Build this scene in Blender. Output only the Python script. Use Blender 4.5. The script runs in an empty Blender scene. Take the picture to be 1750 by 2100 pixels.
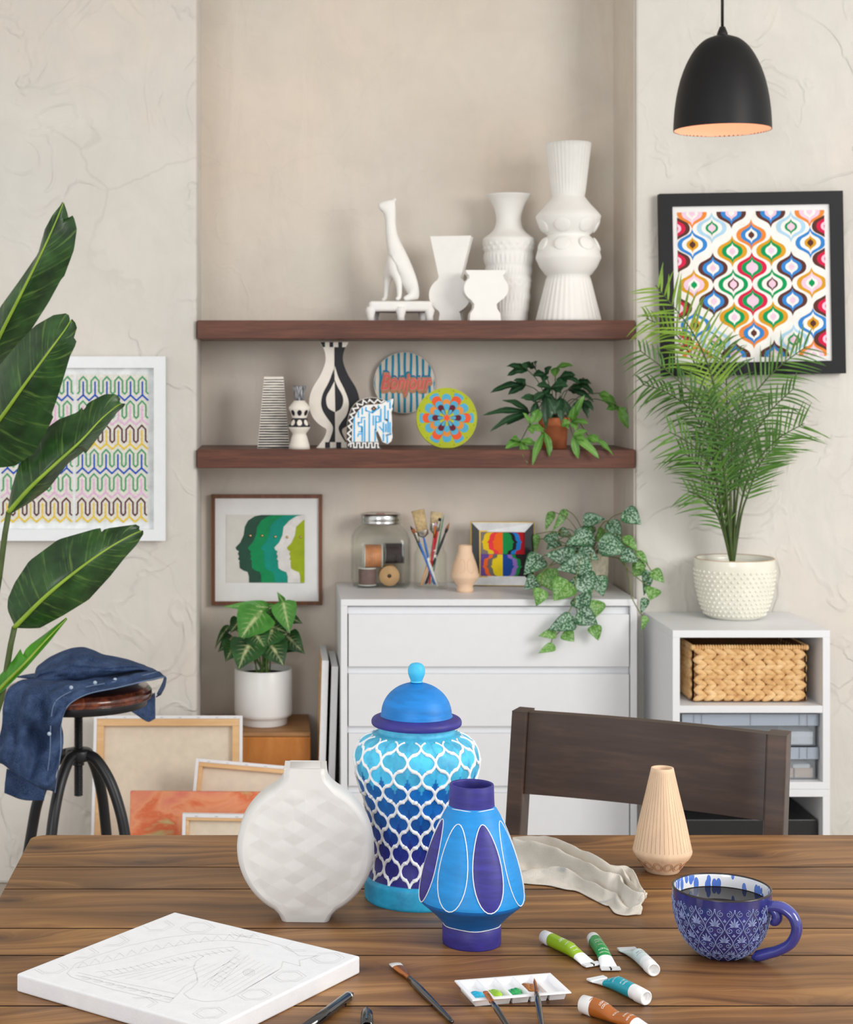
import bpy, math, random
from mathutils import Vector, Matrix, noise
random.seed(7)
SC = bpy.context.scene
COL = SC.collection
PI = math.pi
sin, cos = math.sin, math.cos
R = math.radians
# ---- camera geometry of the place: eye 1.40 m above the floor, looking along +Y
F, HY, VX, EYE = 3550.0, 770.0, 560.0, 1.40
TABLE = 0.757
def P(px, py, D):
    return Vector(((px - VX) * D / F, D, EYE - (py - HY) * D / F))
def onplane(px, py, z):
    D = F * (EYE - z) / (py - HY)
    return Vector(((px - VX) * D / F, D, z))

# ---------------------------------------------------------------- materials
def lin(c):
    out = []
    for k in c[:3]:
        k = k / 255.0
        out.append(k / 12.92 if k <= 0.04045 else ((k + 0.055) / 1.055) ** 2.4)
    return (*out, 1.0)
class NT:
    def __init__(s, name):
        s.m = bpy.data.materials.new(name); s.m.use_nodes = True
        s.t = s.m.node_tree; s.n = s.t.nodes; s.l = s.t.links
        s.b = s.n['Principled BSDF']
    def node(s, kind, **kw):
        nd = s.n.new(kind)
        for k, v in kw.items():
            if k in nd.inputs: nd.inputs[k].default_value = v
            else: setattr(nd, k, v)
        return nd
    def link(s, a, b): s.l.new(a, b)
    def coord(s, scale=(1, 1, 1), kind='Object', rot=(0, 0, 0)):
        tc = s.node('ShaderNodeTexCoord'); mp = s.node('ShaderNodeMapping')
        mp.inputs['Scale'].default_value = scale; mp.inputs['Rotation'].default_value = rot
        s.link(tc.outputs[kind], mp.inputs['Vector']); return mp.outputs['Vector']
    def noise(s, vec, scale, detail=4, rough=.55, dist=0):
        nd = s.node('ShaderNodeTexNoise', Scale=scale, Detail=detail, Roughness=rough, Distortion=dist)
        if vec is not None: s.link(vec, nd.inputs['Vector'])
        return nd.outputs['Fac']
    def ramp(s, fac, stops, interp='LINEAR'):
        r = s.node('ShaderNodeValToRGB'); e = r.color_ramp; e.interpolation = interp
        while len(e.elements) < len(stops): e.elements.new(.5)
        for el, (p, c) in zip(e.elements, stops):
            el.position = p; el.color = lin(c) if len(c) == 3 else c
        s.link(fac, r.inputs['Fac']); return r.outputs['Color']
    def grey(s, fac, a, b):
        r = s.node('ShaderNodeMapRange'); r.inputs['From Min'].default_value = a; r.inputs['From Max'].default_value = b
        s.link(fac, r.inputs['Value']); return r.outputs['Result']
    def math(s, op, a, b=None, c=None):
        nd = s.node('ShaderNodeMath', operation=op)
        for i, x in enumerate((a, b, c)):
            if x is None: continue
            if isinstance(x, (int, float)): nd.inputs[i].default_value = x
            else: s.link(x, nd.inputs[i])
        return nd.outputs[0]
    def mix(s, fac, a, b, mode='MIX'):
        nd = s.node('ShaderNodeMix', data_type='RGBA', blend_type=mode)
        if isinstance(fac, (int, float)): nd.inputs[0].default_value = fac
        else: s.link(fac, nd.inputs[0])
        for i, x in ((6, a), (7, b)):
            if isinstance(x, tuple): nd.inputs[i].default_value = lin(x) if len(x) == 3 else x
            else: s.link(x, nd.inputs[i])
        return nd.outputs[2]
    def bump(s, h, strength=.3, dist=.01, prev=None):
        b = s.node('ShaderNodeBump', Strength=strength, Distance=dist); s.link(h, b.inputs['Height'])
        if prev is not None: s.link(prev, b.inputs['Normal'])
        return b.outputs['Normal']
    def set(s, color=None, rough=None, metal=None, spec=None, normal=None, coat=None, trans=None, sss=None):
        for nm, v in (('Base Color', color), ('Roughness', rough), ('Metallic', metal), ('Specular IOR Level', spec),
                      ('Normal', normal), ('Coat Weight', coat), ('Transmission Weight', trans)):
            if v is None: continue
            i = s.b.inputs[nm]
            if isinstance(v, (int, float)): i.default_value = v
            elif isinstance(v, tuple): i.default_value = lin(v) if len(v) == 3 else v
            else: s.link(v, i)
        return s.m
_cache = {}
def flat(name, c, rough=.5, spec=.5, metal=0, vary=.06, scale=30, bump=0, coat=0):
    """one-colour material with a little procedural unevenness of colour"""
    if name in _cache: return _cache[name]
    t = NT(name); v = t.coord()
    n = t.noise(v, scale, 3)
    d = tuple(max(0, k * (1 - vary)) for k in c); e = tuple(min(255, k * (1 + vary)) for k in c)
    col = t.ramp(n, [(.3, d), (.7, e)])
    nor = t.bump(t.noise(v, scale * 6, 3), bump, .002) if bump else None
    m = t.set(col, rough, metal, spec, nor, coat); _cache[name] = m
    return m

# ---------------------------------------------------------------- mesh building
def catmull(pts, n=6, closed=False):
    pts = [Vector(p) for p in pts]; out = []; L = len(pts)
    rng = L if closed else L - 1
    for i in range(rng):
        if closed: p0, p1, p2, p3 = pts[(i-1) % L], pts[i], pts[(i+1) % L], pts[(i+2) % L]
        else:
            p1, p2 = pts[i], pts[i+1]
            p0 = pts[i-1] if i > 0 else p1 * 2 - p2
            p3 = pts[i+2] if i + 2 < L else p2 * 2 - p1
        for k in range(n):
            t = k / n
            out.append(.5 * ((2 * p1) + (p2 - p0) * t + (2*p0 - 5*p1 + 4*p2 - p3) * t*t + (3*p1 - p0 - 3*p2 + p3) * t**3))
    if not closed: out.append(pts[-1])
    return out
def interp(tab, x):
    if x <= tab[0][0]: return tab[0][1]
    for (a, b), (c, d) in zip(tab, tab[1:]):
        if x <= c: return b + (d - b) * (x - a) / (c - a) if c > a else d
    return tab[-1][1]
class MB:
    def __init__(s): s.v = []; s.f = []; s.m = []; s.uv = {}; s.col = {}; s.flat = set()
    def face(s, idx, m=0, uv=None, flat=False):
        s.f.append(tuple(idx)); s.m.append(m)
        if uv: s.uv[len(s.f) - 1] = uv
        if flat: s.flat.add(len(s.f) - 1)
    def add(s, vs):
        b = len(s.v); s.v += [tuple(v) for v in vs]; return b
    def quad(s, pts, m=0, flat=True, uv=None):
        b = s.add(pts); s.face(range(b, b + len(pts)), m, uv, flat)
    def box(s, x0, x1, y0, y1, z0, z1, m=0, M=None):
        c = [(x, y, z) for z in (z0, z1) for y in (y0, y1) for x in (x0, x1)]
        if M is not None: c = [M @ Vector(q) for q in c]
        b = s.add(c)
        for q in ((0,2,3,1), (4,5,7,6), (0,1,5,4), (2,6,7,3), (0,4,6,2), (1,3,7,5)):
            s.face([b + i for i in q], m, None, True)
        return s
    def prism(s, poly, y0, y1, m=0, mside=None, M=None, smooth_side=False):
        """outline in (x,z), extruded from y0 (front) to y1 (back)"""
        n = len(poly)
        fr = [Vector((p[0], y0, p[1])) for p in poly]; bk = [Vector((p[0], y1, p[1])) for p in poly]
        if M is not None: fr = [M @ q for q in fr]; bk = [M @ q for q in bk]
        b = s.add(fr); c = s.add(bk)
        s.face([b + i for i in range(n)], m, None, True)
        s.face([c + i for i in reversed(range(n))], m if mside is None else mside, None, True)
        ms = m if mside is None else mside
        b2 = s.add(fr); c2 = s.add(bk)
        for i in range(n):
            j = (i + 1) % n
            s.face((b2 + i, c2 + i, c2 + j, b2 + j), ms, None, not smooth_side)
        return s
    def lathe(s, prof, n=48, m=0, o=(0, 0, 0), M=None, uv=True, rf=None, a0=0):
        """prof [(r,z)] ; m an index or a function of the ring; rf(angle, r, z) may reshape the radius"""
        L = len(prof); pts = []
        for (r, z) in prof:
            for k in range(n):
                a = a0 + 2 * PI * k / n
                rr = rf(a, r, z) if rf else r
                q = Vector((o[0] + rr * cos(a), o[1] + rr * sin(a), o[2] + z))
                pts.append(M @ q if M is not None else q)
        b = s.add(pts)
        tot = [0]
        for i in range(1, L): tot.append(tot[-1] + math.hypot(prof[i][0]-prof[i-1][0], prof[i][1]-prof[i-1][1]))
        T = tot[-1] or 1
        for i in range(L - 1):
            for k in range(n):
                k2 = (k + 1) % n
                u = None
                if uv:
                    u0, u1 = k / n, (k + 1) / n
                    u = [(u0, tot[i]/T), (u1, tot[i]/T), (u1, tot[i+1]/T), (u0, tot[i+1]/T)]
                s.face((b+i*n+k, b+i*n+k2, b+(i+1)*n+k2, b+(i+1)*n+k), m(i) if callable(m) else m, u)
        return b
    def tube(s, pts, r, n=8, m=0, caps=True, closed=False, sx=1, sy=1, up=None):
        pts = [Vector(p) for p in pts]; L = len(pts)
        rs = r if isinstance(r, (list, tuple)) else [r] * L
        t0 = (pts[1] - pts[0]).normalized()
        nrm = Vector(up) if up is not None else (Vector((0, 0, 1)) if abs(t0.z) < .9 else Vector((1, 0, 0)))
        rings = []
        for i in range(L):
            if closed: t = pts[(i+1) % L] - pts[i-1]
            else: t = pts[min(i+1, L-1)] - pts[max(i-1, 0)]
            if t.length < 1e-9: t = t0.copy()
            t.normalize()
            nrm = nrm - t * nrm.dot(t)
            if nrm.length < 1e-6: nrm = t.orthogonal()
            nrm.normalize(); bi = t.cross(nrm)
            rings.append([pts[i] + nrm * (rs[i] * sx * cos(2*PI*k/n)) + bi * (rs[i] * sy * sin(2*PI*k/n)) for k in range(n)])
        b = s.add([q for rg in rings for q in rg])
        for i in range(L if closed else L - 1):
            j = (i + 1) % L
            for k in range(n):
                k2 = (k + 1) % n
                s.face((b+i*n+k, b+i*n+k2, b+j*n+k2, b+j*n+k), m,
                       [(k/n, i/L), ((k+1)/n, i/L), ((k+1)/n, (i+1)/L), (k/n, (i+1)/L)])
        if caps and not closed:
            s.face([b + k for k in reversed(range(n))], m); s.face([b + (L-1)*n + k for k in range(n)], m)
        return b
    def grid(s, pts, m=0, flipv=False, closedu=False):
        """pts[i][j] -> quads"""
        a, c = len(pts), len(pts[0]); b = s.add([q for row in pts for q in row])
        for i in range(a - 1):
            for j in range(c if closedu else c - 1):
                j2 = (j + 1) % c
                q = (b+i*c+j, b+i*c+j2, b+(i+1)*c+j2, b+(i+1)*c+j)
                u = [(j/(c-1), i/(a-1)), ((j+1)/(c-1), i/(a-1)), ((j+1)/(c-1), (i+1)/(a-1)), (j/(c-1), (i+1)/(a-1))]
                if flipv: q = q[::-1]; u = u[::-1]
                s.face(q, m(i, j) if callable(m) else m, u)
        return b
    def ball(s, c, rx, ry=None, rz=None, nu=12, nv=8, m=0, M=None):
        ry = rx if ry is None else ry; rz = rx if rz is None else rz
        rows = []
        for i in range(nv + 1):
            t = PI * i / nv; row = []
            for k in range(nu):
                a = 2 * PI * k / nu
                q = Vector((rx*max(sin(t), 1e-3)*cos(a), ry*max(sin(t), 1e-3)*sin(a), -rz*cos(t)))
                if M is not None: q = M @ q
                row.append(q + Vector(c))
            rows.append(row)
        return s.grid(rows, m, closedu=True)
    def build(s, name, mats, parent=None, bevel=0, sub=0, solid=0, smooth=True, colors=None, segs=2, angle=None):
        me = bpy.data.meshes.new(name); me.from_pydata(s.v, [], s.f)
        for m in (mats if isinstance(mats, (list, tuple)) else [mats]): me.materials.append(m)
        me.polygons.foreach_set('material_index', s.m)
        me.polygons.foreach_set('use_smooth', [smooth and (i not in s.flat) for i in range(len(s.f))])
        if s.uv:
            ul = me.uv_layers.new(name='UVMap')
            for fi, uv in s.uv.items():
                for li, w in zip(me.polygons[fi].loop_indices, uv): ul.data[li].uv = w
        if colors:
            ca = me.color_attributes.new('Col', 'FLOAT_COLOR', 'POINT')
            for i, c in enumerate(colors): ca.data[i].color = c
        me.validate(); me.update()
        o = bpy.data.objects.new(name, me); COL.objects.link(o)
        if parent is not None: o.parent = parent
        if solid:
            md = o.modifiers.new('Solidify', 'SOLIDIFY'); md.thickness = solid; md.offset = 0
        if bevel:
            md = o.modifiers.new('Bevel', 'BEVEL'); md.width = bevel; md.segments = segs; md.limit_method = 'ANGLE'; md.angle_limit = R(40)
        if sub:
            md = o.modifiers.new('Subdivision', 'SUBSURF'); md.levels = sub; md.render_levels = sub
        return o
def tag(o, label, cat, group=None, kind=None):
    o['label'] = label; o['category'] = cat
    if group: o['group'] = group
    if kind: o['kind'] = kind
    return o
def thing(name, label, cat, loc=(0, 0, 0), rz=0, group=None, rx=0, ry=0):
    o = bpy.data.objects.new(name, None); COL.objects.link(o); o.empty_display_size = .05
    o.location = loc; o.rotation_euler = (rx, ry, rz)
    return tag(o, label, cat, group)
def struct(name, mb, mats, bevel=0):
    o = mb.build(name, mats, None, bevel); o['kind'] = 'structure'; return o
def dup(root, loc, rz, label, group=None):
    r = root.copy(); COL.objects.link(r); r.location = loc; r.rotation_euler = (root.rotation_euler[0], 0, rz)
    r['label'] = label
    if group: r['group'] = group
    for ch in list(root.children):
        c = ch.copy(); COL.objects.link(c); c.parent = r
        for g in list(ch.children):
            d = g.copy(); COL.objects.link(d); d.parent = c
    return r
# ---------------------------------------------------------------- flat decoration, painted on a face (x right, z up)
def clip_poly(poly, x0, x1, z0, z1):
    def cut(ps, ins, inter):
        out = []
        for i in range(len(ps)):
            a, b = ps[i - 1], ps[i]
            if ins(b):
                if not ins(a): out.append(inter(a, b))
                out.append(b)
            elif ins(a): out.append(inter(a, b))
        return out
    def ix(v): return lambda a, b: (v, a[1] + (b[1]-a[1]) * (v-a[0]) / (b[0]-a[0]))
    def iz(v): return lambda a, b: (a[0] + (b[0]-a[0]) * (v-a[1]) / (b[1]-a[1]), v)
    for ins, it in ((lambda p: p[0] >= x0, ix(x0)), (lambda p: p[0] <= x1, ix(x1)), (lambda p: p[1] >= z0, iz(z0)), (lambda p: p[1] <= z1, iz(z1))):
        if not poly: return []
        poly = cut(poly, ins, it)
    return poly
class Art:
    """layers of paint or paper a fraction of a millimetre thick on a face at y = y0 (towards the viewer is -y)"""
    def __init__(s, mb, y0, step=.0004, f=None, clip=None): s.mb = mb; s.y0 = y0; s.st = step; s.f = f or (lambda p: p); s.clip = clip
    def poly(s, pts, m, layer=1, raw=False):
        pts = [p if raw else s.f(p) for p in pts]
        if s.clip: pts = clip_poly(pts, *s.clip)
        if len(pts) < 3: return
        area = sum(pts[i-1][0]*pts[i][1] - pts[i][0]*pts[i-1][1] for i in range(len(pts)))
        if area < 0: pts = pts[::-1]
        s.mb.quad([(p[0], s.y0 - layer * s.st, p[1]) for p in pts], m)
    def ribbon(s, pts, w, m, layer=1, closed=False):
        pts = [Vector(s.f(p)) for p in pts]
        if closed: pts = pts + [pts[0]]
        L = len(pts); a = []; b = []
        for i in range(L):
            d0 = (pts[i] - pts[i-1]) if i > 0 else None; d1 = (pts[i+1] - pts[i]) if i < L-1 else None
            if closed and i == 0: d0 = pts[-1] - pts[-2]
            if closed and i == L-1: d1 = pts[1] - pts[0]
            d0 = d0 or d1; d1 = d1 or d0
            d0 = d0.normalized(); d1 = d1.normalized(); t = d0 + d1
            if t.length < 1e-6: t = d0
            t.normalize(); n = Vector((-t.y, t.x)); k = min(1.8, 1 / max(.35, n.dot(Vector((-d0.y, d0.x)))))
            a.append(pts[i] + n * (w/2*k)); b.append(pts[i] - n * (w/2*k))
        for i in range(L - 1): s.poly([tuple(a[i]), tuple(b[i]), tuple(b[i+1]), tuple(a[i+1])], m, layer, True)
    def disc(s, c, rx, rz, m, layer=1, n=24, rot=0):
        s.poly([(c[0] + rx*cos(t)*cos(rot) - rz*sin(t)*sin(rot), c[1] + rx*cos(t)*sin(rot) + rz*sin(t)*cos(rot)) for t in [2*PI*k/n for k in range(n)]], m, layer)
def text_polys(body, size, shear=0, offset=0, extrude=0):
    cu = bpy.data.curves.new('letters', 'FONT'); cu.body = body; cu.size = size; cu.align_x = 'CENTER'; cu.align_y = 'CENTER'
    cu.shear = shear; cu.offset = offset; cu.extrude = extrude; cu.resolution_u = 3
    o = bpy.data.objects.new('letters', cu); COL.objects.link(o)
    dg = bpy.context.evaluated_depsgraph_get(); me = bpy.data.meshes.new_from_object(o.evaluated_get(dg))
    vs = [tuple(v.co) for v in me.vertices]; fs = [tuple(p.vertices) for p in me.polygons]
    bpy.data.objects.remove(o); bpy.data.curves.remove(cu); bpy.data.meshes.remove(me)
    return vs, fs
# ---------------------------------------------------------------- leaves
def leaf(mb, base, tip, nrm, w, prof, m=0, arch=.1, fold=.15, ns=10, nc=2, droop=None, wave=0, twist=0):
    """a blade from base to tip; nrm the way its upper face looks; prof(s) half width factor; arch bends it, fold is the V of the midrib"""
    base = Vector(base); tip = Vector(tip); d = tip - base; L = d.length; d.normalize()
    n = Vector(nrm); n = n - d * n.dot(d); n.normalize(); side = d.cross(n)
    rows = []
    ph = random.random() * 6
    for i in range(ns + 1):
        s = i / ns; c = base + d * (L * s) + n * (arch * L * 4 * s * (1 - s))
        if droop: c = c + Vector((0, 0, -droop * L * s * s))
        hw = w * prof(s) + 1e-4
        tw = twist * s; nn = n * cos(tw) + side * sin(tw); sd = side * cos(tw) - n * sin(tw)
        row = []
        for j in range(-nc, nc + 1):
            t = j / nc
            row.append(c + sd * (hw * t) + nn * (fold * hw * abs(t) + wave * w * sin(ph + s * 14 + (2 if t > 0 else 0)) * t * t))
        rows.append(row)
    mb.grid(rows, m)
def heart(s): return interp([(0, .25), (.06, .75), (.18, 1), (.35, .97), (.55, .75), (.75, .45), (.9, .18), (1, 0)], s)
def oval(s): return max(0, sin(PI * s ** .8)) ** .8
def lance(s): return interp([(0, .12), (.15, .6), (.4, 1), (.65, .85), (.85, .45), (1, 0)], s)
# =============================================================== materials of the room
def plaster(name, base, warm, cool, rel=1.0):
    t = NT(name); v = t.coord()
    big = t.noise(v, 1.6, 3, .6); mid = t.noise(v, 5.5, 5, .6, .6); fine = t.noise(v, 38, 5, .65)
    c = t.ramp(big, [(.3, warm), (.5, base), (.7, cool)])
    c = t.mix(t.grey(mid, .35, .75), c, tuple(k * .955 for k in base))
    trow = t.noise(t.coord((5, 5, 1.6), rot=(0, .5, 0)), 2.2, 2, .5, 1.2)
    # cracks: thin dark lines where two warped cells meet, kept to some patches
    wv = t.node('ShaderNodeMixRGB', blend_type='ADD', Fac=.12)
    nn = t.node('ShaderNodeTexNoise', Scale=6.0, Detail=4.0); t.link(v, nn.inputs['Vector']); t.link(v, wv.inputs[1]); t.link(nn.outputs['Color'], wv.inputs[2])
    vo = t.node('ShaderNodeTexVoronoi', feature='DISTANCE_TO_EDGE', Scale=2.3); t.link(wv.outputs[0], vo.inputs['Vector'])
    crack = t.grey(vo.outputs['Distance'], .0, .012)
    patch = t.grey(t.noise(v, 1.3, 2), .52, .6)
    crk = t.math('MAXIMUM', crack, t.math('SUBTRACT', 1.0, patch))
    c = t.mix(t.math('MULTIPLY', t.math('SUBTRACT', 1.0, crk), .16 * rel), c, (150, 140, 128))
    ridge = t.math('ABSOLUTE', t.math('SUBTRACT', t.noise(v, 4.2, 3, .55, .8), .5))
    rd = t.grey(ridge, 0, .03)
    pr = t.grey(t.noise(v, 2.1, 2), .44, .56)
    rdg = t.math('MULTIPLY', t.math('SUBTRACT', 1.0, rd), pr)
    b1 = t.bump(t.grey(trow, .2, .8), .16, .02)
    b2 = t.bump(mid, .26, .012, b1); b3 = t.bump(fine, .25, .003, b2)
    b4 = t.bump(rdg, .75 * rel, .0035, b3); b5 = t.bump(crk, .5 * rel, .0015, b4)
    return t.set(c, .9, 0, .25, b5)
M = {}
M['plaster'] = plaster('plaster', (216, 212, 205), (218, 209, 199), (212, 211, 205))
M['plaster_alcove'] = plaster('plaster_alcove', (222, 213, 202), (225, 209, 194), (215, 212, 202), .25)
M['ceiling'] = flat('ceiling_paint', (235, 232, 226), .9, .2)
M['floor'] = flat('floor_concrete', (168, 158, 146), .7, .3, 0, .08, 6)
def wood(name, dark, mid, light, axis='x', stretch=14, scale=3, rough=.45, bump=.15, per=False, coat=0, fine=1.0):
    t = NT(name)
    s = {'x': (1, stretch, stretch), 'y': (stretch, 1, stretch), 'z': (stretch, stretch, 1)}[axis]
    v = t.coord(s)
    g = t.noise(v, scale, 6, .62, .35); h = t.noise(v, scale * 5, 3, .6)
    f = t.math('ADD', t.math('MULTIPLY', g, .72), t.math('MULTIPLY', h, .28 * fine))
    c = t.ramp(f, [(.3, dark), (.5, mid), (.68, light)])
    n = t.bump(f, bump, .003)
    return t.set(c, rough, 0, .45, n, coat)
def table_wood():
    t = NT('stained_pine')
    at = t.node('ShaderNodeAttribute', attribute_name='Col')
    tc = t.node('ShaderNodeTexCoord')
    off = t.node('ShaderNodeVectorMath', operation='MULTIPLY'); t.link(at.outputs['Color'], off.inputs[0]); off.inputs[1].default_value = (7, 3, 5)
    ad = t.node('ShaderNodeVectorMath', operation='ADD'); t.link(tc.outputs['Object'], ad.inputs[0]); t.link(off.outputs[0], ad.inputs[1])
    def sc(x, y):
        m = t.node('ShaderNodeMapping'); m.inputs['Scale'].default_value = (x, y, 1); t.link(ad.outputs[0], m.inputs['Vector']); return m.outputs['Vector']
    # knots bend the grain around them
    vo = t.node('ShaderNodeTexVoronoi', voronoi_dimensions='2D', Scale=1.0, Randomness=1.0); t.link(sc(3.0, 7.5), vo.inputs['Vector'])
    kd = vo.outputs['Distance']
    pull = t.math('POWER', 2.718, t.math('MULTIPLY', kd, -5.0))
    low = t.noise(sc(2.4, 6), 1.0, 3, .5)
    sep = t.node('ShaderNodeSeparateXYZ'); t.link(ad.outputs[0], sep.inputs[0])
    yy = t.math('ADD', sep.outputs['Y'], t.math('ADD', t.math('MULTIPLY', pull, .060), t.math('MULTIPLY', low, .11)))
    cm = t.node('ShaderNodeCombineXYZ'); t.link(t.math('MULTIPLY', sep.outputs['X'], .9), cm.inputs[0]); t.link(t.math('MULTIPLY', yy, 44), cm.inputs[1])
    g = t.noise(cm.outputs[0], 1.0, 4, .55, .2)
    cm2 = t.node('ShaderNodeCombineXYZ'); t.link(t.math('MULTIPLY', sep.outputs['X'], 6), cm2.inputs[0]); t.link(t.math('MULTIPLY', yy, 420), cm2.inputs[1])
    h = t.noise(cm2.outputs[0], 1.0, 3, .6)
    blot = t.noise(sc(2.2, 7), 1.3, 3, .55)
    f = t.math('ADD', t.math('MULTIPLY', g, .56), t.math('ADD', t.math('MULTIPLY', h, .2), t.math('MULTIPLY', blot, .34)))
    c = t.ramp(f, [(.36, (66, 43, 23)), (.47, (108, 73, 40)), (.58, (142, 99, 56)), (.70, (180, 134, 80))])
    sepc = t.node('ShaderNodeSeparateColor'); t.link(at.outputs['Color'], sepc.inputs[0])
    c = t.mix(t.math('MULTIPLY', sepc.outputs[2], .42), c, (96, 66, 38))
    rim = t.math('MULTIPLY', t.math('SUBTRACT', t.grey(kd, .07, .26), 1.0), -.6)
    c = t.mix(rim, c, (74, 42, 20))
    core = t.math('SUBTRACT', 1.0, t.grey(kd, .02, .075))
    c = t.mix(t.math('MULTIPLY', core, .6), c, (50, 27, 14))
    n = t.bump(t.math('ADD', t.math('MULTIPLY', h, .6), t.math('MULTIPLY', g, .4)), .14, .002)
    r = t.grey(t.noise(sc(5, 9), 1, 3), .2, .9)
    return t.set(c, t.math('ADD', t.math('MULTIPLY', r, .16), .34), 0, .42, n)
M['table'] = table_wood()
M['walnut'] = wood('walnut_stain', (62, 31, 20), (92, 50, 34), (116, 68, 46), 'x', 16, 4, .42, .1)
M['chairwood'] = wood('espresso_wood', (50, 36, 31), (66, 49, 42), (84, 63, 52), 'x', 10, 3, .42, .05)
M['white'] = flat('white_lacquer', (228, 230, 234), .4, .45, 0, .005)
M['ceramic'] = flat('white_bisque', (240, 239, 236), .62, .35, 0, .008)
M['black'] = flat('black_satin', (24, 24, 26), .42, .4, 0, .1)
M['ink'] = flat('black_paint', (30, 30, 36), .55, .35)
M['metal'] = flat('dark_steel', (38, 38, 41), .38, .5, .35, .1)
M['chrome'] = flat('brushed_tin', (205, 206, 205), .22, .5, 1, .03)
M['paperwhite'] = flat('mat_board', (236, 236, 236), .8, .2, 0, .01)
M['canvas'] = flat('primed_canvas', (229, 230, 233), .85, .2, 0, .012, 60, .15)
M['rawcanvas'] = flat('raw_canvas', (222, 209, 190), .9, .15, 0, .02, 40, .15)
M['pine'] = wood('stretcher_pine', (206, 160, 108), (220, 178, 128), (232, 196, 150), 'x', 8, 3, .6, .05)
M['soil'] = flat('soil', (44, 34, 27), .95, .1, 0, .25, 60, .6)
M['stem'] = flat('stem_green', (92, 112, 52), .5, .4, 0, .12)

# =============================================================== the setting
WL, WR, WF, WB = -0.2094, 1.0000, 4.765, 5.06
struct('wall_left', MB().box(-2.6, WL, WF, 5.16, 0, 2.75), M['plaster'], .010)
struct('wall_right', MB().box(WR, 2.7, WF, 5.16, 0, 2.75), M['plaster'], .006)
struct('wall_back', MB().box(WL, WR, WB, 5.16, 0, 2.75), M['plaster_alcove'])
# plastered cheeks of the alcove, a little darker than the outer wall
struct('trim_1', MB().box(WR - .004, WR, WF + .012, WB, 0, 2.75), M['plaster_alcove'])
struct('floor', MB().box(-2.6, 2.7, .3, 5.16, -.05, 0), M['floor'])
struct('ceiling', MB().box(-2.6, 2.7, 2.9, 5.16, 2.75, 2.80), M['ceiling'])

# =============================================================== shelves in the alcove
SHF = 4.752
for nm, z1, z0, lab in (('floating_shelf', 1.5514, 1.5005, 'upper dark walnut floating shelf with the white vases, spanning the plaster alcove'),
                        ('floating_shelf', 1.1964, 1.1455, 'lower dark walnut floating shelf with the fern and painted ornaments')):
    o = MB().box(WL + .001, WR - .005, SHF, WB, z0, z1).build(nm, M['walnut'], None, .002)
    tag(o, lab, 'shelf', 'floating shelves in the alcove')

# =============================================================== plank table
tb = thing('plank_table', 'brown stained pine plank table in the foreground holding vases, mug and paints', 'table', (0, 0, 0))
top = MB(); cols = []
edges = [2.424, 2.2650, 2.168, 2.014, 1.920, 1.766, 1.670, 1.516]
TX0, TX1 = -.337, 1.42
for i, (b, a) in enumerate(zip(edges, edges[1:])):
    a += .0014; b -= .0014
    c = [random.random() for _ in range(2)] + [random.choice((.1, .3, .8, .55)), 1]
    if i == 0:          # the far plank has a rounded corner
        rr = .022; pl = []
        for k in range(7):
            t = PI/2 * k / 6
            pl.append((TX0 + rr - rr*sin(PI/2 - t) if False else TX0 + rr - rr*cos(t), b - rr + rr*sin(t)))
        pl += [(TX1, b), (TX1, a), (TX0, a)]
    else: pl = [(TX0, b), (TX1, b), (TX1, a), (TX0, a)]
    n = len(pl)
    hi = top.add([(x, y, TABLE) for x, y in pl]); lo = top.add([(x, y, TABLE - .032) for x, y in pl])
    cols += [c] * (2 * n)
    top.face([hi + k for k in reversed(range(n))], 0, None, True); top.face([lo + k for k in range(n)], 0, None, True)
    for k in range(n):
        j = (k + 1) % n
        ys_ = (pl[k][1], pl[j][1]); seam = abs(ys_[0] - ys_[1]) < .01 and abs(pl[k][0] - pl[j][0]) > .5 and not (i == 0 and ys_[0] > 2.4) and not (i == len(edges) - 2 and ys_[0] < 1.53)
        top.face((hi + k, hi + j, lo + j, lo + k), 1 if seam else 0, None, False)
ot = top.build('tabletop', [M['table'], flat('seam_stain_and_shade', (44, 27, 15), .7, .2)], tb, .0009, colors=cols)  # seam sides coloured dark: shade of the gaps painted in along with gathered stain
ap = MB(); ap.box(TX0 + .06, TX1 - .06, 2.33, 2.352, TABLE - .115, TABLE - .033); ap.box(TX0 + .06, TX1 - .06, 1.59, 1.612, TABLE - .115, TABLE - .033)
ap.box(TX0 + .06, TX0 + .082, 1.612, 2.33, TABLE - .115, TABLE - .033); ap.box(TX1 - .082, TX1 - .06, 1.612, 2.33, TABLE - .115, TABLE - .033)
ap.build('apron', M['table'], tb, .001)
for x in (TX0 + .03, TX1 - .10):
    for y in (1.56, 2.30):
        MB().box(x, x + .07, y, y + .07, 0, TABLE - .033).build('leg', M['table'], tb, .003)
# =============================================================== vases on the table
def seg(prof, k=5, sharp=()):
    return [(p.x, p.y) for p in catmull([(a, b, 0) for a, b in prof], k)]
def paint(name, c, vary=.12, rough=.5):
    t = NT(name); v = t.coord((1, 1, 5)); n = t.noise(v, 26, 4, .6, .4)
    d = tuple(k * (1 - vary) for k in c); e = tuple(min(255, k * (1 + vary)) for k in c)
    return t.set(t.ramp(n, [(.3, d), (.52, c), (.72, e)]), rough, 0, .4, t.bump(t.noise(v, 60, 3), .08, .002))
M['navy'] = paint('violet_navy_paint', (52, 48, 132), .14)
M['sky'] = paint('sky_blue_paint', (66, 184, 228), .05)
M['mid'] = paint('azure_paint', (18, 124, 204), .10)
M['azure'] = paint('bright_azure_paint', (24, 138, 212), .06)
M['deep'] = paint('deep_blue_paint', (14, 98, 172), .10)
M['line'] = flat('white_relief', (236, 238, 240), .5, .4, 0, .01)

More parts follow.
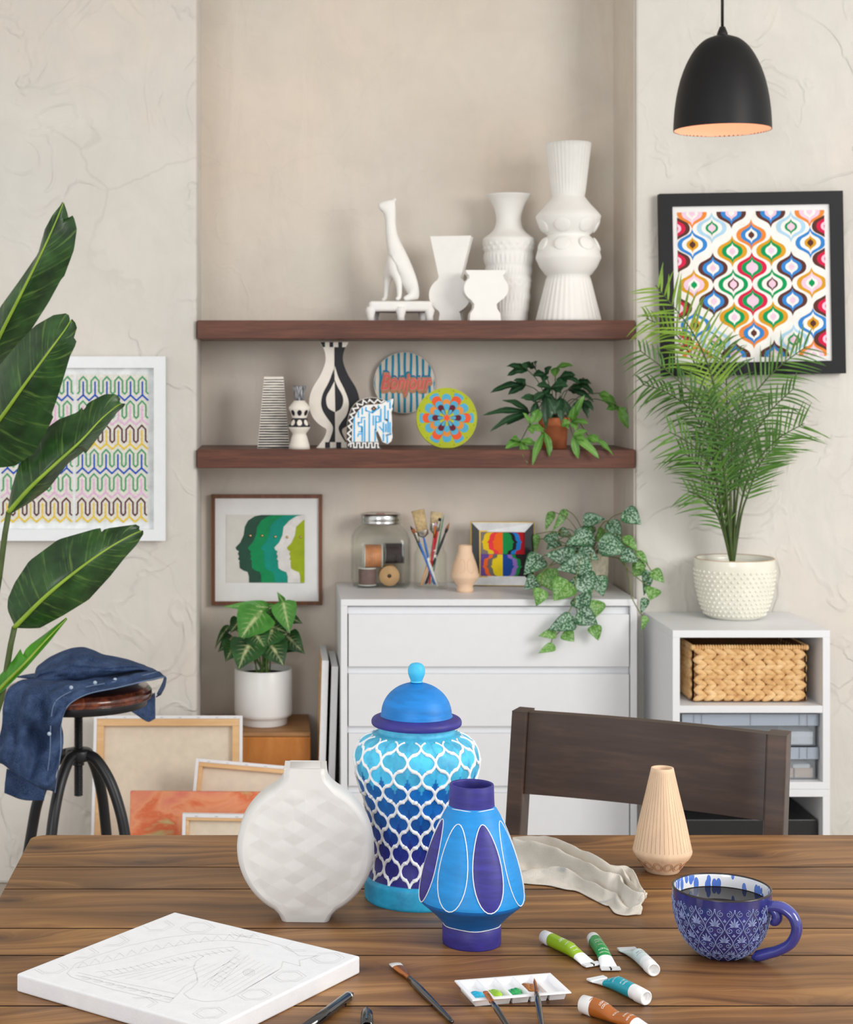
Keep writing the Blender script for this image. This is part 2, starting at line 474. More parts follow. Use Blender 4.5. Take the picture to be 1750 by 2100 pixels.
# ---- ginger jar
gj = thing('ginger_jar', 'tall blue lidded ginger jar with white raised quatrefoil lattice on the table', 'jar', (0.177, 2.134, TABLE))
body_ctrl = [(.0625, 0), (.064, .004), (.0635, .022), (.0605, .0265), (.0565, .034), (.0535, .046), (.0530, .060), (.0560, .082),
             (.0625, .112), (.0700, .138), (.0755, .158), (.0768, .170), (.0745, .183), (.0665, .1945), (.0545, .2010), (.0475, .2040), (.0462, .2075), (.0462, .216)]
bp = seg(body_ctrl, 8)
def rad_at(z): return interp([(b, a) for a, b in sorted(bp, key=lambda q: q[1])], z)
# arc length along the profile so that cells keep their shape over the shoulder
arc = [0]
for p, q in zip(bp, bp[1:]): arc.append(arc[-1] + math.hypot(q[0]-p[0], q[1]-p[1]))
def at_arc(s):
    for i in range(len(arc) - 1):
        if s <= arc[i+1]:
            t = (s - arc[i]) / max(1e-9, arc[i+1] - arc[i]); return bp[i][0] + (bp[i+1][0]-bp[i][0])*t, bp[i][1] + (bp[i+1][1]-bp[i][1])*t
    return bp[-1]
s_lo = next(a for a, p in zip(arc, bp) if p[1] > .0270); s_hi = next(a for a, p in zip(arc, bp) if p[1] > .2005)
NC, NR = 14, 4.75             # columns around, cell heights up the side
def wlob(t):                  # half width of a quatrefoil cell, t from tip (0) to middle (1); round lobes, a small barb between them
    if t < .5: return 1 - wlob(1 - t)
    x = (t - .5) * 2
    return .5 + .5 * (.30 * min(1, max(0, x - .02) / .015) * (1 - x) + (1 - .30 * (1 - x)) * (sin(PI * x / 2) ** .9) * (1 if x > .19 else (.25 if x > .03 else 1)))
def wcell(v):                 # v in cell heights -> -1..1 ; +1 where this line bulges away
    f = v % 1.0; t = f * 2 if f < .5 else (1 - f) * 2
    # a cell's widest place is its neighbour's tip : blend the two symmetric outlines
    return 2 * wlob(t) - 1
bm_ = MB(); fine = []
NS = 190
for i in range(NS + 1):
    fine.append(at_arc(arc[-1] * i / NS))
bm_.lathe(fine, 224)
rows_c = {0: (34, 30, 120), 1: (38, 34, 126), 2: (30, 44, 140), 3: (16, 66, 156), 4: (14, 92, 172), 5: (16, 104, 184), 6: (12, 108, 186), 7: (70, 184, 224), 8: (74, 190, 226), 9: (84, 196, 230), 10: (84, 196, 230)}
colors = []
for i, (r, z) in enumerate(fine):
    s = arc[-1] * i / NS
    for k in range(224):
        u = k / 224 * NC
        if s < s_lo: c = (44, 170, 214)
        elif s > s_hi: c = (86, 196, 230)
        else:
            v = (s - s_lo) / (s_hi - s_lo) * NR - .0
            best = None
            for row in range(0, 11):          # cell centres at v = row/2 , shifted half a column on odd rows
                cv = row / 2
                fu = (u - (.5 if row % 2 else 0)) % 1.0; fu = min(fu, 1 - fu)
                t = 1 - abs(v - cv) * 2
                if t < 0: continue
                half = .25 + .25 * (2 * wlob(t) - 1)
                d = fu - half
                if best is None or d < best[0]: best = (d, row)
            row = best[1] if best else 0
            c = rows_c.get(row, (84, 196, 230))
            h = (row * 31 + int(u * 1 + (.5 if row % 2 else 0)) * 17) % 7
            c = tuple(min(255, q * (.92 + .026 * h)) for q in c)
        colors.append(lin(c))
t = NT('painted_cells'); a_ = t.node('ShaderNodeAttribute', attribute_name='Col'); nz = t.noise(t.coord(), 60, 4, .6, .5)
m_ = t.set(t.mix(1.0, a_.outputs['Color'], t.ramp(nz, [(.3, (214, 214, 228)), (.6, (255, 255, 255))]), 'MULTIPLY'), .5, 0, .4)
bm_.build('body', m_, gj, colors=colors)
lt = MB()
for j in range(2 * NC):
    pts = []; N = 260
    for i in range(N + 1):
        v = NR * i / N; s = s_lo + (s_hi - s_lo) * i / N; r, z = at_arc(s)
        u = ((j + .5) * .5 + (-1) ** j * .25 * wcell(v)) / NC * 2 * PI
        pts.append(Vector(((r + .0002) * cos(u), (r + .0002) * sin(u), z)))
    rs = [.0019 * (1 + .42 * math.exp(-((((2 * NR * i / N) % 1) - .5) / .07) ** 2)) * interp([(.02, .9), (.1, .95), (.6, 1.05), (.92, .9), (1, .55)], i / N) for i in range(N + 1)]
    lt.tube(pts, rs, 6)
lt.build('raised_lattice', M['line'], gj)
lid = MB()
lid.lathe(seg([(.0470, .2120), (.0540, .2125), (.0556, .2165), (.0540, .2205), (.0490, .2228), (.0448, .2240)], 5), 72, 0)
lid.lathe([(.0448, .2235)] + [(.0434 * cos(a) , .2262 + .0385 * sin(a)) for a in [PI/2 * k / 14 for k in range(15)]], 72, 1)
ol = lid.build('lid', [M['navy'], M['mid']], gj)
kn = MB(); kn.lathe(seg([(.0001, .2645), (.0075, .2648), (.0072, .2670), (.0086, .2705), (.0104, .2760), (.0104, .2815), (.0080, .2865), (.0035, .2886), (.0001, .2889)], 4), 32)
kn.build('knob', M['sky'], ol)

# ---- cone-bellied vase in front of it
bv = thing('painted_vase', 'blue hand painted vase with violet neck and oval panels outlined in white', 'vase', (0.2255, 1.963, TABLE))
vp = [(.0325, 0), (.0332, .0015), (.0333, .0190), (.0322, .0212), (.0318, .0225)]
low = [(.0318, .0225), (.0420, .0335), (.0520, .0425), (.0585, .0480), (.0603, .0520)]
upc = [(.0603, .0520), (.0600, .0570), (.0575, .0700), (.0520, .0920), (.0440, .1170), (.0345, .1410), (.0285, .1520), (.0258, .1560)]
nek = [(.0258, .1560), (.0254, .1640), (.0250, .1790), (.0246, .1800), (.0226, .1800), (.0222, .1780), (.0224, .1600), (.0300, .1450), (.0500, .0900), (.0550, .0520), (.0300, .0250), (.0001, .0230)]
b = MB(); b.lathe([(.0001, 0)] + vp, 72, 0)
b.lathe([low[0]] + seg(low, 4), 72, 2); b.lathe(seg(upc, 6), 72, 1); b.lathe(nek, 72, 0)
b.build('body', [M['navy'], M['azure'], M['deep']], bv)
ups = seg(upc, 6)
def rv(z): return interp([(q[1], q[0]) for q in ups], z)
ln = MB()
for zz, rr in ((.1548, .0264), (.0226, .0324)):
    ln = MB(); ln.tube([((rr) * cos(a), rr * sin(a), zz + .0005 * sin(5*a)) for a in [2*PI*k/64 for k in range(64)]], .0005, 5, closed=True); ln.build('white_band', M['line'], bv)
for k in range(8):
    ca = R(-90 - 31 + 45 * k); zc, hz, ha = .0965, .0455, .34
    pm = MB(); rows = []; ring = []
    for i in range(9):
        row = []
        for j in range(32):
            t = 2 * PI * j / 32; q = i / 8
            z = zc + hz * q * sin(t) ; a = ca + ha * q * cos(t) * (1 + .0 * sin(t))
            rr = rv(z) + .0014 * (1 - q ** 6) + .0001
            row.append(Vector((rr * cos(a), rr * sin(a), z)))
            if i == 8: ring.append(Vector(((rr + .0003) * cos(a), (rr + .0003) * sin(a), z)))
        rows.append(row)
    pm.grid(rows, 0, flipv=True, closedu=True)
    jit = [p + Vector((0, 0, .0005 * sin(7 * n_ + k))) for n_, p in enumerate(ring)]
    pm.tube(jit, .00062, 5, 1, closed=True)
    op = pm.build('oval_panel', [M['azure'] if k % 2 == 0 else M['navy'], M['line']], bv)
    op['label'] = 'light blue oval panel' if k % 2 == 0 else 'violet oval panel'

# ---- round white moon vase
mv = thing('moon_vase', 'round flat white ceramic vase with faceted face on the table', 'vase', (0.0389, 2.060, TABLE), R(-2))
Rm, T2 = .0812, .024
zc = .0838
def outline(n=120):
    pts = []
    for k in range(n + 1):
        a = R(-90 + 20) + (R(180 - 2 * 20 + 0) * k / n) ; pts.append((Rm * cos(a), zc + Rm * sin(a)))
    return pts
right = [(.0290, .0), (.0300, .0022), (.0330, .0080)] + [(p[0], p[1]) for p in outline(72) if p[0] > .0370]
right += [(.0330, .1590), (.0295, .1628), (.0268, .1668), (.0256, .1720), (.0250, .1795)]
poly = right + [(-x, z) for x, z in reversed(right)]
# body shell as loft: the front face is inset, the flank is rounded
mbv = MB()
def inset(pts, d):
    cx, cz = 0, zc; out = []
    for x, z in pts:
        if z > .1585 or z < .0085: out.append((x - math.copysign(d, x), z))
        else:
            L = math.hypot(x - cx, z - cz); out.append((x - (x-cx)/L * d, z - (z-cz)/L * d))
    return out
lay = [(.0001 + .0072, -T2), (.0045, -T2 + .0008), (.0015, -T2 + .0045), (0, -T2 + .012), (0, T2 - .012), (.0015, T2 - .0045), (.0072, T2)]
rows = [[Vector((x, y, z)) for x, z in inset(poly, d)] for d, y in lay]
mbv.grid(rows, 0, closedu=False)
n_ = len(poly)
# seat of the foot and the rim (the open mouth is a slot)
def facet(x, z):
    """shallow origami relief: each hexagon holds three slopes"""
    s = .0265; best = None
    for j in range(-5, 6):
        for i in range(-5, 6):
            cx = s * (i + (j % 2) * .5); cz = zc - .002 + s * .866 * j
            d = (x - cx) ** 2 + (z - cz) ** 2
            if best is None or d < best[0]: best = (d, cx, cz, i, j)
    d, cx, cz, i, j = best; dx, dz = x - cx, z - cz
    hx = max(abs(dx), abs(.5 * dx + .866 * dz), abs(.5 * dx - .866 * dz)) / (s / 2)     # 0 in the middle, 1 on the hexagon's edge
    k = (i + (j % 2 if False else 0) - (j // 2) * 2 + j) % 3
    if k == 0: return .0017 * (1 - hx)
    if k == 1: return -.0014 * max(0, 1 - hx) + .0003 * (dx / s)
    return .0008 * (1 - hx) + .0018 * (dz / s) * (1 - hx)
fr = MB(); NG = 160
fine_poly = inset(poly, .0072)
zs = [z for x, z in fine_poly]
def halfw(z):
    pts = inset(right, .0072)
    return interp(sorted([(q[1], q[0]) for q in pts]), z)
rows = []
z0, z1 = 0.0, .1795
for i in range(NG + 1):
    z = z0 + (z1 - z0) * i / NG; hw = halfw(z); row = []
    for k in range(NG + 1):
        x = hw * (2 * k / NG - 1)
        edge = min(1, (1 - abs(2 * k / NG - 1)) * hw / .008) * max(0, min(1, (z - .008) / .01)) * max(0, min(1, (.156 - z) / .012))
        row.append(Vector((x, -T2 - facet(x, z) * edge - .0022 * edge * 0, z)))
    rows.append(row)
mbv.grid(rows, 0)
mbv.grid([[Vector((p.x, T2, p.z)) for p in row[::10]] for row in rows[::10]], 0, flipv=True)
mbv.box(-.026, .026, -T2 + .004, T2 - .004, 0, .002)
for (xa, xb, ya, yb) in ((-.025, -.0185, -T2 + .003, T2 - .003), (.0185, .025, -T2 + .003, T2 - .003), (-.0185, .0185, -T2 + .0005, -T2 + .007), (-.0185, .0185, T2 - .007, T2 - .0005)):
    mbv.box(xa, xb, ya, yb, .164, .1797)
M['dim'] = flat('bare_clay_inside', (196, 190, 184), .85, .2)
omv = mbv.build('body', flat('satin_white_glaze', (212, 210, 207), .5, .4, 0, .008), mv)
MB().box(-.0185, .0185, -T2 + .007, T2 - .007, .120, .1655).build('mouth', M['dim'], mv)

# ---- turned wood vases : material with burnt lines
def turned(name, lines=44, lo=.42, hi=.97, base=(229, 197, 165)):
    t = NT(name); v = t.coord((18, 18, 3)); g = t.noise(v, 3, 5, .6, .6)
    c = t.ramp(g, [(.3, tuple(k * .93 for k in base)), (.6, base), (.75, tuple(min(255, k * 1.05) for k in base))])
    uv = t.node('ShaderNodeUVMap'); sp = t.node('ShaderNodeSeparateXYZ'); t.link(uv.outputs[0], sp.inputs[0])
    fr = t.math('FRACT', t.math('MULTIPLY', sp.outputs[0], lines))
    on = t.math('LESS_THAN', fr, .085)
    a = t.math('MULTIPLY', t.math('GREATER_THAN', sp.outputs[1], lo), t.math('LESS_THAN', sp.outputs[1], hi))
    k = t.math('MULTIPLY', on, a)
    c = t.mix(t.math('MULTIPLY', k, .85), c, (112, 70, 38))
    return t.set(c, .6, 0, .3, t.bump(t.math('SUBTRACT', 1.0, k), .25, .001))
wv = thing('wooden_vase', 'pale turned wood vase with burnt lines, at the far right of the table', 'vase', (0.5055, 2.246, TABLE))
wp = [(.0001, 0), (.0205, 0), (.0218, .0015), (.0230, .0040), (.0355, .0205), (.0376, .0245), (.0380, .0275), (.0372, .0310)]
w2 = [(.0372, .0310), (.0300, .0660), (.0215, .1020), (.0150, .1310), (.0143, .1342), (.0118, .1342), (.0108, .1320), (.0112, .1100), (.0120, .1000), (.0001, .0990)]
b = MB(); b.lathe(wp, 64, 0); b.lathe(w2, 64, 1)
M['maple'] = turned('pale_maple', 1, 2, 3); M['maple_lines'] = turned('pale_maple_lined', 40, .0, .655)
for k in range(14):
    ca = 2 * PI * k / 14 + .25
    for sc in (1, .68):
        ring = []
        for j in range(20):
            t = 2 * PI * j / 20; z = .0122 + .0062 * sc * sin(t); r = interp([(.0040, .0230), (.0205, .0355)], z) + .0001
            a = ca + .0062 * sc * cos(t) / r * .95
            ring.append((r * cos(a), r * sin(a), z))
        b.tube(ring, .00032, 4, 2, closed=True)
b.build('body', [M['maple'], M['maple_lines'], flat('burnt_line', (170, 112, 66), .8)], wv)

# ---- blue relief mug
mg = thing('mug', 'blue mug of black coffee with raised scroll pattern', 'mug', (0.4985, 1.922, TABLE))
def mugr(z): return interp([(0, .0215), (.003, .0262), (.008, .0330), (.016, .0405), (.026, .0462), (.038, .0504), (.050, .0528), (.062, .0538), (.074, .0541)], z)
outp = [(.0001, .0)] + [(.0215, 0)] + [(mugr(.074 * (i / 26) ** 1.3) , .074 * (i / 26) ** 1.3) for i in range(1, 27)]
inn = [(.0516, .0745), (.0510, .0720), (.0506, .0600), (.0490, .0450), (.0440, .0250), (.0300, .0080), (.0001, .0060)]
t = NT('blue_glaze'); v = t.coord(); n = t.noise(v, 30, 3)
gl = t.set(t.ramp(n, [(.3, (32, 34, 92)), (.6, (48, 52, 122)), (.8, (60, 66, 140))]), .18, 0, .55, None, .4)
gl2 = flat('pale_blue_glaze', (128, 142, 188), .2, .6, 0, .08, 40, 0, .4)
t = NT('leaf_print'); uv = t.node('ShaderNodeUVMap'); mp = t.node('ShaderNodeMapping'); mp.inputs['Scale'].default_value = (44, 6.5, 1); t.link(uv.outputs[0], mp.inputs['Vector'])
vo = t.node('ShaderNodeTexVoronoi', Scale=1.0, Randomness=.85); t.link(mp.outputs[0], vo.inputs['Vector'])
pr = t.set(t.mix(t.math('LESS_THAN', vo.outputs['Distance'], .47), (228, 230, 234), (84, 122, 206)), .15, 0, .5, None, .4)
b = MB(); b.lathe(outp, 96, 0); b.lathe([(mugr(.074), .074), (.0541, .0752), (.0528, .0760), (.0516, .0750), (.0516, .0745)], 96, 2); b.lathe(inn, 96, 1)
b.build('body', [gl, pr, flat('dark_rim_glaze', (40, 32, 34), .25)], mg)
co_ = MB(); zf = .0605
co_.lathe([(.0001, zf), (.0480, zf), (.0503, zf + .0002), (.0506, zf + .0008)], 64)
t = NT('black_coffee'); t.set((20, 10, 6), .05, 0, .15)
co_.build('coffee', t.m, mg)
rl = MB()
def onmug(a, z, h=.0004):
    r = mugr(z) + h; return Vector((r * cos(a), r * sin(a), z))
NM = 16; aw = 2 * PI / NM
mz = [.0735 * (i / 120) for i in range(121)]; ma = [0]
for p, q in zip(mz, mz[1:]): ma.append(ma[-1] + math.hypot(q - p, mugr(q) - mugr(p)))
def z_of(s): return interp(list(zip(ma, mz)), max(ma[1], s))
ST = ma[-1] - .0095; HS = .0385                          # top of the pattern and height of one ogee, along the side
def put(a0, s0, x, y, h=.0004):
    z = z_of(s0 + y); return onmug(a0 + x / max(.02, mugr(z)), z, h)
def scale_at(s): return .35 + .65 * min(1, mugr(z_of(s)) / .052)
for j in range(2 * NM):                                  # ogee outlines
    pts = []
    for i in range(110):
        s_ = ST * (1 - i / 109) + .002; v = (ST - s_) / HS + .02
        f = v % 1; tt = f*2 if f < .5 else (1-f)*2
        w_ = tt * tt * (3 - 2 * tt) * 2 - 1
        pts.append(onmug(((j + .5) * .5 + (-1) ** j * .235 * w_) * aw, z_of(s_)))
    rl.tube(pts, .00050, 5)
def spiral(a0, s0, r0, sg, k):
    pts = []
    for i in range(26):
        t = i / 25; r = r0 * (1 - .85 * t); th = PI * .5 - sg * 2 * PI * 1.5 * t
        pts.append(put(a0, s0, k * sg * 0 + r * cos(th), r * sin(th)))
    rl.tube(pts, .00044, 4)
def petal(a0, s0, th, l, w):
    L, Cn, Rr = [], [], []
    for d, q in zip([l * k / 4 for k in range(5)], [.15, .7, 1, .85, .1]):
        for arr, o_, h in ((L, -1, .0001), (Cn, 0, .0009), (Rr, 1, .0001)):
            arr.append(put(a0, s0, d * sin(th) + o_ * w * q * cos(th), d * cos(th) - o_ * w * q * sin(th), h))
    rl.grid([L, Cn, Rr], 0)
for row in range(0, 5):
    st_ = ST - .02 * HS - HS / 2 * row
    for k in range(NM):
        ac = (k + (.5 if row % 2 else 0)) * aw
        c0 = st_ - .44 * HS; m_ = scale_at(max(.002, c0))
        if c0 < .004: continue
        for sg in (-1, 1):
            x0 = sg * .0046 * m_; a2 = ac + x0 / max(.02, mugr(z_of(c0)))
            spiral(a2, c0 - .0040 * m_, .0038 * m_, sg, m_)
        for th, l in ((-1.5, .0048), (-1.0, .0070), (-.5, .0088), (0, .0104), (.5, .0088), (1.0, .0070), (1.5, .0048)): petal(ac, c0 + .0006, th, l * m_, .00105 * m_)
        for th, l in ((-.6, .0030), (0, .0042), (.6, .0030)): petal(ac, c0 - .0118 * m_, th, l * m_, .0008 * m_)
for k in range(NM):                                      # pairs of scrolls under the rim, between the tips
    for sg in (-1, 1):
        ac = (k + .5) * aw + sg * .0044 / .053; spiral(ac, ST - .0030, .0036, sg, 1)
    for th, l in ((-.6, .0028), (0, .0040), (.6, .0028)): petal((k + .5) * aw, ST - .0125, th, l, .0008)
rl.build('raised_scrolls', gl2, mg)
h = MB(); hp = catmull([(.048, 0, .0595), (.056, 0, .0628), (.068, 0, .0630), (.079, 0, .0555), (.083, 0, .042), (.077, 0, .027), (.064, 0, .0165), (.052, 0, .0110), (.040, 0, .0060), (.036, 0, .0075)], 6)
h.tube(hp, [interp([(0, .0064), (.3, .0062), (.6, .0056), (.85, .0062), (1, .0048)], i / (len(hp) - 1)) for i in range(len(hp))], 14, sy=1.25)
h.tube(catmull([(.0555, 0, .0615), (.0600, 0, .0575), (.0620, 0, .0520), (.0590, 0, .0475), (.0560, 0, .0490)], 5), [.0058] * 16 + [.0058, .0056, .005, .004, .003], 12, sy=1.15)
oh = h.build('handle', flat('violet_blue_glaze', (58, 62, 142), .15, .6, 0, .1, 30, 0, .4), mg); oh.rotation_euler = (0, 0, R(-33))

# ---- stretched canvas lying flat
cA, cB, cC = onplane(36.6, 1995, TABLE + .019), onplane(359, 1870, TABLE + .019), onplane(747.5, 1962.5, TABLE + .019)
ex = (cC - cB); ex.z = 0; ey = (cA - cB); ey.z = 0
ang = math.atan2(ex.y, ex.x); S_ = .2585
ctr = cB + ex.normalized() * S_ / 2 + ey.normalized() * S_ / 2
cv = thing('stretched_canvas', 'square white canvas with faint printed horse outline, lying flat on the table', 'canvas', (ctr.x, ctr.y, TABLE), ang)
b = MB(); b.box(-S_/2, S_/2, -S_/2, S_/2, .0002, .019)
b.build('canvas_board', M['canvas'], cv, .0022, segs=3)
art = MB(); PL = flat('faint_print', (216, 217, 216), .85, .2, 0, .0)
def to_canvas(zx, zy):      # coordinates of the sketch in the close look at the canvas
    w_ = onplane(30 + zx / 2.397, 1860 + zy / 2.397, TABLE + .019)
    d = Vector((w_.x - ctr.x, w_.y - ctr.y)); return (d.x * cos(-ang) - d.y * sin(-ang), d.x * sin(-ang) + d.y * cos(-ang))
def crib(pts, w=.0007, sm=0, closed=False):
    q = [to_canvas(*p) for p in pts]
    if sm: q = [(p.x, p.y) for p in catmull([(a, b_, 0) for a, b_ in q], sm)]
    if closed: q = q + [q[0]]
    lim = S_ / 2 - .004
    for a, c in zip(q, q[1:]):
        if max(abs(a[0]), abs(a[1]), abs(c[0]), abs(c[1])) > lim: continue
        d = Vector(c) - Vector(a)
        if d.length < 1e-6: continue
        d.normalize(); n = Vector((-d.y, d.x)) * w / 2; a = Vector(a); c = Vector(c)
        art.quad([(*(a + n), .01915), (*(a - n), .01915), (*(c - n), .01915), (*(c + n), .01915)][::-1], 0)
crib([(258, 325), (300, 280), (400, 240), (560, 190), (740, 150), (900, 132), (1080, 138), (1220, 160), (1330, 195), (1400, 240), (1490, 240), (1400, 262), (1405, 290), (1320, 268), (1310, 300), (1230, 350), (1150, 395), (1080, 435), (1020, 460), (930, 465), (860, 450), (832, 425), (870, 400), (900, 370), (895, 330), (880, 300), (890, 270), (930, 240)], .0008)
crib([(258, 325), (280, 345), (480, 405), (760, 470), (800, 430), (840, 385), (905, 355)], .0008)
crib([(300, 300), (460, 270), (640, 225), (820, 185), (1000, 165), (1150, 175), (1250, 190)], .0006, 4)
crib([(400, 320), (560, 300), (760, 245), (900, 215), (1080, 195)], .0006, 4); crib([(500, 330), (640, 300), (800, 262), (950, 232), (1080, 212)], .0006, 4)
for k in range(20):
    t = k / 19; x = 430 + 640 * t; y = 318 - 120 * t; crib([(x, y), (x + 30, y + 16)], .0006)
for k in range(16):
    t = k / 15; x = 310 + 900 * t; y = 300 - 140 * sin(t * 1.6); crib([(x, y), (x + 26, y - 30), (x + 50, y - 12)], .0005)
for k in range(9): crib([(420 + 62*k, 345 + 4*k), (690 + 52*k - 0, 300 - 12*k + 8*k)], .0005)
for k in range(9): crib([(930 + 18*k, 345 + 12*k), (1110 + 24*k, 235 + 9*k)], .0005)
for k in range(7): crib([(960 + 20*k, 380 - 22*k), (985 + 20*k, 392 - 22*k)], .0005)
crib([(930, 392), (1110, 215)], .0006); crib([(975, 410), (1150, 235)], .0006)
crib([(x, y) for x, y in ((300, 335), (500, 385), (780, 450))], .0006); crib([(310, 322), (510, 370), (800, 428)], .0006)
for k in range(8): crib([(330 + 58*k, 340 + 14*k), (375 + 58*k, 350 + 14*k), (362 + 58*k, 358 + 14*k), (330 + 58*k, 352 + 14*k)], .0006)
for r in (8, 16, 24): crib([(1152 + r * cos(t) * 1.2, 322 + r * sin(t) * .7) for t in [2*PI*k/14 for k in range(15)]], .0005)
for cx, cy in ((700, 90), (480, 165), (330, 225), (180, 300), (900, 100), (1150, 120), (1400, 190), (1540, 250), (1350, 340), (1180, 430), (960, 520), (620, 470)):
    for s in (1, .78):
        crib([(cx + s*dx, cy + s*dy) for dx, dy in ((-85, 5), (-45, 28), (35, 26), (85, 0), (45, -26), (-40, -24), (-85, 5))], .0005)
art.build('printed_sketch', PL, cv)

# ---- paint rag
rg = MB()
t = NT('linen'); v = t.coord(); n = t.noise(v, 9, 4); wv_ = t.noise(v, 700, 2); sp = t.noise(v, 26, 2, .4)
c = t.ramp(n, [(.3, (196, 188, 176)), (.6, (216, 210, 199))]); c = t.mix(t.math('MULTIPLY', t.grey(sp, .70, .74), .5), c, (150, 158, 166))
M['rag'] = t.set(c, .95, 0, .1, t.bump(t.math('ADD', wv_, t.noise(v, 90, 3)), .35, .002))
topc = [(1050, 1718), (1085, 1722), (1120, 1726), (1152, 1738), (1185, 1752), (1215, 1764), (1255, 1778), (1288, 1782), (1303, 1800), (1318, 1826), (1328, 1842)]
botc = [(1050, 1812), (1085, 1815), (1120, 1818), (1155, 1825), (1182, 1830), (1208, 1842), (1238, 1858), (1252, 1862), (1262, 1876), (1290, 1880), (1316, 1878)]
hts = [.010, .014, .018, .020, .020, .020, .020, .018, .018, .016, .012]
A_ = catmull([(x, y, h) for (x, y), h in zip(topc, hts)], 5); B_ = catmull([(x, y, .001) for x, y in botc], 5)
rows = []
def crease(x, w): return max(0, 1 - abs(((x + .5) % 1) - .5) / w)
for a, b_ in zip(A_, B_):
    i = len(rows); s = i / (len(A_) - 1); row = []
    for k in range(49):
        t = k / 48
        ba = onplane(a.x, a.y + a.z * 1150, TABLE); bb = onplane(b_.x, b_.y, TABLE)
        p = ba.lerp(bb, t)
        w1 = noise.noise((s * 2.2, 3, 0)) * .12
        ridge1 = math.exp(-((t - (.30 + .34 * s + w1)) / .085) ** 2); ridge2 = math.exp(-((t - (.02 + .42 * s ** 1.5)) / .07) ** 2) * min(1, s * 3)
        ridge3 = math.exp(-((t - (.62 + .22 * s)) / .06) ** 2) * max(0, 1 - abs(s - .55) / .45); ridge4 = math.exp(-((t - (.85 - .55 * s)) / .06) ** 2) * max(0, 1 - abs(s - .25) / .35)
        env = min(1, (1 - t) * 7); tipc = min(1, (1 - s) * 9)
        n1 = noise.noise((s * 7, t * 4, 1)); n2 = noise.noise((s * 17, t * 11, 2))
        z = .0015 + (.020 * ridge1 + .015 * ridge2 + .011 * ridge3 + .010 * ridge4 + .006 * max(0, n1) + .0022 * n2) * env * (.45 + .55 * tipc) + a.z * .75 * (1 - t) ** 3 * (1 - .5 * ridge1)
        if s > .88: z += .013 * (s - .88) / .12 * math.sqrt(max(0, 1 - (2 * t - 1) ** 2))
        p.x += .004 * noise.noise((s * 9, t * 9, 5)); p.y += .003 * noise.noise((s * 11, t * 8, 8)); p.z = TABLE + max(.0010, z); row.append(p)
    rows.append(row)
rg.grid(rows, 0)
# folded under end
for_end = rows[-1]
rg.grid([for_end, [p + Vector((-.003, -.004, -.004 if p.z > TABLE + .006 else 0)) for p in for_end], [Vector((p.x - .018, p.y + .006, TABLE + .0012)) for p in for_end]], 0)
org = rg.build('paint_rag', M['rag'], None, solid=.0014, sub=1)
tag(org, 'crumpled off-white linen rag lying on the table behind the blue vase', 'rag')

# ---- paint palette
pq = [onplane(933, 2007, TABLE + .011), onplane(1135, 1993, TABLE + .011), onplane(1170, 2030, TABLE + .011), onplane(965, 2048, TABLE + .011)]
pc = sum(pq, Vector()) / 4; ex = ((pq[1] - pq[0]) + (pq[2] - pq[3])).normalized(); pang = math.atan2(ex.y, ex.x)
W_, D_ = .106, .058
pl = thing('paint_palette', 'white plastic palette tray with five wells, three holding fresh paint', 'palette', (pc.x, pc.y, TABLE), pang)
PLm = flat('white_plastic', (240, 241, 244), .3, .5, 0, .005)
b = MB(); hw, hd, zt = W_/2, D_/2, .0095
nw = 5; xs = [-hw + .003 + (W_ - .006) * i / nw for i in range(nw + 1)]
def ring(x0, x1, y0, y1, z): return [Vector((x0, y0, z)), Vector((x1, y0, z)), Vector((x1, y1, z)), Vector((x0, y1, z))]
b.quad(ring(-hw, hw, -hd, -hd + .004, zt)); b.quad(ring(-hw, hw, hd - .004, hd, zt))
for i in range(nw):
    x0, x1 = xs[i] + .0012, xs[i+1] - .0012
    b.grid([ring(x0, x1, -hd + .004, hd - .004, zt) , ring(x0 + .0015, x1 - .0015, -hd + .0075, hd - .009, .0045)], 0, True, True)
    b.quad(ring(x0 + .0015, x1 - .0015, -hd + .0075, hd - .009, .0045))
    # outside of the well
    b.grid([ring(x0 - .0002, x1 + .0002, -hd + .002, hd - .003, zt - .0012), ring(x0 + .0006, x1 - .0006, -hd + .0065, hd - .006, .0002)], 0, False, True)
for i in range(nw + 1):
    a0 = -hw if i == 0 else xs[i] - .0012; a1 = hw if i == nw else xs[i] + .0012
    b.quad(ring(a0, a1, -hd + .004, hd - .004, zt))
b.grid([ring(-hw, hw, -hd, hd, zt), ring(-hw - .0004, hw + .0004, -hd - .0004, hd + .0004, zt - .0013)], 0, False, True)
b.quad([Vector((p.x, p.y, zt - .0014)) for p in ring(-hw, hw, -hd, -hd + .004, 0)][::-1]); b.quad([Vector((p.x, p.y, zt - .0014)) for p in ring(-hw, hw, hd - .004, hd, 0)][::-1])
b.build('tray', PLm, pl, smooth=False)
for i, c, dx, dy in ((0, (40, 176, 214), .0, -.008), (1, (150, 196, 40), -.002, -.008), (2, (28, 160, 84), -.001, -.011), (3, (164, 104, 44), .000, .004)):
    pb = MB(); cx = (xs[i] + xs[i+1]) / 2 + dx
    for k in range(5 if i < 2 else 3):
        pb.ball((cx + random.uniform(-.004, .004), dy + random.uniform(-.006, .008), .0058), random.uniform(.0038, .0058), random.uniform(.006, .009), random.uniform(.0020, .0034), 14, 8)
    pb.ball((cx, dy + .001, .0054), .0072, .0125, .0020, 16, 8)
    o = pb.build('paint_blob', flat('wet_paint_%d' % i, c, .12, .6, 0, .08, 90), pl); o['label'] = ('turquoise', 'lime green', 'emerald green', 'ochre brown')[i] + ' paint in the well'

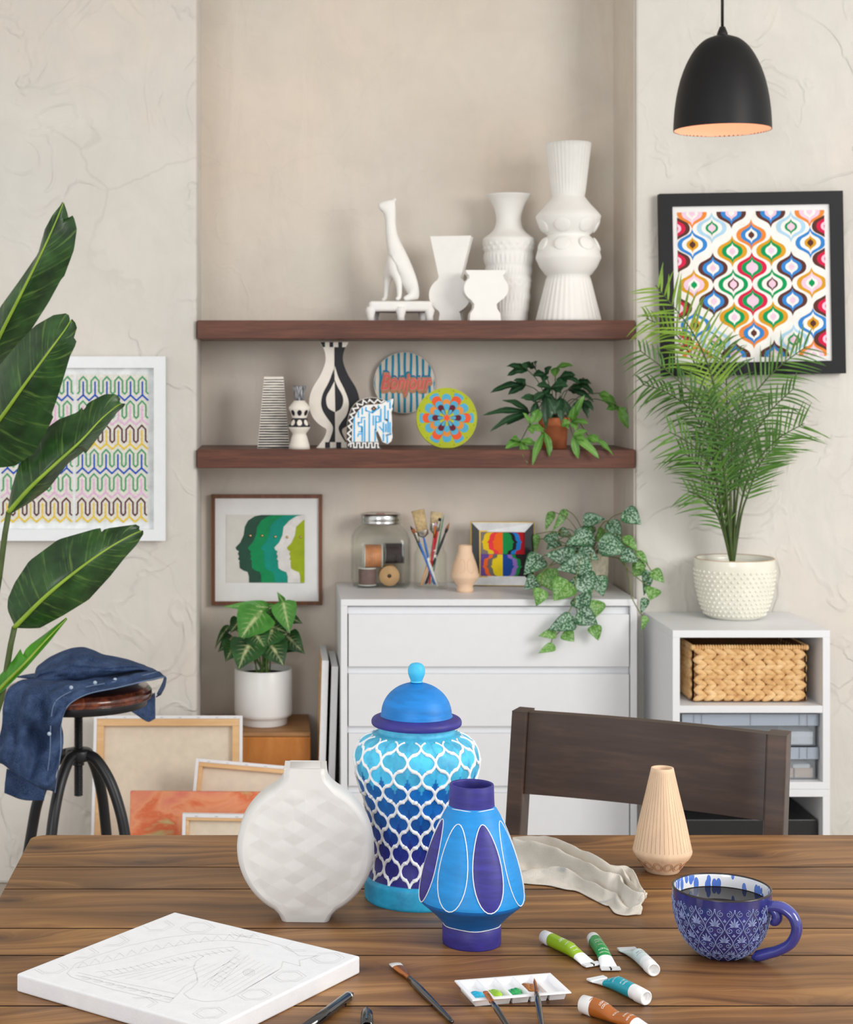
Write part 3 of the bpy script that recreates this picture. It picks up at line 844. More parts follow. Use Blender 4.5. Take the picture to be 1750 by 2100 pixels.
# ---- paint tubes
WC = flat('white_tube', (236, 238, 240), .32, .5, 0, .005)
def paint_tube(cap_px, end_px, colr, label, r0=.0078, pinch=0, txt=(245, 248, 245), roll=0, lines=(), band=None, capdark=True):
    a = onplane(*cap_px, TABLE + r0); e = onplane(*end_px, TABLE + .003)
    d = e - a; L = math.hypot(d.x, d.y); ang = math.atan2(d.y, d.x)
    t_ = thing('paint_tube', label, 'paint tube', (a.x, a.y, TABLE), ang, 'paint tubes on the table')
    b0, b1 = band or (.22, .74)
    cm = MB(); Mx = Matrix.Translation((0, 0, r0)) @ Matrix.Rotation(R(90), 4, 'Y')
    cl = L * .17
    cm.lathe([(.0001, -cl * .10), (r0 * .62, -cl * .10), (r0 * .66, -cl * .30), (r0 * .80, -cl * .5), (r0 * .97, -cl * .42), (r0 * 1.04, cl * .5), (r0 * 1.04, cl * .52)], 28, 0, M=Mx)
    cm.build('cap', flat('cap_plastic', (240, 240, 240), .4, .45, 0, .005), t_)
    def sect(s, n=28):
        w = r0 * (1 + .42 * max(0, (s - .55) / .45) ** 1.3); h = r0 * (1 - max(0, (s - .50) / .46)) if s < .96 else .0005
        h = max(.0006, h * (1 - (pinch * math.exp(-((s - .42) / .14) ** 2)))); w *= 1 + .10 * pinch * math.exp(-((s - .42) / .14) ** 2)
        zc_ = h + .0004 + (r0 - h) * (.0 if s > .5 else .25)
        if s > .9: zc_ += .0012
        return [Vector((L * s, w * cos(2*PI*k/n), zc_ + h * sin(2*PI*k/n))) for k in range(n)]
    bd = MB(); ss = [cl * .4 / L + (1 - cl * .4 / L) * i / 34 for i in range(35)]
    bd.grid([sect(s) for s in ss], lambda i, j: 1 if b0 <= (ss[i] + ss[i+1]) / 2 <= b1 else 0, closedu=True)
    ob = bd.build('tube_body', [WC, flat('tube_' + label.split()[0], colr, .28, .5, 0, .02)], t_)
    cr = MB()
    wE = r0 * 1.42
    for i in range(24):
        y = -wE + 2 * wE * (i + .5) / 24
        cr.box(L * .905, L * .998, y - wE / 34, y + wE / 34, .0018, .0036)
    cr.build('crimp', WC, t_)
    if capdark:
        MB().box(L * .93, L * .999, -.0009, .0009, .0020, .0039).build('seam_mark', M['black'], t_)
    # printed lines of lettering, wrapped on the body
    tx = MB()
    for (s, word, size, side) in lines:
        vs, fs = text_polys(word, size); hb = len(tx.v); out = []
        for (x, y, z) in vs:
            sp = s + y / L * -1 if side == 'across' else s + x / L
            across = x if side == 'across' else y
            ring_ = sect(min(.9, sp)); h = max(q.z for q in ring_) ; zc_ = (h + min(q.z for q in ring_)) / 2; hh = h - zc_; ww = max(q.y for q in ring_)
            th = PI / 2 + roll - across / r0
            out.append(Vector((L * sp, (ww + .00022) * cos(th), zc_ + (hh + .00022) * sin(th))))
        base = tx.add(out)
        for f_ in fs: tx.face([base + q for q in f_], 0, None, True)
    if lines: tx.build('printed_lettering', flat('print_%s' % label.split()[0], txt, .4, .4, 0, 0), t_, smooth=False)
    return t_
LN = lambda *w: [(.28 + .062 * i, x, .0026, 'across') for i, x in enumerate(w)]
paint_tube((1123, 1924), (1219, 1979), (142, 176, 30), 'lime green paint tube with white cap, left end of the row', r0=.0075, lines=[(.33, 'LIME', .0032, 'across'), (.36, 'GREEN', .0032, 'across'), (.48, 'ACRYLIC', .0026, 'across'), (.58, 'PAINT', .0028, 'across'), (.64, '12 ML', .0026, 'across')], roll=.2, band=(.10, .70))
paint_tube((1219, 1928), (1254, 1988), (22, 140, 66), 'emerald green paint tube with its crimped end towards the front', r0=.0075, lines=[(.26, 'GREEN', .0032, 'across'), (.33, 'ACRYLIC', .0028, 'across'), (.45, 'PAINT', .0028, 'across'), (.56, 'ACRYLIC', .0032, 'across'), (.62, 'NON TOXIC', .0022, 'across')], band=(.08, .66))
paint_tube((1337, 1985), (1284, 1943), (206, 222, 222), 'pale grey paint tube with grey lettering, nearest the mug', r0=.0075, txt=(120, 128, 136), lines=[(.34, 'METALLIC', .0026, 'across'), (.40, 'SILVER', .0030, 'across'), (.55, 'ACRYLIC', .0026, 'across'), (.62, 'PAINT', .0026, 'across')], roll=-.3, band=(.2, .99), capdark=False)
paint_tube((1318, 2043), (1220, 2004), (18, 158, 178), 'turquoise paint tube with its cap towards the front', r0=.0078, lines=[(.30, 'TEAL', .0032, 'across'), (.36, 'BLUE', .0030, 'across'), (.50, 'ACRYLIC', .0028, 'across'), (.60, 'PAINT', .0026, 'across'), (.66, '12 ML', .0026, 'across')], roll=-.5, band=(.18, .70), capdark=False)
paint_tube((1206, 2062), (1352, 2122), (166, 92, 32), 'squeezed brown paint tube at the bottom edge', r0=.0092, pinch=.45, lines=[(.22, 'LIGHT', .0034, 'across'), (.265, 'COCOA', .0034, 'across'), (.42, 'ACRYLIC', .0028, 'across'), (.56, 'PAINT', .0032, 'across'), (.62, 'NON TOXIC', .0026, 'across')], roll=.2, band=(.08, .68))

# ---- brushes on the table
COP = flat('copper_ferrule', (186, 112, 56), .28, .5, .85, .06)
HND = flat('black_lacquer_handle', (22, 22, 26), .16, .6, 0, .05, 30, 0, .5)
def brush(name, label, tip, end, tipc, kind='flat', group='artist brushes on the table', w=.0052, fl=.17, bl=.07, hr=.0034):
    tip, end = Vector(tip), Vector(end); d = end - tip; L = d.length
    t_ = thing(name, label, 'paintbrush', tip, 0, group)
    q = d.normalized().to_track_quat('X', 'Z'); Mx = q.to_matrix().to_4x4()
    def loft(mb, st, m=0):
        mb.grid([[Mx @ Vector((x, wy * cos(2*PI*k/16), hz * sin(2*PI*k/16))) for k in range(16)] for x, wy, hz in st], m, closedu=True)
    b1, f1 = L * bl, L * (bl + fl)
    m1 = MB()
    if kind == 'flat': loft(m1, [(0, .0001, .0001), (.0001, w, .0012), (b1, w * .95, .0020)])
    else: loft(m1, [(0, .0001, .0001), (b1 * .5, hr * .32, hr * .32), (b1, hr * .55, hr * .55)])
    m1.build('bristles', tipc, t_)
    m2 = MB()
    s = hr * .72
    if kind == 'flat': loft(m2, [(b1 - .0005, w * .98, .0024), (b1 + (f1-b1)*.45, w * .78, .0030), (f1 * .8, s * 1.05, s), (f1 * .84, s * 1.2, s * 1.15), (f1 * .88, s, s), (f1, s, s)])
    else: loft(m2, [(b1 - .0003, hr * .55, hr * .55), (f1 * .85, s * .9, s * .9), (f1 * .87, s, s), (f1, s * .9, s * .9)])
    m2.build('ferrule', COP, t_)
    m3 = MB(); loft(m3, [(f1 - .0005, s * .8, s * .8), (f1, s, s), (f1 + (L-f1)*.2, hr, hr), (f1 + (L-f1)*.45, hr * .9, hr * .9), (L * .97, hr * .6, hr * .6), (L * .995, hr * .5, hr * .5), (L, .0001, .0001)])
    m3.build('handle', HND, t_)
    return t_
brush('paintbrush', 'flat brush with white bristles and copper ferrule, lying left of the palette', onplane(810, 1976, TABLE + .0035), onplane(928, 2096, TABLE + .0030), flat('white_bristle', (232, 232, 228), .7), w=.0070, fl=.20, hr=.0040)
brush('paintbrush', 'small flat brush with orange tip dipping into the lime paint', onplane(996, 2034, TABLE + .0125), onplane(1062, 2135, TABLE + .0030), flat('orange_bristle', (186, 110, 58), .6), w=.0030, fl=.16, bl=.08)
brush('paintbrush', 'fine round brush with copper tip leaning across the palette beside the brown paint', onplane(1096, 2006, TABLE + .0145), onplane(1116, 2130, TABLE + .0032), flat('brown_bristle', (150, 88, 48), .6), kind='round', fl=.18, bl=.09, hr=.0034)

# ---- black pen and its cap
pt, pe = onplane(724, 2037, TABLE + .0055), onplane(612, 2120, TABLE + .0058)
d = pe - pt; pen = thing('pen', 'black marker pen without its cap, beside the canvas', 'pen', pt, math.atan2(d.y, d.x))
Ry = Matrix.Rotation(R(90), 4, 'Y'); L = d.length
b = MB(); b.lathe([(.0008, -.0005), (.0012, .0030), (.0024, .0034), (.0034, .0100), (.0036, .0102)], 24, 0, M=Ry); b.build('nib', flat('grey_nib', (70, 72, 76), .35), pen)
GB = flat('gloss_black', (16, 16, 19), .10, .6, 0, .05, 30, 0, .6)
b = MB(); b.lathe([(.0036, .0100), (.0050, .0112), (.0053, .0150), (.0054, L * .5), (.0054, L), (.0001, L)], 32, 0, M=Ry); b.build('barrel', GB, pen)
b = MB(); b.lathe([(.0047, .0096), (.0053, .0098), (.0053, .0116), (.0047, .0118)], 24, 0, M=Ry); b.build('collar', M['chrome'], pen)
cp0, cp1 = onplane(753, 2076, TABLE + .0062), onplane(752, 2150, TABLE + .0062); d = cp1 - cp0
cap = thing('pen_cap', 'glossy black pen cap lying right of the pen', 'pen cap', cp0, math.atan2(d.y, d.x))
b = MB(); b.lathe([(.0001, 0), (.0040, .0003), (.0056, .0020), (.0060, .0050), (.0062, .0420), (.0056, .0420), (.0054, .010)], 32, 0, M=Ry); b.build('cap_shell', GB, cap)
MB().box(.004, .036, -.0011, .0011, .0060, .0076).build('clip', GB, cap, .0004)
# =============================================================== ornaments on the shelves
class Z:
    """turns a place in a close look at the photo into a local (x, z) in metres at depth D, from a foot (cx, base_py)"""
    def __init__(s, ox, oy, k, D, cx, bpy_): s.ox, s.oy, s.k, s.S, s.cx, s.b = ox, oy, k, D / F, cx, bpy_
    def __call__(s, p): return ((s.ox + p[0] / s.k - s.cx) * s.S, (s.b - (s.oy + p[1] / s.k)) * s.S)
    def d(s, v): return v / s.k * s.S
def base_py(z, D): return HY + (EYE - z) * F / D
def X_at(px, D): return (px - VX) * D / F
def skin(name, vs, es, mat, parent, sub=2):
    me = bpy.data.meshes.new(name); me.from_pydata([v[0] for v in vs], es, []); me.materials.append(mat)
    o = bpy.data.objects.new(name, me); COL.objects.link(o); o.parent = parent
    md = o.modifiers.new('Skin', 'SKIN'); md.use_smooth_shade = True
    for sv, v in zip(me.skin_vertices[0].data, vs):
        r = v[1] if isinstance(v[1], tuple) else (v[1], v[1]); sv.radius = r
    me.skin_vertices[0].data[0].use_root = True
    s = o.modifiers.new('Subdivision', 'SUBSURF'); s.levels = sub; s.render_levels = sub
    return o
ZU, ZL = 1.5514, 1.1964
# ---- seated hound on a footstool
D = 4.87; cx = 817; z = Z(700, 270, 2.823, D, cx, base_py(ZU, D))
hd = thing('hound_figurine', 'white ceramic figurine of a seated hound on a small footstool, upper shelf', 'figurine', (X_at(cx, D), D, ZU))
def q3(px, py, y): a = z((px, py)); return Vector((a[0], y, a[1]))
u = z.d
V = [(q3(392, 905, .0), (u(70), u(60))), (q3(365, 800, .0), (u(76), u(62))), (q3(325, 700, 0), (u(66), u(54))), (q3(293, 620, 0), (u(46), u(40))), (q3(285, 540, 0), (u(38), u(34))),
     (q3(286, 475, 0), (u(38), u(34))), (q3(280, 424, 0), (u(44), u(38))), (q3(238, 430, 0), (u(34), u(30))), (q3(212, 436, 0), (u(26), u(22))),
     (q3(298, 775, .0), (u(62), u(50))), (q3(272, 850, .020), u(26)), (q3(266, 905, .022), u(17)), (q3(262, 965, .024), u(15)), (q3(238, 975, .026), u(13)),
     (q3(326, 850, -.018), u(26)), (q3(333, 905, -.022), u(17)), (q3(334, 965, -.022), u(15)), (q3(312, 975, -.024), u(13)),
     (q3(425, 950, -.026), u(34)), (q3(380, 965, -.030), u(18)), (q3(355, 972, -.030), u(13)), (q3(425, 950, .030), u(30)), (q3(375, 970, .032), u(16)),
     (q3(300, 405, -.012), u(12)), (q3(314, 392, -.016), u(8)), (q3(300, 405, .012), u(12)), (q3(314, 392, .016), u(8))]
E = [(0,1),(1,2),(2,3),(3,4),(4,5),(5,6),(6,7),(7,8),(2,9),(9,10),(10,11),(11,12),(12,13),(9,14),(14,15),(15,16),(16,17),(0,18),(18,19),(19,20),(0,21),(21,22),(6,23),(23,24),(6,25),(25,26)]
skin('hound', V, E, M['ceramic'], hd)
b = MB(); x0, zt = z((155, 985)); x1, zb = z((520, 1050))
b.box(x0, x1, -.055, .055, zb + .002, zt); b.build('stool_seat', M['ceramic'], hd, .009, segs=4)
for px, y in ((165, -.045), (338, -.052), (503, -.045), (200, .045), (480, .045)):
    xx, _ = z((px, 0)); b = MB(); b.lathe([(.0001, 0), (.011, 0), (.010, .012), (.0145, .030), (.010, .040), (.0001, .0405)], 16, o=(xx, y, .0)); b.build('leg', M['ceramic'], hd)

# ---- slab vases
def slab(name, label, D, cx, zz, pts, thick, yaw=0, mirror=None, zb=ZU):
    t_ = thing(name, label, 'vase', (X_at(cx, D), D, zb), yaw)
    pl = [zz(p) for p in pts]; zmin = min(p[1] for p in pl); pl = [(x, z_ - zmin) for x, z_ in pl]
    b = MB(); b.prism(pl, -thick / 2, thick / 2, smooth_side=False); b.build('body', M['ceramic'], t_, .003, segs=3)
    return t_
D = 4.88; cx = 925; z = Z(700, 270, 2.823, D, cx, base_py(ZU, D))
arcl = [(600 + 0, 848)] + [(635 + 118 * cos(a), 945 + 105 * sin(a)) for a in [R(-128 - 6.5 * k) for k in range(0, 19)]]
arcr = [(635 + 118 * cos(a), 945 + 105 * sin(a)) for a in [R(118 / 2 + 0 - 6.0 * k) for k in range(0, 18)]]
body = [(522, 606), (572, 842)] + [(635 + 120 * cos(R(a)), 945 + 108 * sin(R(a))) for a in range(-126, -246, -8)] + [(578, 1052), (570, 1098), (703, 1098), (694, 1052)] + [(635 + 120 * cos(R(a)), 945 + 108 * sin(R(a))) for a in range(64, -58, -8)] + [(700, 842), (758, 606)]
slab('slab_vase', 'white slab vase with flared square neck over a round belly, behind the small urn', D, cx, z, body, .060, R(-12))
D = 4.79; cx = 995; z = Z(700, 270, 2.823, D, cx, base_py(ZU, D))
body = [(714, 820), (722, 838), (735, 850)] + [(833 + 128 * cos(R(a)), 925 + 92 * sin(R(a))) for a in range(-140, -232, -8)] + [(764, 1016), (762, 1040), (742, 1070), (738, 1110), (918, 1110), (914, 1070), (895, 1040), (893, 1016)] + [(833 + 128 * cos(R(a)), 925 + 92 * sin(R(a))) for a in range(52, -40, -8)] + [(930, 850), (942, 838), (948, 820)]
slab('slab_urn', 'small white slab urn in front of the carved bottle vase', D, cx, z, body, .055)
# ---- carved bottle vase
D = 4.94; cx = 1043.5; S = D / F / 2.823; bp_ = (base_py(ZU, D) - 270) * 2.823
b2 = thing('carved_vase', 'white flared neck vase with carved bands, upper shelf behind the small urn', 'vase', (X_at(cx, D), D, ZU))
pf = [(.0001, 0), (108 * S, 0)] + [((a) * S, (bp_ - y) * S) for a, y in [(112, 1070), (125, 900), (136, 780), (145, 680), (150, 632)]]
fine_ = []
for (r0, a), (r1, c) in zip(pf[1:], pf[2:]):
    for k in range(10): fine_.append((r0 + (r1-r0)*k/10, a + (c-a)*k/10))
up_ = [(x * S, (bp_ - y) * S) for x, y in [(150, 632), (146, 618), (110, 592), (86, 566), (74, 530), (73, 495), (84, 445), (104, 402), (127, 372), (127, 366), (118, 368), (90, 420), (66, 500)]]
def carve(a, r, zz):
    y = bp_ - zz / S
    if 640 < y < 690: return r + .0026 * max(0, sin(22 * a) * sin((y - 640) / 50 * 2 * PI))
    if 705 < y < 770: return r + .0036 * max(0, sin(34 * a + .0 * y)) * sin(PI * (y - 705) / 65)
    if 785 < y < 830: return r + .0022 * sin(44 * a) * sin((y - 785) / 45 * PI)
    if 845 < y < 905: return r + .0030 * max(0, cos(18 * a) * cos((y - 845) / 60 * 3 * PI))
    if 935 < y < 990: return r + .0036 * max(0, sin(34 * a)) * sin(PI * (y - 935) / 55)
    if 1000 < y < 1050: return r + .0013 * sin(40 * a)
    return r - (.0018 if (696 < y < 702 or 776 < y < 782 or 836 < y < 842 or 910 < y < 916 or 1052 < y < 1058) else 0)
b = MB(); b.lathe([pf[0]] + fine_ + seg(up_, 4), 136, rf=carve); b.build('body', M['ceramic'], b2)
# ---- tall ridged totem vase
D = 4.86; cx = 1166; S = D / F / 2.823; bp_ = (base_py(ZU, D) - 270) * 2.823
tv = thing('totem_vase', 'tall white stacked totem vase with ridged top and base, right end of upper shelf', 'vase', (X_at(cx, D), D, ZU))
pr_ = [(.1, 1098), (185, 1098)] + [(185 - 63 * k / 8, 1085 - 250 * k / 8) for k in range(9)] + [(135, 826), (165, 785), (186, 738), (188, 728), (178, 690), (160, 655), (140, 622), (122, 604), (120, 600), (136, 588), (160, 560), (178, 525), (187, 495), (186, 488), (165, 462), (130, 425), (98, 384), (94, 376)] + [(94 + 36 * k / 8, 374 - 306 * k / 8) for k in range(9)] + [(124, 66), (110, 110), (84, 380)]
def rib(a, r, zz):
    y = bp_ - zz / S
    k = 1 if y > 850 else (1 if y < 368 and r > 92 * S else 0)
    return r + .0021 * (abs(cos(17 * a)) - .5) * k
b = MB(); b.lathe([(x * S, (bp_ - y) * S) for x, y in pr_], 170, rf=rib)
for k in range(7):
    a = R(-90 - 22 + 51.4 * k)
    for y, tilt in ((548, -.45), (655, .45)):
        rr = (160 if y == 548 else 162) * S
        Mx = Matrix.Rotation(a, 4, 'Z') @ Matrix.Rotation(-tilt, 4, 'Y')
        b.ball(Vector((rr * cos(a), rr * sin(a), (bp_ - y) * S)), .006, 50 * S, 44 * S, 16, 10, M=Mx)
b.build('body', M['ceramic'], tv)

# =============================================================== lower shelf
INK, IV = M['ink'], flat('ivory_paint', (236, 230, 220), .6, .3, 0, .015)
D = 4.87; cx = 561; z = Z(510, 690, 7.292, D, cx, base_py(ZL, D))
sv = thing('striped_vase', 'tapered ivory vase with fine black horizontal stripes, left end of lower shelf', 'vase', (X_at(cx, D), D, ZL))
b = MB(); pl = [z(p) for p in ((135, 1668), (232, 605), (520, 605), (612, 1668))]; zm = pl[0][1]; pl = [(x, q - zm) for x, q in pl]
lo_, hi_ = [Vector((pl[0][0], -.030, 0)), Vector((pl[3][0], -.030, 0)), Vector((pl[3][0], .030, 0)), Vector((pl[0][0], .030, 0))], [Vector((pl[1][0], -.018, pl[1][1])), Vector((pl[2][0], -.018, pl[1][1])), Vector((pl[2][0], .018, pl[1][1])), Vector((pl[1][0], .018, pl[1][1]))]
b.grid([lo_, hi_], 0, closedu=True); b.quad(hi_); b.quad(lo_[::-1])
H = pl[1][1]
for k in range(27):
    t0 = (k + .10) / 27 * .985; hh = .0105 + .006 * (1 - t0)
    N = 10; up, dn = [], []
    for i in range(N + 1):
        f = i / N
        for arr, t in ((dn, t0 + .004 * noise.noise((f * 3, k * 2.1, 0))), (up, t0 + hh * 1.25 + .004 * noise.noise((f * 3 + 9, k * 2.1, 0)))):
            a, c = lo_[0].lerp(hi_[0], t), lo_[1].lerp(hi_[1], t); p = a.lerp(c, .01 + .985 * f); p.y -= .0006; arr.append(p)
    b.grid([dn, up], 1)
b.build('body', [IV, INK], sv, smooth=False)

D = 4.80; cx = 614.2; S = D / F / 7.292; bp_ = 1695
st = thing('totem_vase', 'small black and white totem vase between the striped vase and the leaf patterned vase', 'vase', (X_at(cx, D), D, ZL))
pr_ = [(.1, 1695), (160, 1695), (150, 1640), (118, 1520), (100, 1472), (104, 1462), (135, 1420), (163, 1375), (164, 1366), (150, 1330), (126, 1270), (108, 1232), (110, 1222), (130, 1170), (152, 1110), (162, 1084), (158, 1072), (120, 1020), (84, 978), (70, 972), (84, 880), (104, 758), (98, 752), (70, 900)]
def matof(i):
    y = pr_[i][1]; y2 = pr_[i+1][1]
    if y <= 972 and i > 8: return 2
    if 8 <= i <= 10: return 1
    return 0
b = MB(); b.lathe([(x * S, (bp_ - y) * S) for x, y in pr_], 72, matof, rf=lambda a, r, q: r + (.0006 * sin(30 * a) if q < .028 * .9 else (.0007 * sin(36 * a) if q > .096 else 0)))
def oval_on(b, ca, y, hy, ha, m):
    rows = []
    tab = sorted([(q, x) for x, q in pr_[1:-3]])
    for i in range(4):
        rows.append([(lambda yy, a: Vector(((interp(tab, yy) * S + .0006) * cos(a), (interp(tab, yy) * S + .0006) * sin(a), (bp_ - yy) * S)))(y + hy * i / 3 * sin(t), ca + ha * i / 3 * cos(t)) for t in [2*PI*k/18 for k in range(18)]])
    b.grid(rows, m, closedu=True)
for k in range(8):
    a = R(-90 + 45 * k); oval_on(b, a, 1155, 44, .25, 1); oval_on(b, a, 1300, 44, .27, 0)
t = NT('streaked_ink'); v = t.coord((260, 260, 12)); n = t.noise(v, 1.0, 3)
b.build('body', [IV, INK, t.set(t.ramp(n, [(.44, (58, 60, 68)), (.60, (176, 176, 180))]), .6)], st)

D = 4.88; cx = 686; z = Z(510, 690, 7.292, D, cx, base_py(ZL, D))
lv = thing('leaf_vase', 'black and white slab vase with a split leaf pattern and checkered rim', 'vase', (X_at(cx, D), D, ZL))
CXm = 1278
left = [(1062, 92), (1088, 128), (1116, 180), (1140, 250), (1150, 340), (1130, 440), (1066, 590), (962, 760), (914, 890), (903, 1000), (920, 1120), (975, 1235), (1065, 1325), (1146, 1376), (1162, 1412), (1150, 1460), (1112, 1540), (1060, 1610), (1012, 1668)]
leftS = [left[0]] + [(p.x, p.y) for p in catmull([(a, c, 0) for a, c in left], 3)][1:]
zb_ = z((0, 1668))[1]
fz = lambda p: (z(p)[0], z(p)[1] - zb_)
rightS = [(2 * CXm - x, y) for x, y in leftS]
b = MB(); b.prism([fz(p) for p in leftS + rightS[::-1]], -.022, .022, 0, 0)
A = Art(b, -.022, .0004, fz)
A.poly([(CXm, 92)] + rightS + [(CXm, 1668)], 1, 1)
wh, bk = 0, 1
lcur = [(1270, 490), (1200, 680), (1112, 850), (1082, 1000), (1110, 1120), (1180, 1230), (1248, 1330), (1256, 1400), (1230, 1490), (1195, 1580)]
rcur = [(1284, 440), (1340, 620), (1420, 780), (1480, 930), (1492, 1040), (1462, 1170), (1392, 1270), (1342, 1360), (1362, 1450), (1440, 1580)]
sm = lambda c: [(p.x, p.y) for p in catmull([(a, q, 0) for a, q in c], 3)]
A.poly(sm(lcur) + [(1292, 1580), (1288, 1140), (1282, 640)], bk, 2)
A.poly(sm(rcur) + [(1292, 1580), (1288, 1140), (1282, 640)], wh, 2)
A.poly([(1282, 670)] + sm([(1282, 670), (1222, 790), (1166, 890), (1158, 980), (1190, 1075), (1292, 1136)]), wh, 3)
A.poly([(1282, 650)] + sm([(1282, 650), (1330, 760), (1392, 870), (1412, 970), (1378, 1080), (1292, 1136)]), bk, 3)
for i, (a, c) in enumerate(zip((1064, 1140, 1206, 1262, 1336, 1396), (1140, 1206, 1262, 1336, 1396, 1494))):
    A.poly([(a + (6 if i == 0 else 0), 92), (c - (2 if i == 5 else 0), 92), (c - (45 if i == 5 else 0), 166), (a + (48 if i == 0 else 0), 166)], bk if i % 2 == 0 else wh, 4)
for i, (a, c) in enumerate(zip((1082, 1140, 1215, 1305, 1382), (1140, 1215, 1305, 1382, 1474))):
    A.poly([(a, 1580), (c, 1580), (c + (58 if i == 4 else 0), 1664), (a - (58 if i == 0 else 0), 1664)], bk if i % 2 else wh, 4)
b.build('body', [IV, INK], lv)

# ---- striped horse head plaque
BL = flat('bright_blue_paint', (48, 176, 236), .5, .3, 0, .03); TAN = flat('pale_plywood', (190, 168, 138), .7, .2, 0, .05); DK = flat('dark_brown_paint', (58, 50, 48), .6, .3)
D = 4.80; cx = 757; z = Z(690, 700, 5.833, D, cx, 700 + 1280 / 5.833)
hp_ = thing('horse_head_plaque', 'wooden horse head cutout with blue stripes and zigzag mane on the lower shelf', 'plaque', (X_at(cx, D), D, ZL + .0004), 0)
out = [(530, 1280), (500, 1200), (482, 1150), (470, 1085), (488, 1062), (530, 1150), (548, 1196), (610, 1222), (655, 1190), (670, 1135), (660, 1060), (664, 980), (660, 900), (655, 840), (672, 800), (660, 776), (674, 735), (680, 680), (640, 690), (596, 712), (560, 690), (500, 672), (420, 664), (340, 676), (270, 702), (216, 745), (178, 800), (148, 880), (130, 960), (120, 1050), (122, 1150), (126, 1280)]
b = MB(); b.prism([z(p) for p in out], -.011, .011, 0, 2)
A = Art(b, -.011, .0005, z)
A.poly([(126, 1276), (122, 1150), (121, 1050), (131, 960), (150, 882), (180, 802), (218, 748), (272, 705), (341, 680), (420, 668), (500, 676), (560, 694), (585, 712), (540, 740), (440, 750), (350, 755), (290, 790), (240, 850), (205, 920), (190, 1000), (185, 1100), (183, 1195)], 3, 1)
zig = [(150, 1270), (145, 1230), (175, 1205), (135, 1165), (172, 1130), (132, 1095), (180, 1055), (140, 1010), (185, 980), (150, 940), (200, 905), (165, 870), (222, 845), (195, 800), (262, 790), (240, 740), (310, 755), (320, 700), (372, 738), (395, 690), (450, 735), (490, 690), (535, 725), (570, 705)]
A.ribbon(zig, .0036, 0, 2)
for x, y0, y1 in ((212, 900, 1195), (262, 830, 910), (262, 960, 1000), (308, 790, 870), (308, 1010, 1190), (336, 930, 1195), (392, 850, 1195), (352, 780, 830), (440, 880, 1000), (462, 1040, 1190), (470, 900, 1060), (530, 800, 960), (560, 960, 1090), (578, 760, 940), (590, 980, 1080), (616, 820, 1085), (640, 720, 800), (560, 1100, 1190), (606, 1130, 1212), (640, 960, 1090), (500, 760, 800), (430, 790, 850)):
    A.ribbon([(x, y0), (x, y1)], .0040, 1, 2)
for pl in ([(255, 965), (300, 965), (300, 905), (345, 905)], [(262, 1075), (300, 1075), (300, 1010), (262, 1010)], [(255, 1135), (262, 1100), (300, 1100)], [(460, 890), (510, 890), (510, 960), (470, 960)], [(350, 820), (430, 850), (520, 780)], [(510, 1010), (550, 1060)], [(600, 720), (650, 700)]):
    A.ribbon(pl, .0032, 1, 2)
A.poly([(445, 765), (482, 800), (445, 830), (410, 800)], 3, 3); A.poly([(445, 785), (460, 800), (445, 815), (430, 800)], 4, 4)
for x in (380, 482): A.poly([(x, 715), (x + 24, 745), (x - 24, 745)], 3, 3); A.poly([(x, 728), (x + 10, 742), (x - 10, 742)], 4, 4)
A.poly([(580, 925), (600, 918), (616, 945), (600, 950)], 3, 4)
A.ribbon([(590, 1118), (655, 1098)], .0028, 1, 4); A.ribbon([(588, 1128), (655, 1106)], .0008, 3, 5); A.ribbon([(588, 1112), (655, 1092)], .0008, 3, 5)
A.poly([(128, 1278), (172, 1196), (500, 1196), (527, 1278)], 3, 4)
key = [(140, 1262)]
for k in range(5): key += [(170 + 72*k, 1262), (170 + 72*k, 1210), (206 + 72*k, 1210), (206 + 72*k, 1262)]
A.ribbon([(x, y + (0 if True else 0)) for x, y in key[1:]] + [(512, 1262)], .0037, 0, 5)
b.build('cutout', [flat('white_paint', (240, 240, 238), .5, .3, 0, .01), BL, TAN, DK, flat('ochre_paint', (176, 130, 84), .6)], hp_)

# ---- round striped wall plaque with lettering
D = 5.0483; cx = 829.2; S = D / F; z = Z(690, 700, 5.833, D, cx, 784.9)
bj = thing('bonjour_plaque', 'round teal striped plaque lettered Bonjour in layered colours, hanging on the alcove wall', 'plaque', (X_at(cx, D), D, EYE - (784.9 - HY) * S))
Rr = 62.9 * S
b = MB(); b.prism([(Rr * cos(t), Rr * sin(t)) for t in [2*PI*k/72 for k in range(72)]], -.008, .012, 0, 1, smooth_side=True)
A = Art(b, -.008, .0004)
TE = flat('teal_paint', (14, 142, 178), .6, .3, 0, .04)
for k, x in enumerate((455, 525, 598, 672, 745, 818, 890, 963, 1037, 1110, 1172)):
    xc, _ = z((x, 0)); w_ = (30 if k not in (0, 10) else 22) / 5.833 * S / 2 
    L_, R_ = xc - w_, xc + w_
    L_, R_ = max(L_, -Rr * .985), min(R_, Rr * .985)
    N = 10; a = []; c = []
    for i in range(N + 1):
        f = i / N
        hl, hr = math.sqrt(max(0, (Rr*.985)**2 - L_**2)), math.sqrt(max(0, (Rr*.985)**2 - R_**2))
        j = .0007 * sin(f * 9 + k * 2)
        a.append((L_ + j, -hl + 2*hl*f)); c.append((R_ + j, -hr + 2*hr*f))
    for i in range(N): A.poly([a[i], c[i], c[i+1], a[i+1]], 2, 1)
b.build('disc', [flat('cream_paint', (226, 218, 206), .7, .2, 0, .02), flat('dark_edge', (60, 66, 72), .6), TE], bj)
tx = MB(); sz = .040; vs, fs = text_polys('Bonjour', sz, .28, 0); wmin, wmax = min(v[0] for v in vs), max(v[0] for v in vs)
sc_ = (590 / 5.833 * S) / (wmax - wmin)
vsb, fsb = text_polys('Bonjour', sz, .28, .0022); 
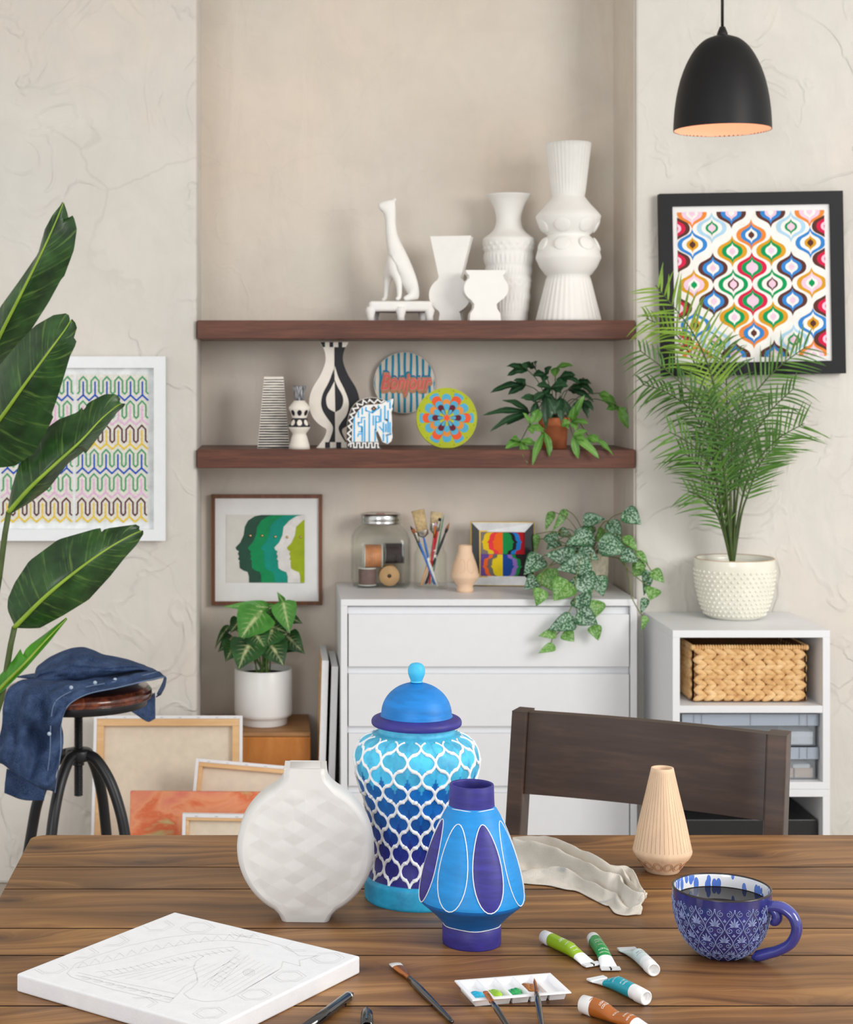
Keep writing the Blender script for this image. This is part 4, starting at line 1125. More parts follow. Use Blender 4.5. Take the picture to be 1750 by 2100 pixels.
for li, (dx, dz, m, bold) in enumerate(((-.0026, .0100, 0, 1), (-.0020, .0068, 1, 1), (-.0010, .0036, 2, 1), (.0, .0004, 3, 1), (.0005, -.0036, 4, 1), (.0010, -.0072, 4, 1), (0.0006, -.0014, 5, 0), (0, .0006, 2, 0))):
    vv, ff = (vsb, fsb) if bold else (vs, fs); base = tx.add([(v[0] * sc_ + dx + z((820, 0))[0], -.0094 - .0004 * li, v[1] * sc_ * 1.45 + dz + z((0, 500))[1]) for v in vv])
    for f_ in ff: tx.face([base + q for q in f_], m, None, True)
tx.build('lettering', [flat('royal_blue', (20, 84, 170), .6), flat('sea_green', (40, 160, 138), .6), flat('coral', (240, 98, 92), .6), flat('pink_tan', (206, 142, 124), .6), flat('ochre_tan', (190, 134, 94), .6), flat('pink', (222, 150, 150), .6)], bj, smooth=False)

# ---- mandala disc
D = 4.83; cx = 690 + 1322 / 5.833; S = D / F; Rr = 62.3 * S
md_ = thing('mandala_disc', 'round lime green disc with blue and orange scalloped flower, standing on lower shelf', 'plaque', (X_at(cx, D), D, ZL), 0, rx=R(-6))
b = MB(); zc = Rr
b.prism([(Rr * cos(t), zc + max(-Rr * .985, Rr * sin(t))) for t in [2*PI*k/72 for k in range(72)]], -.006, .006, 0, 0, smooth_side=True)
A = Art(b, -.006, .0005, lambda p: (p[0] * Rr, zc - .0 + p[1] * Rr))
cols_ = dict(b=1, o=2, y=3, m=4, l=0)
def scallop(a, r, ha, m, layer, flat_=False):
    r_in = r - r * sin(ha) * (.85 if not flat_ else .25)
    pts = [(0, 0)]
    N = 14
    for i in range(N + 1):
        t = -1 + 2 * i / N; rad = r_in + (r - r_in) * math.sqrt(max(0, 1 - t * t)); pts.append((rad * cos(a + ha * t), rad * sin(a + ha * t)))
    A.poly(pts, m, layer)
for k in range(6):
    e, o_ = R(60 * k), R(60 * k + 30)
    scallop(e, .90, .20, 1, 1, True); scallop(o_, .80, .235, 1, 1)
    scallop(e, .80, .25, 2, 2); scallop(o_, .62, .25, 3, 3)
    scallop(e, .62, .25, 1, 4); scallop(o_, .475, .25, 1, 4 + .5)
    scallop(e, .48, .25, 4, 5.2); scallop(o_, .27, .20, 0, 6.2)
    scallop(e, .30, .19, 1, 6.6)
star = []
for k in range(24): star.append(((.15 if k % 2 else .075) * cos(R(15*k)), (.15 if k % 2 else .075) * sin(R(15*k))))
A.poly(star, 2, 7.4)
for k in range(12): A.disc((.92 * cos(R(30*k + 15)), .92 * sin(R(30*k + 15))), .014, .014, 5, 2, 8)
b.build('disc', [flat('lime_paint', (172, 182, 34), .6, .3, 0, .03), flat('blue_felt', (84, 170, 204), .7, .2, 0, .03), flat('orange_red_felt', (228, 92, 50), .7, .2, 0, .03), flat('amber_felt', (222, 142, 62), .7, .2, 0, .03), flat('maroon_felt', (98, 34, 50), .7, .2, 0, .03), INK], md_)
# =============================================================== chest of drawers and what stands on it
DZ = 0.796; DF = 4.67; DX0, DX1 = .183, .9827; DB = 5.055
ch = thing('chest_of_drawers', 'white chest of four plain drawers standing in the alcove', 'chest of drawers', ((DX0 + DX1) / 2, DF, 0))
hw = (DX1 - DX0) / 2; dep = DB - DF
b = MB(); tk = .018
b.box(-hw, hw, 0, dep, DZ - .018, DZ); b.box(-hw, -hw + tk, .0, dep, 0, DZ - .018); b.box(hw - tk, hw, .0, dep, 0, DZ - .018); b.box(-hw + tk, hw - tk, dep - .012, dep, .02, DZ - .018); b.box(-hw + tk, hw - tk, .012, dep - .012, .02, .085)
b.build('carcass', M['white'], ch, .0014)
pit = .161
for k in range(4):
    ztop = DZ - .041 - pit * k; b = MB(); b.box(-hw + tk + .003, hw - tk - .003, .001, .018, ztop - .141, ztop)
    b.box(-hw + tk + .006, hw - tk - .006, .018, .34, ztop - .135, ztop - .010)
    # grip recess behind the upper edge: a plain bar set back
    b.box(-hw + tk + .001, hw - tk - .001, .017, .035, ztop - .001, ztop + .019)
    b.build('drawer', M['white'], ch, .0014)

GLASS = NT('clear_glass')
_tr = GLASS.node('ShaderNodeBsdfTransparent'); _gl = GLASS.node('ShaderNodeBsdfGlossy', Roughness=.03); _lw = GLASS.node('ShaderNodeLayerWeight', Blend=.34); _fr = GLASS.node('ShaderNodeFresnel', IOR=1.45)
_tr.inputs['Color'].default_value = (1, 1, 1, 1)
GLASS.link(GLASS.ramp(_lw.outputs['Facing'], [(.45, (254, 255, 254)), (.88, (250, 252, 251)), (1, (112, 132, 128))]), _tr.inputs['Color'])
_mx = GLASS.node('ShaderNodeMixShader'); GLASS.link(GLASS.math('ADD', GLASS.math('MULTIPLY', GLASS.math('POWER', _lw.outputs['Facing'], 3.0), .40), .02), _mx.inputs[0]); GLASS.link(_tr.outputs[0], _mx.inputs[1]); GLASS.link(_gl.outputs[0], _mx.inputs[2]); GLASS.link(_mx.outputs[0], GLASS.n['Material Output'].inputs['Surface']); GLASS = GLASS.m
def topD(py): return F * (EYE - DZ) / (py - HY)
# ---- storage jar with spools
D = 4.968; cx = 781; S = D / F
mj = thing('storage_jar', 'large square shouldered glass storage jar with tin lid holding spools', 'jar', (X_at(cx, D), D, DZ + .0003))
def rounded(h, r, n=6):
    pts = []
    for sx, sy, a0 in ((1, 1, 0), (-1, 1, 90), (-1, -1, 180), (1, -1, 270)):
        for k in range(n + 1):
            a = R(a0 + 90 * k / n); pts.append((sx * (h - r) + r * cos(a), sy * (h - r) + r * sin(a)))
    return pts
def shell(mb, levels, m=0, dy=.9, flip=False):
    rows = [[Vector((x, y * dy, z_)) for x, y in rounded(h, r)] for h, r, z_ in levels]; mb.grid(rows, m, flipv=flip, closedu=True)
    e = rows[-1]; 
b = MB(); W = 59 * S
lv_ = [(.0001, .00005, 0), (W * .86, .02, 0), (W * .97, .028, .006), (W, .03, .016), (W, .03, .120), (W * .985, .034, .140), (W * .90, .045, .158), (W * .76, .05, .170), (W * .68, .0555, .176), (W * .665, .0545, .182), (W * .665, .0545, .196)]
iv_ = [(W * .665 - .003, .051, .196), (W * .665 - .003, .051, .180), (W * .74, .047, .168), (W * .88, .042, .155), (W - .004, .027, .137), (W - .0035, .027, .018), (W * .93, .024, .008), (W * .8, .018, .004), (.0001, .00005, .004)]
shell(b, lv_ + iv_); b.build('glass', GLASS, mj)
b = MB(); rl_ = 42 * S
b.lathe([(rl_ - .0015, .1785), (rl_, .1795), (rl_ + .0008, .184), (rl_ - .0006, .187), (rl_ + .0004, .190), (rl_ + .0004, .204), (rl_ - .002, .2075), (rl_ - .006, .2085), (rl_ - .010, .2070), (.016, .2068), (.0001, .2068)], 56)
ol = b.build('lid', M['chrome'], mj)
MB().box(-.012, .012, -.012, .012, .2068, .2074).build('red_label', flat('faded_red_label', (176, 104, 84), .6), ol)
def spool(name, label, loc, axis, r, h, core, thread, flange, hole=True, rz=0, tr=.9):
    t_ = thing(name, label, 'spool', loc, rz, 'spools in the storage jar')
    Mx = {'z': Matrix(), 'x': Matrix.Rotation(R(90), 4, 'Y'), 'y': Matrix.Rotation(R(90), 4, 'X')}[axis]
    b = MB()
    for s in (-1, 1):
        z0 = s * h / 2; z1 = s * (h / 2 - h * .05)
        b.lathe([(core * .5, z0), (r * .98, z0), (r, (z0+z1)/2), (r * .98, z1), (core * .5, z1)], 32, M=Mx)
    b.lathe([(core * .5, -h/2), (core * .5, h/2)], 24, M=Mx)
    b.build('bobbin', flange, t_)
    b = MB(); N = 26; prf = []
    for k in range(N + 1):
        zz = -h * .44 + h * .88 * k / N; prf.append((r * tr * (.93 + .05 * (k % 2) + .02 * sin(k * 1.7)), zz))
    b.lathe([(core, -h * .45)] + prf + [(core, h * .45)], 32, M=Mx); b.build('thread', thread, t_)
    return t_
jx, jy, jz = X_at(cx, D), D, DZ + .0045
fl_w = flat('clear_flange', (214, 218, 214), .3, .5); kraft = flat('kraft_board', (186, 148, 106), .85, .2, 0, .05)
spool('spool', 'spool of copper coloured cord lying sideways, upper left in the jar', (jx - .0236, jy - .028, jz + .0845), 'x', .034, .052, .012, flat('copper_cord', (200, 132, 84), .45, .4, 0, .1), fl_w, tr=1.0)
spool('spool', 'spool of mauve grey thread upright at the lower left of the jar', (jx - .0400, jy - .028, jz + .0265), 'z', .0262, .050, .010, flat('mauve_thread', (116, 92, 88), .7, .3, 0, .08), fl_w, tr=.99)
spool('spool', 'kraft cardboard spool with a dark hole facing the front of the jar', (jx + .0220, jy - .022, jz + .0292), 'y', .0290, .046, .012, flat('tan_twine', (176, 138, 98), .8, .3, 0, .08), kraft)
spool('spool', 'spool of dark brown thread at the upper right of the jar', (jx + .038, jy - .012, jz + .0905), 'x', .030, .056, .010, flat('dark_brown_thread', (48, 34, 34), .6, .3, 0, .08), flat('grey_flange', (120, 122, 122), .3), tr=1.0)

# ---- glass of brushes
D = 4.92; cx = 883; S = D / F; gx, gy = X_at(cx, D), D
bj2 = thing('brush_jar', 'clear glass jar crowded with paintbrushes on the chest of drawers', 'jar', (gx, gy, DZ + .0003))
b = MB(); r = 34 * S
b.lathe(seg([(.0001, 0), (r * .90, 0), (r, .006), (r, .060), (r * .985, .096), (r * .86, .108), (r * .84, .116), (r * .90, .122), (r * .90, .128), (r * .84, .129), (r * .78, .127), (r * .78, .116), (r * .80, .108), (r * .92, .094), (r - .0035, .060), (r - .004, .010), (r * .7, .006), (.0001, .006)], 2), 48)
b.build('glass', GLASS, bj2)
tanb = flat('hog_bristle', (196, 172, 128), .8, .2, 0, .1, 120); SILV = flat('silver_ferrule', (200, 198, 192), .2, .5, 1, .05)
def jarbrush(label, foot, head, w, kind, bris, ferr, hand, bl, fl, hr=.0032):
    """foot: (x,y) at the glass bottom ; head: pixel of the bristle end"""
    a = Vector((gx + foot[0], gy + foot[1], DZ + .010)); e = P(head[0], head[1], gy + head[2]); d = a - e; L = d.length
    t_ = thing('paintbrush', label, 'paintbrush', e, 0, 'brushes standing in the glass jar')
    xv = d.normalized(); zv = Vector((0, -1, 0)); zv = (zv - xv * zv.dot(xv)).normalized(); q = Matrix((xv, zv.cross(xv), zv)).transposed().to_4x4()
    def loft(m_, st):
        b = MB(); b.grid([[q @ Vector((x, wy * cos(2*PI*k/14), hz * sin(2*PI*k/14))) for k in range(14)] for x, wy, hz in st], 0, closedu=True); return b
    if kind == 'flat': loft(0, [(0, .0001, .0001), (.0001, w, .004), (bl, w * .86, .006), (bl + .0001, .0001, .0001)]).build('bristles', bris, t_)
    elif kind == 'fan': loft(0, [(0, .0001, .0001), (.0001, w, .0015), (bl * .6, w * .6, .002), (bl, w * .22, .003), (bl + .0001, .0001, .0001)]).build('bristles', bris, t_)
    elif kind == 'dot': loft(0, [(0, .0001, .0001), (w * .3, w * .8, w * .8), (w, w, w), (w * 1.7, w * .8, w * .8), (w * 2, .001, .001)]).build('bristles', bris, t_)
    else: loft(0, [(0, .0001, .0001), (bl * .35, w * .5, w * .5), (bl, w, w), (bl + .0001, .0001, .0001)]).build('bristles', bris, t_)
    wf = w * .9 if kind == 'flat' else (w if kind == 'round' else .003)
    loft(0, [(bl - .0005, wf, .0062 if kind == 'flat' else wf), (bl + fl * .6, wf * (1 if kind != 'flat' else .95), .006 if kind == 'flat' else wf), (bl + fl, hr, hr), (bl + fl + .0001, .0001, .0001)]).build('ferrule', ferr, t_)
    loft(0, [(bl + fl - .001, hr * .8, hr * .8), (bl + fl + .03, hr * 1.2, hr * 1.2), (L - .004, hr * .8, hr * .8), (L, .0001, .0001)]).build('handle', hand, t_)
bkh = flat('black_handle', (28, 28, 32), .3); redh = flat('red_handle', (190, 30, 48), .3); bluh = flat('blue_handle', (40, 110, 196), .3); orb = flat('sable_bristle', (158, 96, 52), .6); nat = flat('natural_handle', (216, 166, 124), .6); wht = flat('white_handle', (232, 232, 230), .4); dkb = flat('dark_bristle', (66, 34, 34), .6)
jarbrush('wide tan bristle brush leaning left, tallest in the glass jar', (.010, -.006), (857, 1046, -.005), .0185, 'flat', tanb, SILV, bluh, .060, .020)
jarbrush('broad pale tan bristle brush at the back of the glass jar', (-.004, .014), (896, 1050, .020), .0170, 'flat', flat('pale_hog_bristle', (212, 190, 148), .8, .2, 0, .1, 120), SILV, wht, .034, .03)
jarbrush('slim brush with dark red tip at the far left of the glass jar', (.020, -.004), (842, 1078, .0), .0038, 'round', dkb, orb, bkh, .012, .014)
jarbrush('slim sable brush with silver ferrule crossing to the left of the jar', (.014, -.012), (848, 1082, -.014), .0045, 'round', orb, SILV, bluh, .016, .03)
jarbrush('pink tipped round brush with red handle in the glass jar', (-.004, -.010), (894, 1070, -.010), .0036, 'round', flat('lilac_bristle', (206, 160, 196), .6), COP, redh, .012, .034)
jarbrush('black sponge dauber with red handle in the glass jar', (-.010, .002), (903, 1062, -.004), .0052, 'dot', M['black'], SILV, redh, .010, .028)
jarbrush('dark tipped brush with black handle leaning right in the glass jar', (-.016, -.006), (922, 1072, -.004), .0045, 'round', orb, bkh, bkh, .018, .012)
jarbrush('thin green handled tool at the right of the glass jar', (.004, .016), (911, 1055, .010), .0018, 'round', flat('green_tip', (60, 150, 110), .4), flat('green_tip', (60, 150, 110)), flat('green_tip', (60, 150, 110)), .02, .02, .0018)
e1 = P(886, 1146, gy - .006)
t_ = thing('craft_stick', 'bare wooden stick slanting inside the lower half of the glass jar', 'stick', (gx - .028, gy - .014, DZ + .008), 0)
b = MB(); d = Vector((gx + .006, gy - .004, DZ + .105)) - Vector((gx - .028, gy - .014, DZ + .008)); b.tube([d * 0, d * .5, d], .0040, 10); b.build('shaft', nat, t_)
t_ = thing('craft_stick', 'white plastic stick slanting to the lower right inside the glass jar', 'stick', (gx + .020, gy - .020, DZ + .008), 0)
b = MB(); d = Vector((gx - .010, gy - .010, DZ + .085)) - Vector((gx + .020, gy - .020, DZ + .008)); b.tube([d * 0, d * .5, d], .0042, 10); b.build('shaft', wht, t_)

# ---- little unpainted wooden vase
D = 4.83; cx = 954; S = D / F
lw = thing('bud_vase', 'small pale unpainted wooden bud vase between the brush jar and the framed faces', 'vase', (X_at(cx, D), D, DZ))
pv = [(.1, 1219), (17, 1219), (17.5, 1213), (16, 1207), (20, 1200), (28, 1190), (29.5, 1186), (28.5, 1182), (24, 1165), (18, 1146), (14.5, 1136), (14, 1124), (13, 1122.5), (11.5, 1124), (11, 1140), (.1, 1142)]
b = MB(); b.lathe([(a * S, (1219 - y) * S) for a, y in pv], 40)
for k in range(8):
    ca = R(-90 + 45 * k + 22); ring = []
    for j in range(20):
        t = 2*PI*j/20; yy = 1164 + 14 * sin(t); rr = interp([(1136, 14.5), (1146, 18), (1165, 24), (1182, 28.5)], yy) * S; a = ca + .30 * cos(t) * (1 + .0 * sin(t)); ring.append((rr * cos(a), rr * sin(a), (1219 - yy) * S))
    b.tube(ring, .0006, 5, 1, closed=True)
b.build('body', [flat('raw_maple', (230, 198, 168), .7, .2, 0, .03, 20), flat('raw_maple_groove', (216, 180, 148), .7)], lw)

# ---- faces helper
def profile_face(s=1):
    return [(.62, 0), (.55, 0), (.52, .10), (.50, .14), (.34, .18), (.16, .22), (.12, .27), (.15, .33), (.09, .36), (.12, .40), (.08, .42), (.13, .47), (.10, .50), (0, .535), (.05, .58), (.16, .66), (.19, .72), (.20, .80), (.27, .90), (.40, .97), (.60, 1.0), (.90, 1.0)]
def framed(name, label, cat, D, x0, x1, yt, yb, rail, matf, depth=.022, group=None, yaw=0, roll=0, zfloor=None):
    S = D / F; cx = (x0 + x1) / 2; w = (x1 - x0) * S; h = (yb - yt) * S; zc = EYE - ((yt + yb) / 2 - HY) * S
    t_ = thing(name, label, cat, (X_at(cx, D), D, zc - h / 2), yaw, group, ry=roll)
    for pl in ([(-w/2, 0), (w/2, 0), (w/2 - rail, rail), (-w/2 + rail, rail)], [(-w/2, h), (-w/2 + rail, h - rail), (w/2 - rail, h - rail), (w/2, h)], [(-w/2, 0), (-w/2 + rail, rail), (-w/2 + rail, h - rail), (-w/2, h)], [(w/2, 0), (w/2, h), (w/2 - rail, h - rail), (w/2 - rail, rail)]):
        pass
    b = MB()
    for pl in ([(-w/2, 0), (w/2, 0), (w/2 - rail, rail), (-w/2 + rail, rail)], [(-w/2 + rail, h - rail), (w/2 - rail, h - rail), (w/2, h), (-w/2, h)], [(-w/2, 0), (-w/2 + rail, rail), (-w/2 + rail, h - rail), (-w/2, h)], [(w/2 - rail, rail), (w/2, 0), (w/2, h), (w/2 - rail, h - rail)]):
        b.prism(pl, -depth / 2, depth / 2)
    b.build('frame', matf, t_, .001)
    return t_, w, h, S
# ---- green heads picture on the alcove wall
gd, w, h, S = framed('framed_picture', 'walnut framed picture of overlapping green head profiles, above the white pot', 'picture', 5.047, 434, 661, 1014, 1240, .0105, wood('walnut_frame', (84, 48, 28), (112, 68, 42), (132, 84, 54), 'z', 10, 6))
b = MB(); b.box(-w/2 + .009, w/2 - .009, -.004, .009, .009, h - .009); b.build('mat_board', M['paperwhite'], gd)
z = Z(400, 640, 3.5, 5.047, 547.5, 1240); b = MB()
A = Art(b, -.0045, .0008, z)
zc0, zc1 = z((225, 1940)), z((792, 1450)); A.clip = (zc0[0], z((786, 0))[0], zc0[1], z((0, 1455))[1])
A.poly([(225, 1440), (792, 1445), (788, 1952), (222, 1945)], 0, 1)
head = [(388, 1960), (388, 1895), (378, 1864), (345, 1852), (322, 1836), (318, 1792), (322, 1784), (310, 1770), (318, 1752), (308, 1732), (316, 1716), (298, 1704), (292, 1688), (326, 1652), (350, 1600), (358, 1540), (382, 1495), (430, 1464), (500, 1450), (560, 1448)]
for k, dx in enumerate((0, 88, 182, 278, 368)):
    pts = [(x + dx * (1 if y > 1500 else 1.0) + (k * 6 if y < 1500 else 0), y) for x, y in head]
    A.poly(pts + [(1300, 1440), (1300, 1960)], k + 1, 2 + k)
ob = b.build('paper_artwork', [flat('laid_paper', (222, 220, 214), .9, .1, 0, .02), flat('forest_green_paper', (40, 78, 64), .8), flat('emerald_paper', (0, 142, 84), .8), flat('teal_paper', (0, 146, 128), .8), flat('white_paper', (226, 222, 220), .8), flat('lime_paper', (158, 176, 28), .8)], gd, smooth=False)
for x, y in ((398, 1603), (482, 1603), (577, 1610), (662, 1613), (757, 1613)):
    b = MB(); q = z((x, y)); b.ball((q[0], -.0095, q[1]), .0042, .003, .0042, 12, 8); b.build('gold_stud', flat('gold_stud', (206, 176, 120), .25, .5, .9), gd)

# ---- small mirrored frame with coloured faces
D = 4.965; z = Z(700, 1030, 4.268, D, 1029, 1030 + 775 / 4.268)
sf = thing('framed_picture', 'small black and silver frame of rainbow coloured face profiles on the chest', 'picture', (X_at(1029, D), D, DZ + .0006), R(-5), None, rx=R(-4))
x0, z1 = z((1135, 215)); x1, z0 = z((1690, 775)); z0 = 0
b = MB(); b.box(x0, x1, -.006, .012, z0, z1); b.build('back_board', flat('gold_edge', (206, 170, 70), .35, .5, .6), sf, .001)
ix0, iz1 = z((1222, 305)); ix1, iz0 = z((1605, 690)); iz0 -= z((0, 775))[1]; iz1 -= z((0, 775))[1]
e = .0025
for nm, pl, m in (('upper_rail', [(x0+e, z1-e), (x1-e, z1-e), (ix1, iz1), (ix0, iz1)], 'sv'), ('lower_rail', [(x0+e, z0+e), (ix0, iz0), (ix1, iz0), (x1-e, z0+e)], 'sv'), ('left_rail', [(x0+e, z1-e), (ix0, iz1), (ix0, iz0), (x0+e, z0+e)], 'bk'), ('right_rail', [(x1-e, z1-e), (x1-e, z0+e), (ix1, iz0), (ix1, iz1)], 'bk')):
    b = MB(); n = len(pl); outer = [p for p in pl if abs(p[0]) > abs(ix0) + .004 or p[1] > iz1 + .004 or p[1] < iz0 - .004]
    pts = [Vector((p[0], -.012 if p in outer else -.005, p[1])) for p in pl]
    ar = sum(pl[i-1][0]*pl[i][1] - pl[i][0]*pl[i-1][1] for i in range(n))
    if ar < 0: pts = pts[::-1]
    b.quad(pts); b.quad([Vector((q.x, -.004, q.z)) for q in pts][::-1])
    for i in range(n): b.quad([pts[i], Vector((pts[i].x, -.004, pts[i].z)), Vector((pts[i-1].x, -.004, pts[i-1].z)), pts[i-1]])
    b.build(nm, flat('silver_bevel', (222, 224, 226), .3, .5) if m == 'sv' else flat('black_glass_bevel', (34, 36, 42), .12, .6), sf, smooth=False)
b = MB(); A = Art(b, -.0060, .0005, lambda p: (ix0 + p[0] * (ix1 - ix0), iz0 + p[1] * (iz1 - iz0)), clip=(ix0, ix1, iz0, iz1))
def face(x, y, s, w_, flipx, flipy, m, layer, back=None):
    pts = [(x + (-1 if flipx else 1) * (q[0] - .5) * w_, y + (q[1] if not flipy else 1 - q[1]) * s) for q in profile_face()]
    bx = x + (-1 if flipx else 1) * .45 * w_ if back is None else back
    A.poly(pts + [(bx, pts[-1][1]), (bx, pts[0][1])], m, layer)
cl = [(130, 118, 110), (176, 20, 32), (104, 74, 150), (36, 30, 34), (226, 192, 30), (232, 60, 70), (240, 104, 30), (20, 140, 70), (28, 26, 30), (30, 120, 200), (240, 104, 40), (112, 104, 100), (226, 200, 30), (20, 70, 150), (142, 106, 190), (20, 130, 70)]
A.poly([(0, .5), (.5, .5), (.5, 1), (0, 1)], 0, 1); A.poly([(.5, .5), (1, .5), (1, 1), (.5, 1)], 1, 1); A.poly([(0, 0), (.5, 0), (.5, .5), (0, .5)], 2, 1); A.poly([(.5, 0), (1, 0), (1, .5), (.5, .5)], 3, 1)
for k, (dx, m) in enumerate(((0.16, 4), (.29, 5), (.40, 6))): face(dx, .5, .49, .28, False, False, m, 2 + k, .5)
for k, (dx, m) in enumerate(((.80, 9), (.70, 8), (.62, 7))): face(dx, .5, .49, .28, True, False, m, 2 + k, .5)
for k, (dx, m) in enumerate(((.18, 10), (.27, 11), (.37, 12))): face(dx, .0, .49, .28, False, True, m, 2 + k, .5)
for k, (dx, m) in enumerate(((.80, 15), (.72, 14), (.62, 13))): face(dx, .0, .49, .28, True, True, m, 2 + k, .5)
b.build('face_artwork', [flat('face_paper_%d' % i, c, .7, .2, 0, .04) for i, c in enumerate(cl)], sf, smooth=False)
# =============================================================== plants
def leafmat(name, dark, mid, light, kind, pale=(200, 212, 170), rough=.38):
    t = NT(name); uv = t.node('ShaderNodeUVMap'); sp = t.node('ShaderNodeSeparateXYZ'); t.link(uv.outputs[0], sp.inputs[0])
    c_ = t.math('ABSOLUTE', t.math('SUBTRACT', sp.outputs[0], .5)); v = t.coord(); n = t.noise(v, 18, 3)
    c = t.ramp(n, [(.3, dark), (.5, mid), (.72, light)])
    hgt = None
    if kind == 'veins':
        w = t.math('SUBTRACT', t.math('MULTIPLY', sp.outputs[1], 1.0), t.math('MULTIPLY', c_, .22))
        cm = t.node('ShaderNodeCombineXYZ'); t.link(t.math('MULTIPLY', w, 38), cm.inputs[0]); t.link(t.math('MULTIPLY', c_, 1.6), cm.inputs[1])
        st = t.noise(cm.outputs[0], 1.0, 3, .6)
        c = t.mix(t.math('MULTIPLY', t.grey(st, .54, .70), .5), c, pale); hgt = st
        mid_ = t.grey(c_, .022, .012); c = t.mix(mid_, c, (128, 158, 48))
    elif kind == 'satin':
        cm = t.node('ShaderNodeTexNoise', Scale=210.0, Detail=2.0); t.link(v, cm.inputs['Vector'])
        k = t.grey(cm.outputs['Fac'], .46, .56); e = t.grey(c_, .47, .36); m_ = t.grey(c_, .012, .035)
        c = t.mix(t.math('MULTIPLY', t.math('MULTIPLY', k, t.math('MULTIPLY', e, m_)), .8), c, pale)
    elif kind == 'arrow':
        w = t.math('SUBTRACT', sp.outputs[1], t.math('MULTIPLY', c_, .55))
        wv = t.node('ShaderNodeMath', operation='SINE'); t.link(t.math('MULTIPLY', w, 46), wv.inputs[0])
        near = t.grey(c_, .34, .03); vein = t.math('MULTIPLY', t.grey(wv.outputs[0], .45, .95), near)
        core = t.grey(c_, .085, .015); k = t.math('MAXIMUM', t.math('MULTIPLY', core, .9), t.math('MULTIPLY', vein, .55))
        c = t.mix(t.math('MULTIPLY', k, t.grey(t.noise(v, 60, 2), .25, .55)), c, pale)
    elif kind == 'mid':
        c = t.mix(t.math('MULTIPLY', t.grey(c_, .16, .0), .45), c, pale)
    nb = t.bump(hgt if hgt is not None else t.noise(v, 120, 2), .15, .003)
    m = t.set(c, rough, 0, .4, nb)
    # leaves let a little light through
    tr = t.node('ShaderNodeBsdfTranslucent'); t.link(c if not isinstance(c, tuple) else c, tr.inputs['Color'])
    mx = t.node('ShaderNodeMixShader'); mx.inputs[0].default_value = .16
    t.link(t.b.outputs[0], mx.inputs[1]); t.link(tr.outputs[0], mx.inputs[2]); t.link(mx.outputs[0], t.n['Material Output'].inputs['Surface'])
    return m
# ---- bird of paradise at the left edge
def resample(pts, n):
    pts = [Vector((p[0], p[1], 0)) for p in pts]; L = [0]
    for a, b in zip(pts, pts[1:]): L.append(L[-1] + (b - a).length)
    out = []
    for k in range(n + 1):
        s = L[-1] * k / n
        for i in range(len(pts) - 1):
            if s <= L[i+1] + 1e-9:
                t = (s - L[i]) / max(1e-9, L[i+1] - L[i]); out.append(pts[i].lerp(pts[i+1], t)); break
    return out
BOP = leafmat('strelitzia_leaf', (26, 50, 26), (42, 74, 36), (58, 96, 48), 'veins', (116, 150, 70), .30)
BOP2 = leafmat('strelitzia_young_leaf', (52, 118, 26), (66, 138, 34), (84, 156, 46), 'veins', (120, 176, 70), .38)
MID = flat('midrib_green', (134, 164, 52), .45, .4, 0, .06)
bop = thing('bird_of_paradise', 'tall potted plant at the left edge with broad glossy paddle leaves', 'plant', (-.80, 3.50, 0))
off = Vector((-.80, 3.50, 0))
def paddle(left, mid, right, D0, D1, bl, br, mat, n=44):
    sm = lambda c: [(p.x, p.y) for p in catmull([(a, b_, 0) for a, b_ in c], 4)]
    Lp, Mp, Rp = resample(left, n), resample(sm(mid), n), resample(right, n)
    b = MB(); rows = []; ms = []
    K = 5
    for i in range(n + 1):
        s = i / n; Dm = D0 + (D1 - D0) * s - .05 * sin(PI * s); row = []
        c = P(Mp[i].x, Mp[i].y, Dm); ms.append(c + Vector((0, -.0035, 0)) - off)
        for k in range(-K, K + 1):
            f = abs(k) / K; e = Lp[i] if k < 0 else Rp[i]; q = Mp[i].lerp(e, f)
            dd = Dm + (bl if k < 0 else br) * (f ** 1.4) * sin(PI * min(1, s * .95 + .05)) ** .7 + .004 * sin(17 * s + k) * f
            row.append(P(q.x, q.y, dd) - off)
        rows.append(row)
    b.grid(rows, 0)
    o = b.build('leaf', mat, bop)
    b = MB(); b.tube(ms, [.0048 * (1 - .8 * i / n) for i in range(n + 1)], 8); b.build('midrib', MID, o)
    return P(Mp[0].x, Mp[0].y, D0) - off
f1 = paddle([(-45, 790), (-30, 700), (0, 630), (40, 575), (78, 520), (92, 470), (108, 440), (122, 424), (128, 414)], [(-45, 800), (-5, 700), (40, 610), (85, 520), (116, 452), (130, 416)], [(-45, 805), (0, 752), (60, 683), (100, 620), (125, 574), (132, 566), (152, 512), (158, 468), (150, 440), (143, 455), (137, 432), (131, 416)], 3.62, 3.50, .03, .05, BOP)
f2 = paddle([(-60, 900), (-50, 810), (0, 748), (40, 700), (72, 668), (78, 664), (110, 646), (138, 642), (144, 650), (142, 662)], [(-60, 935), (0, 860), (50, 790), (100, 722), (134, 676), (146, 656)], [(-60, 950), (-10, 960), (30, 956), (70, 930), (98, 880), (112, 850), (104, 856), (118, 815), (132, 770), (144, 730), (156, 706), (158, 694), (150, 698), (158, 672), (154, 660), (148, 654)], 3.42, 3.30, .06, .04, BOP)
f3 = paddle([(16, 1040), (24, 1000), (38, 955), (54, 930), (82, 888), (120, 860), (160, 845), (168, 834), (172, 842), (180, 826), (215, 808), (240, 808), (247, 818), (244, 826)], [(18, 1050), (60, 1002), (110, 955), (165, 905), (205, 862), (235, 836), (248, 828)], [(22, 1054), (60, 1032), (100, 1002), (140, 950), (168, 930), (178, 918), (176, 930), (215, 880), (240, 846), (257, 832), (258, 826), (252, 827)], 3.40, 3.46, .05, .06, BOP)
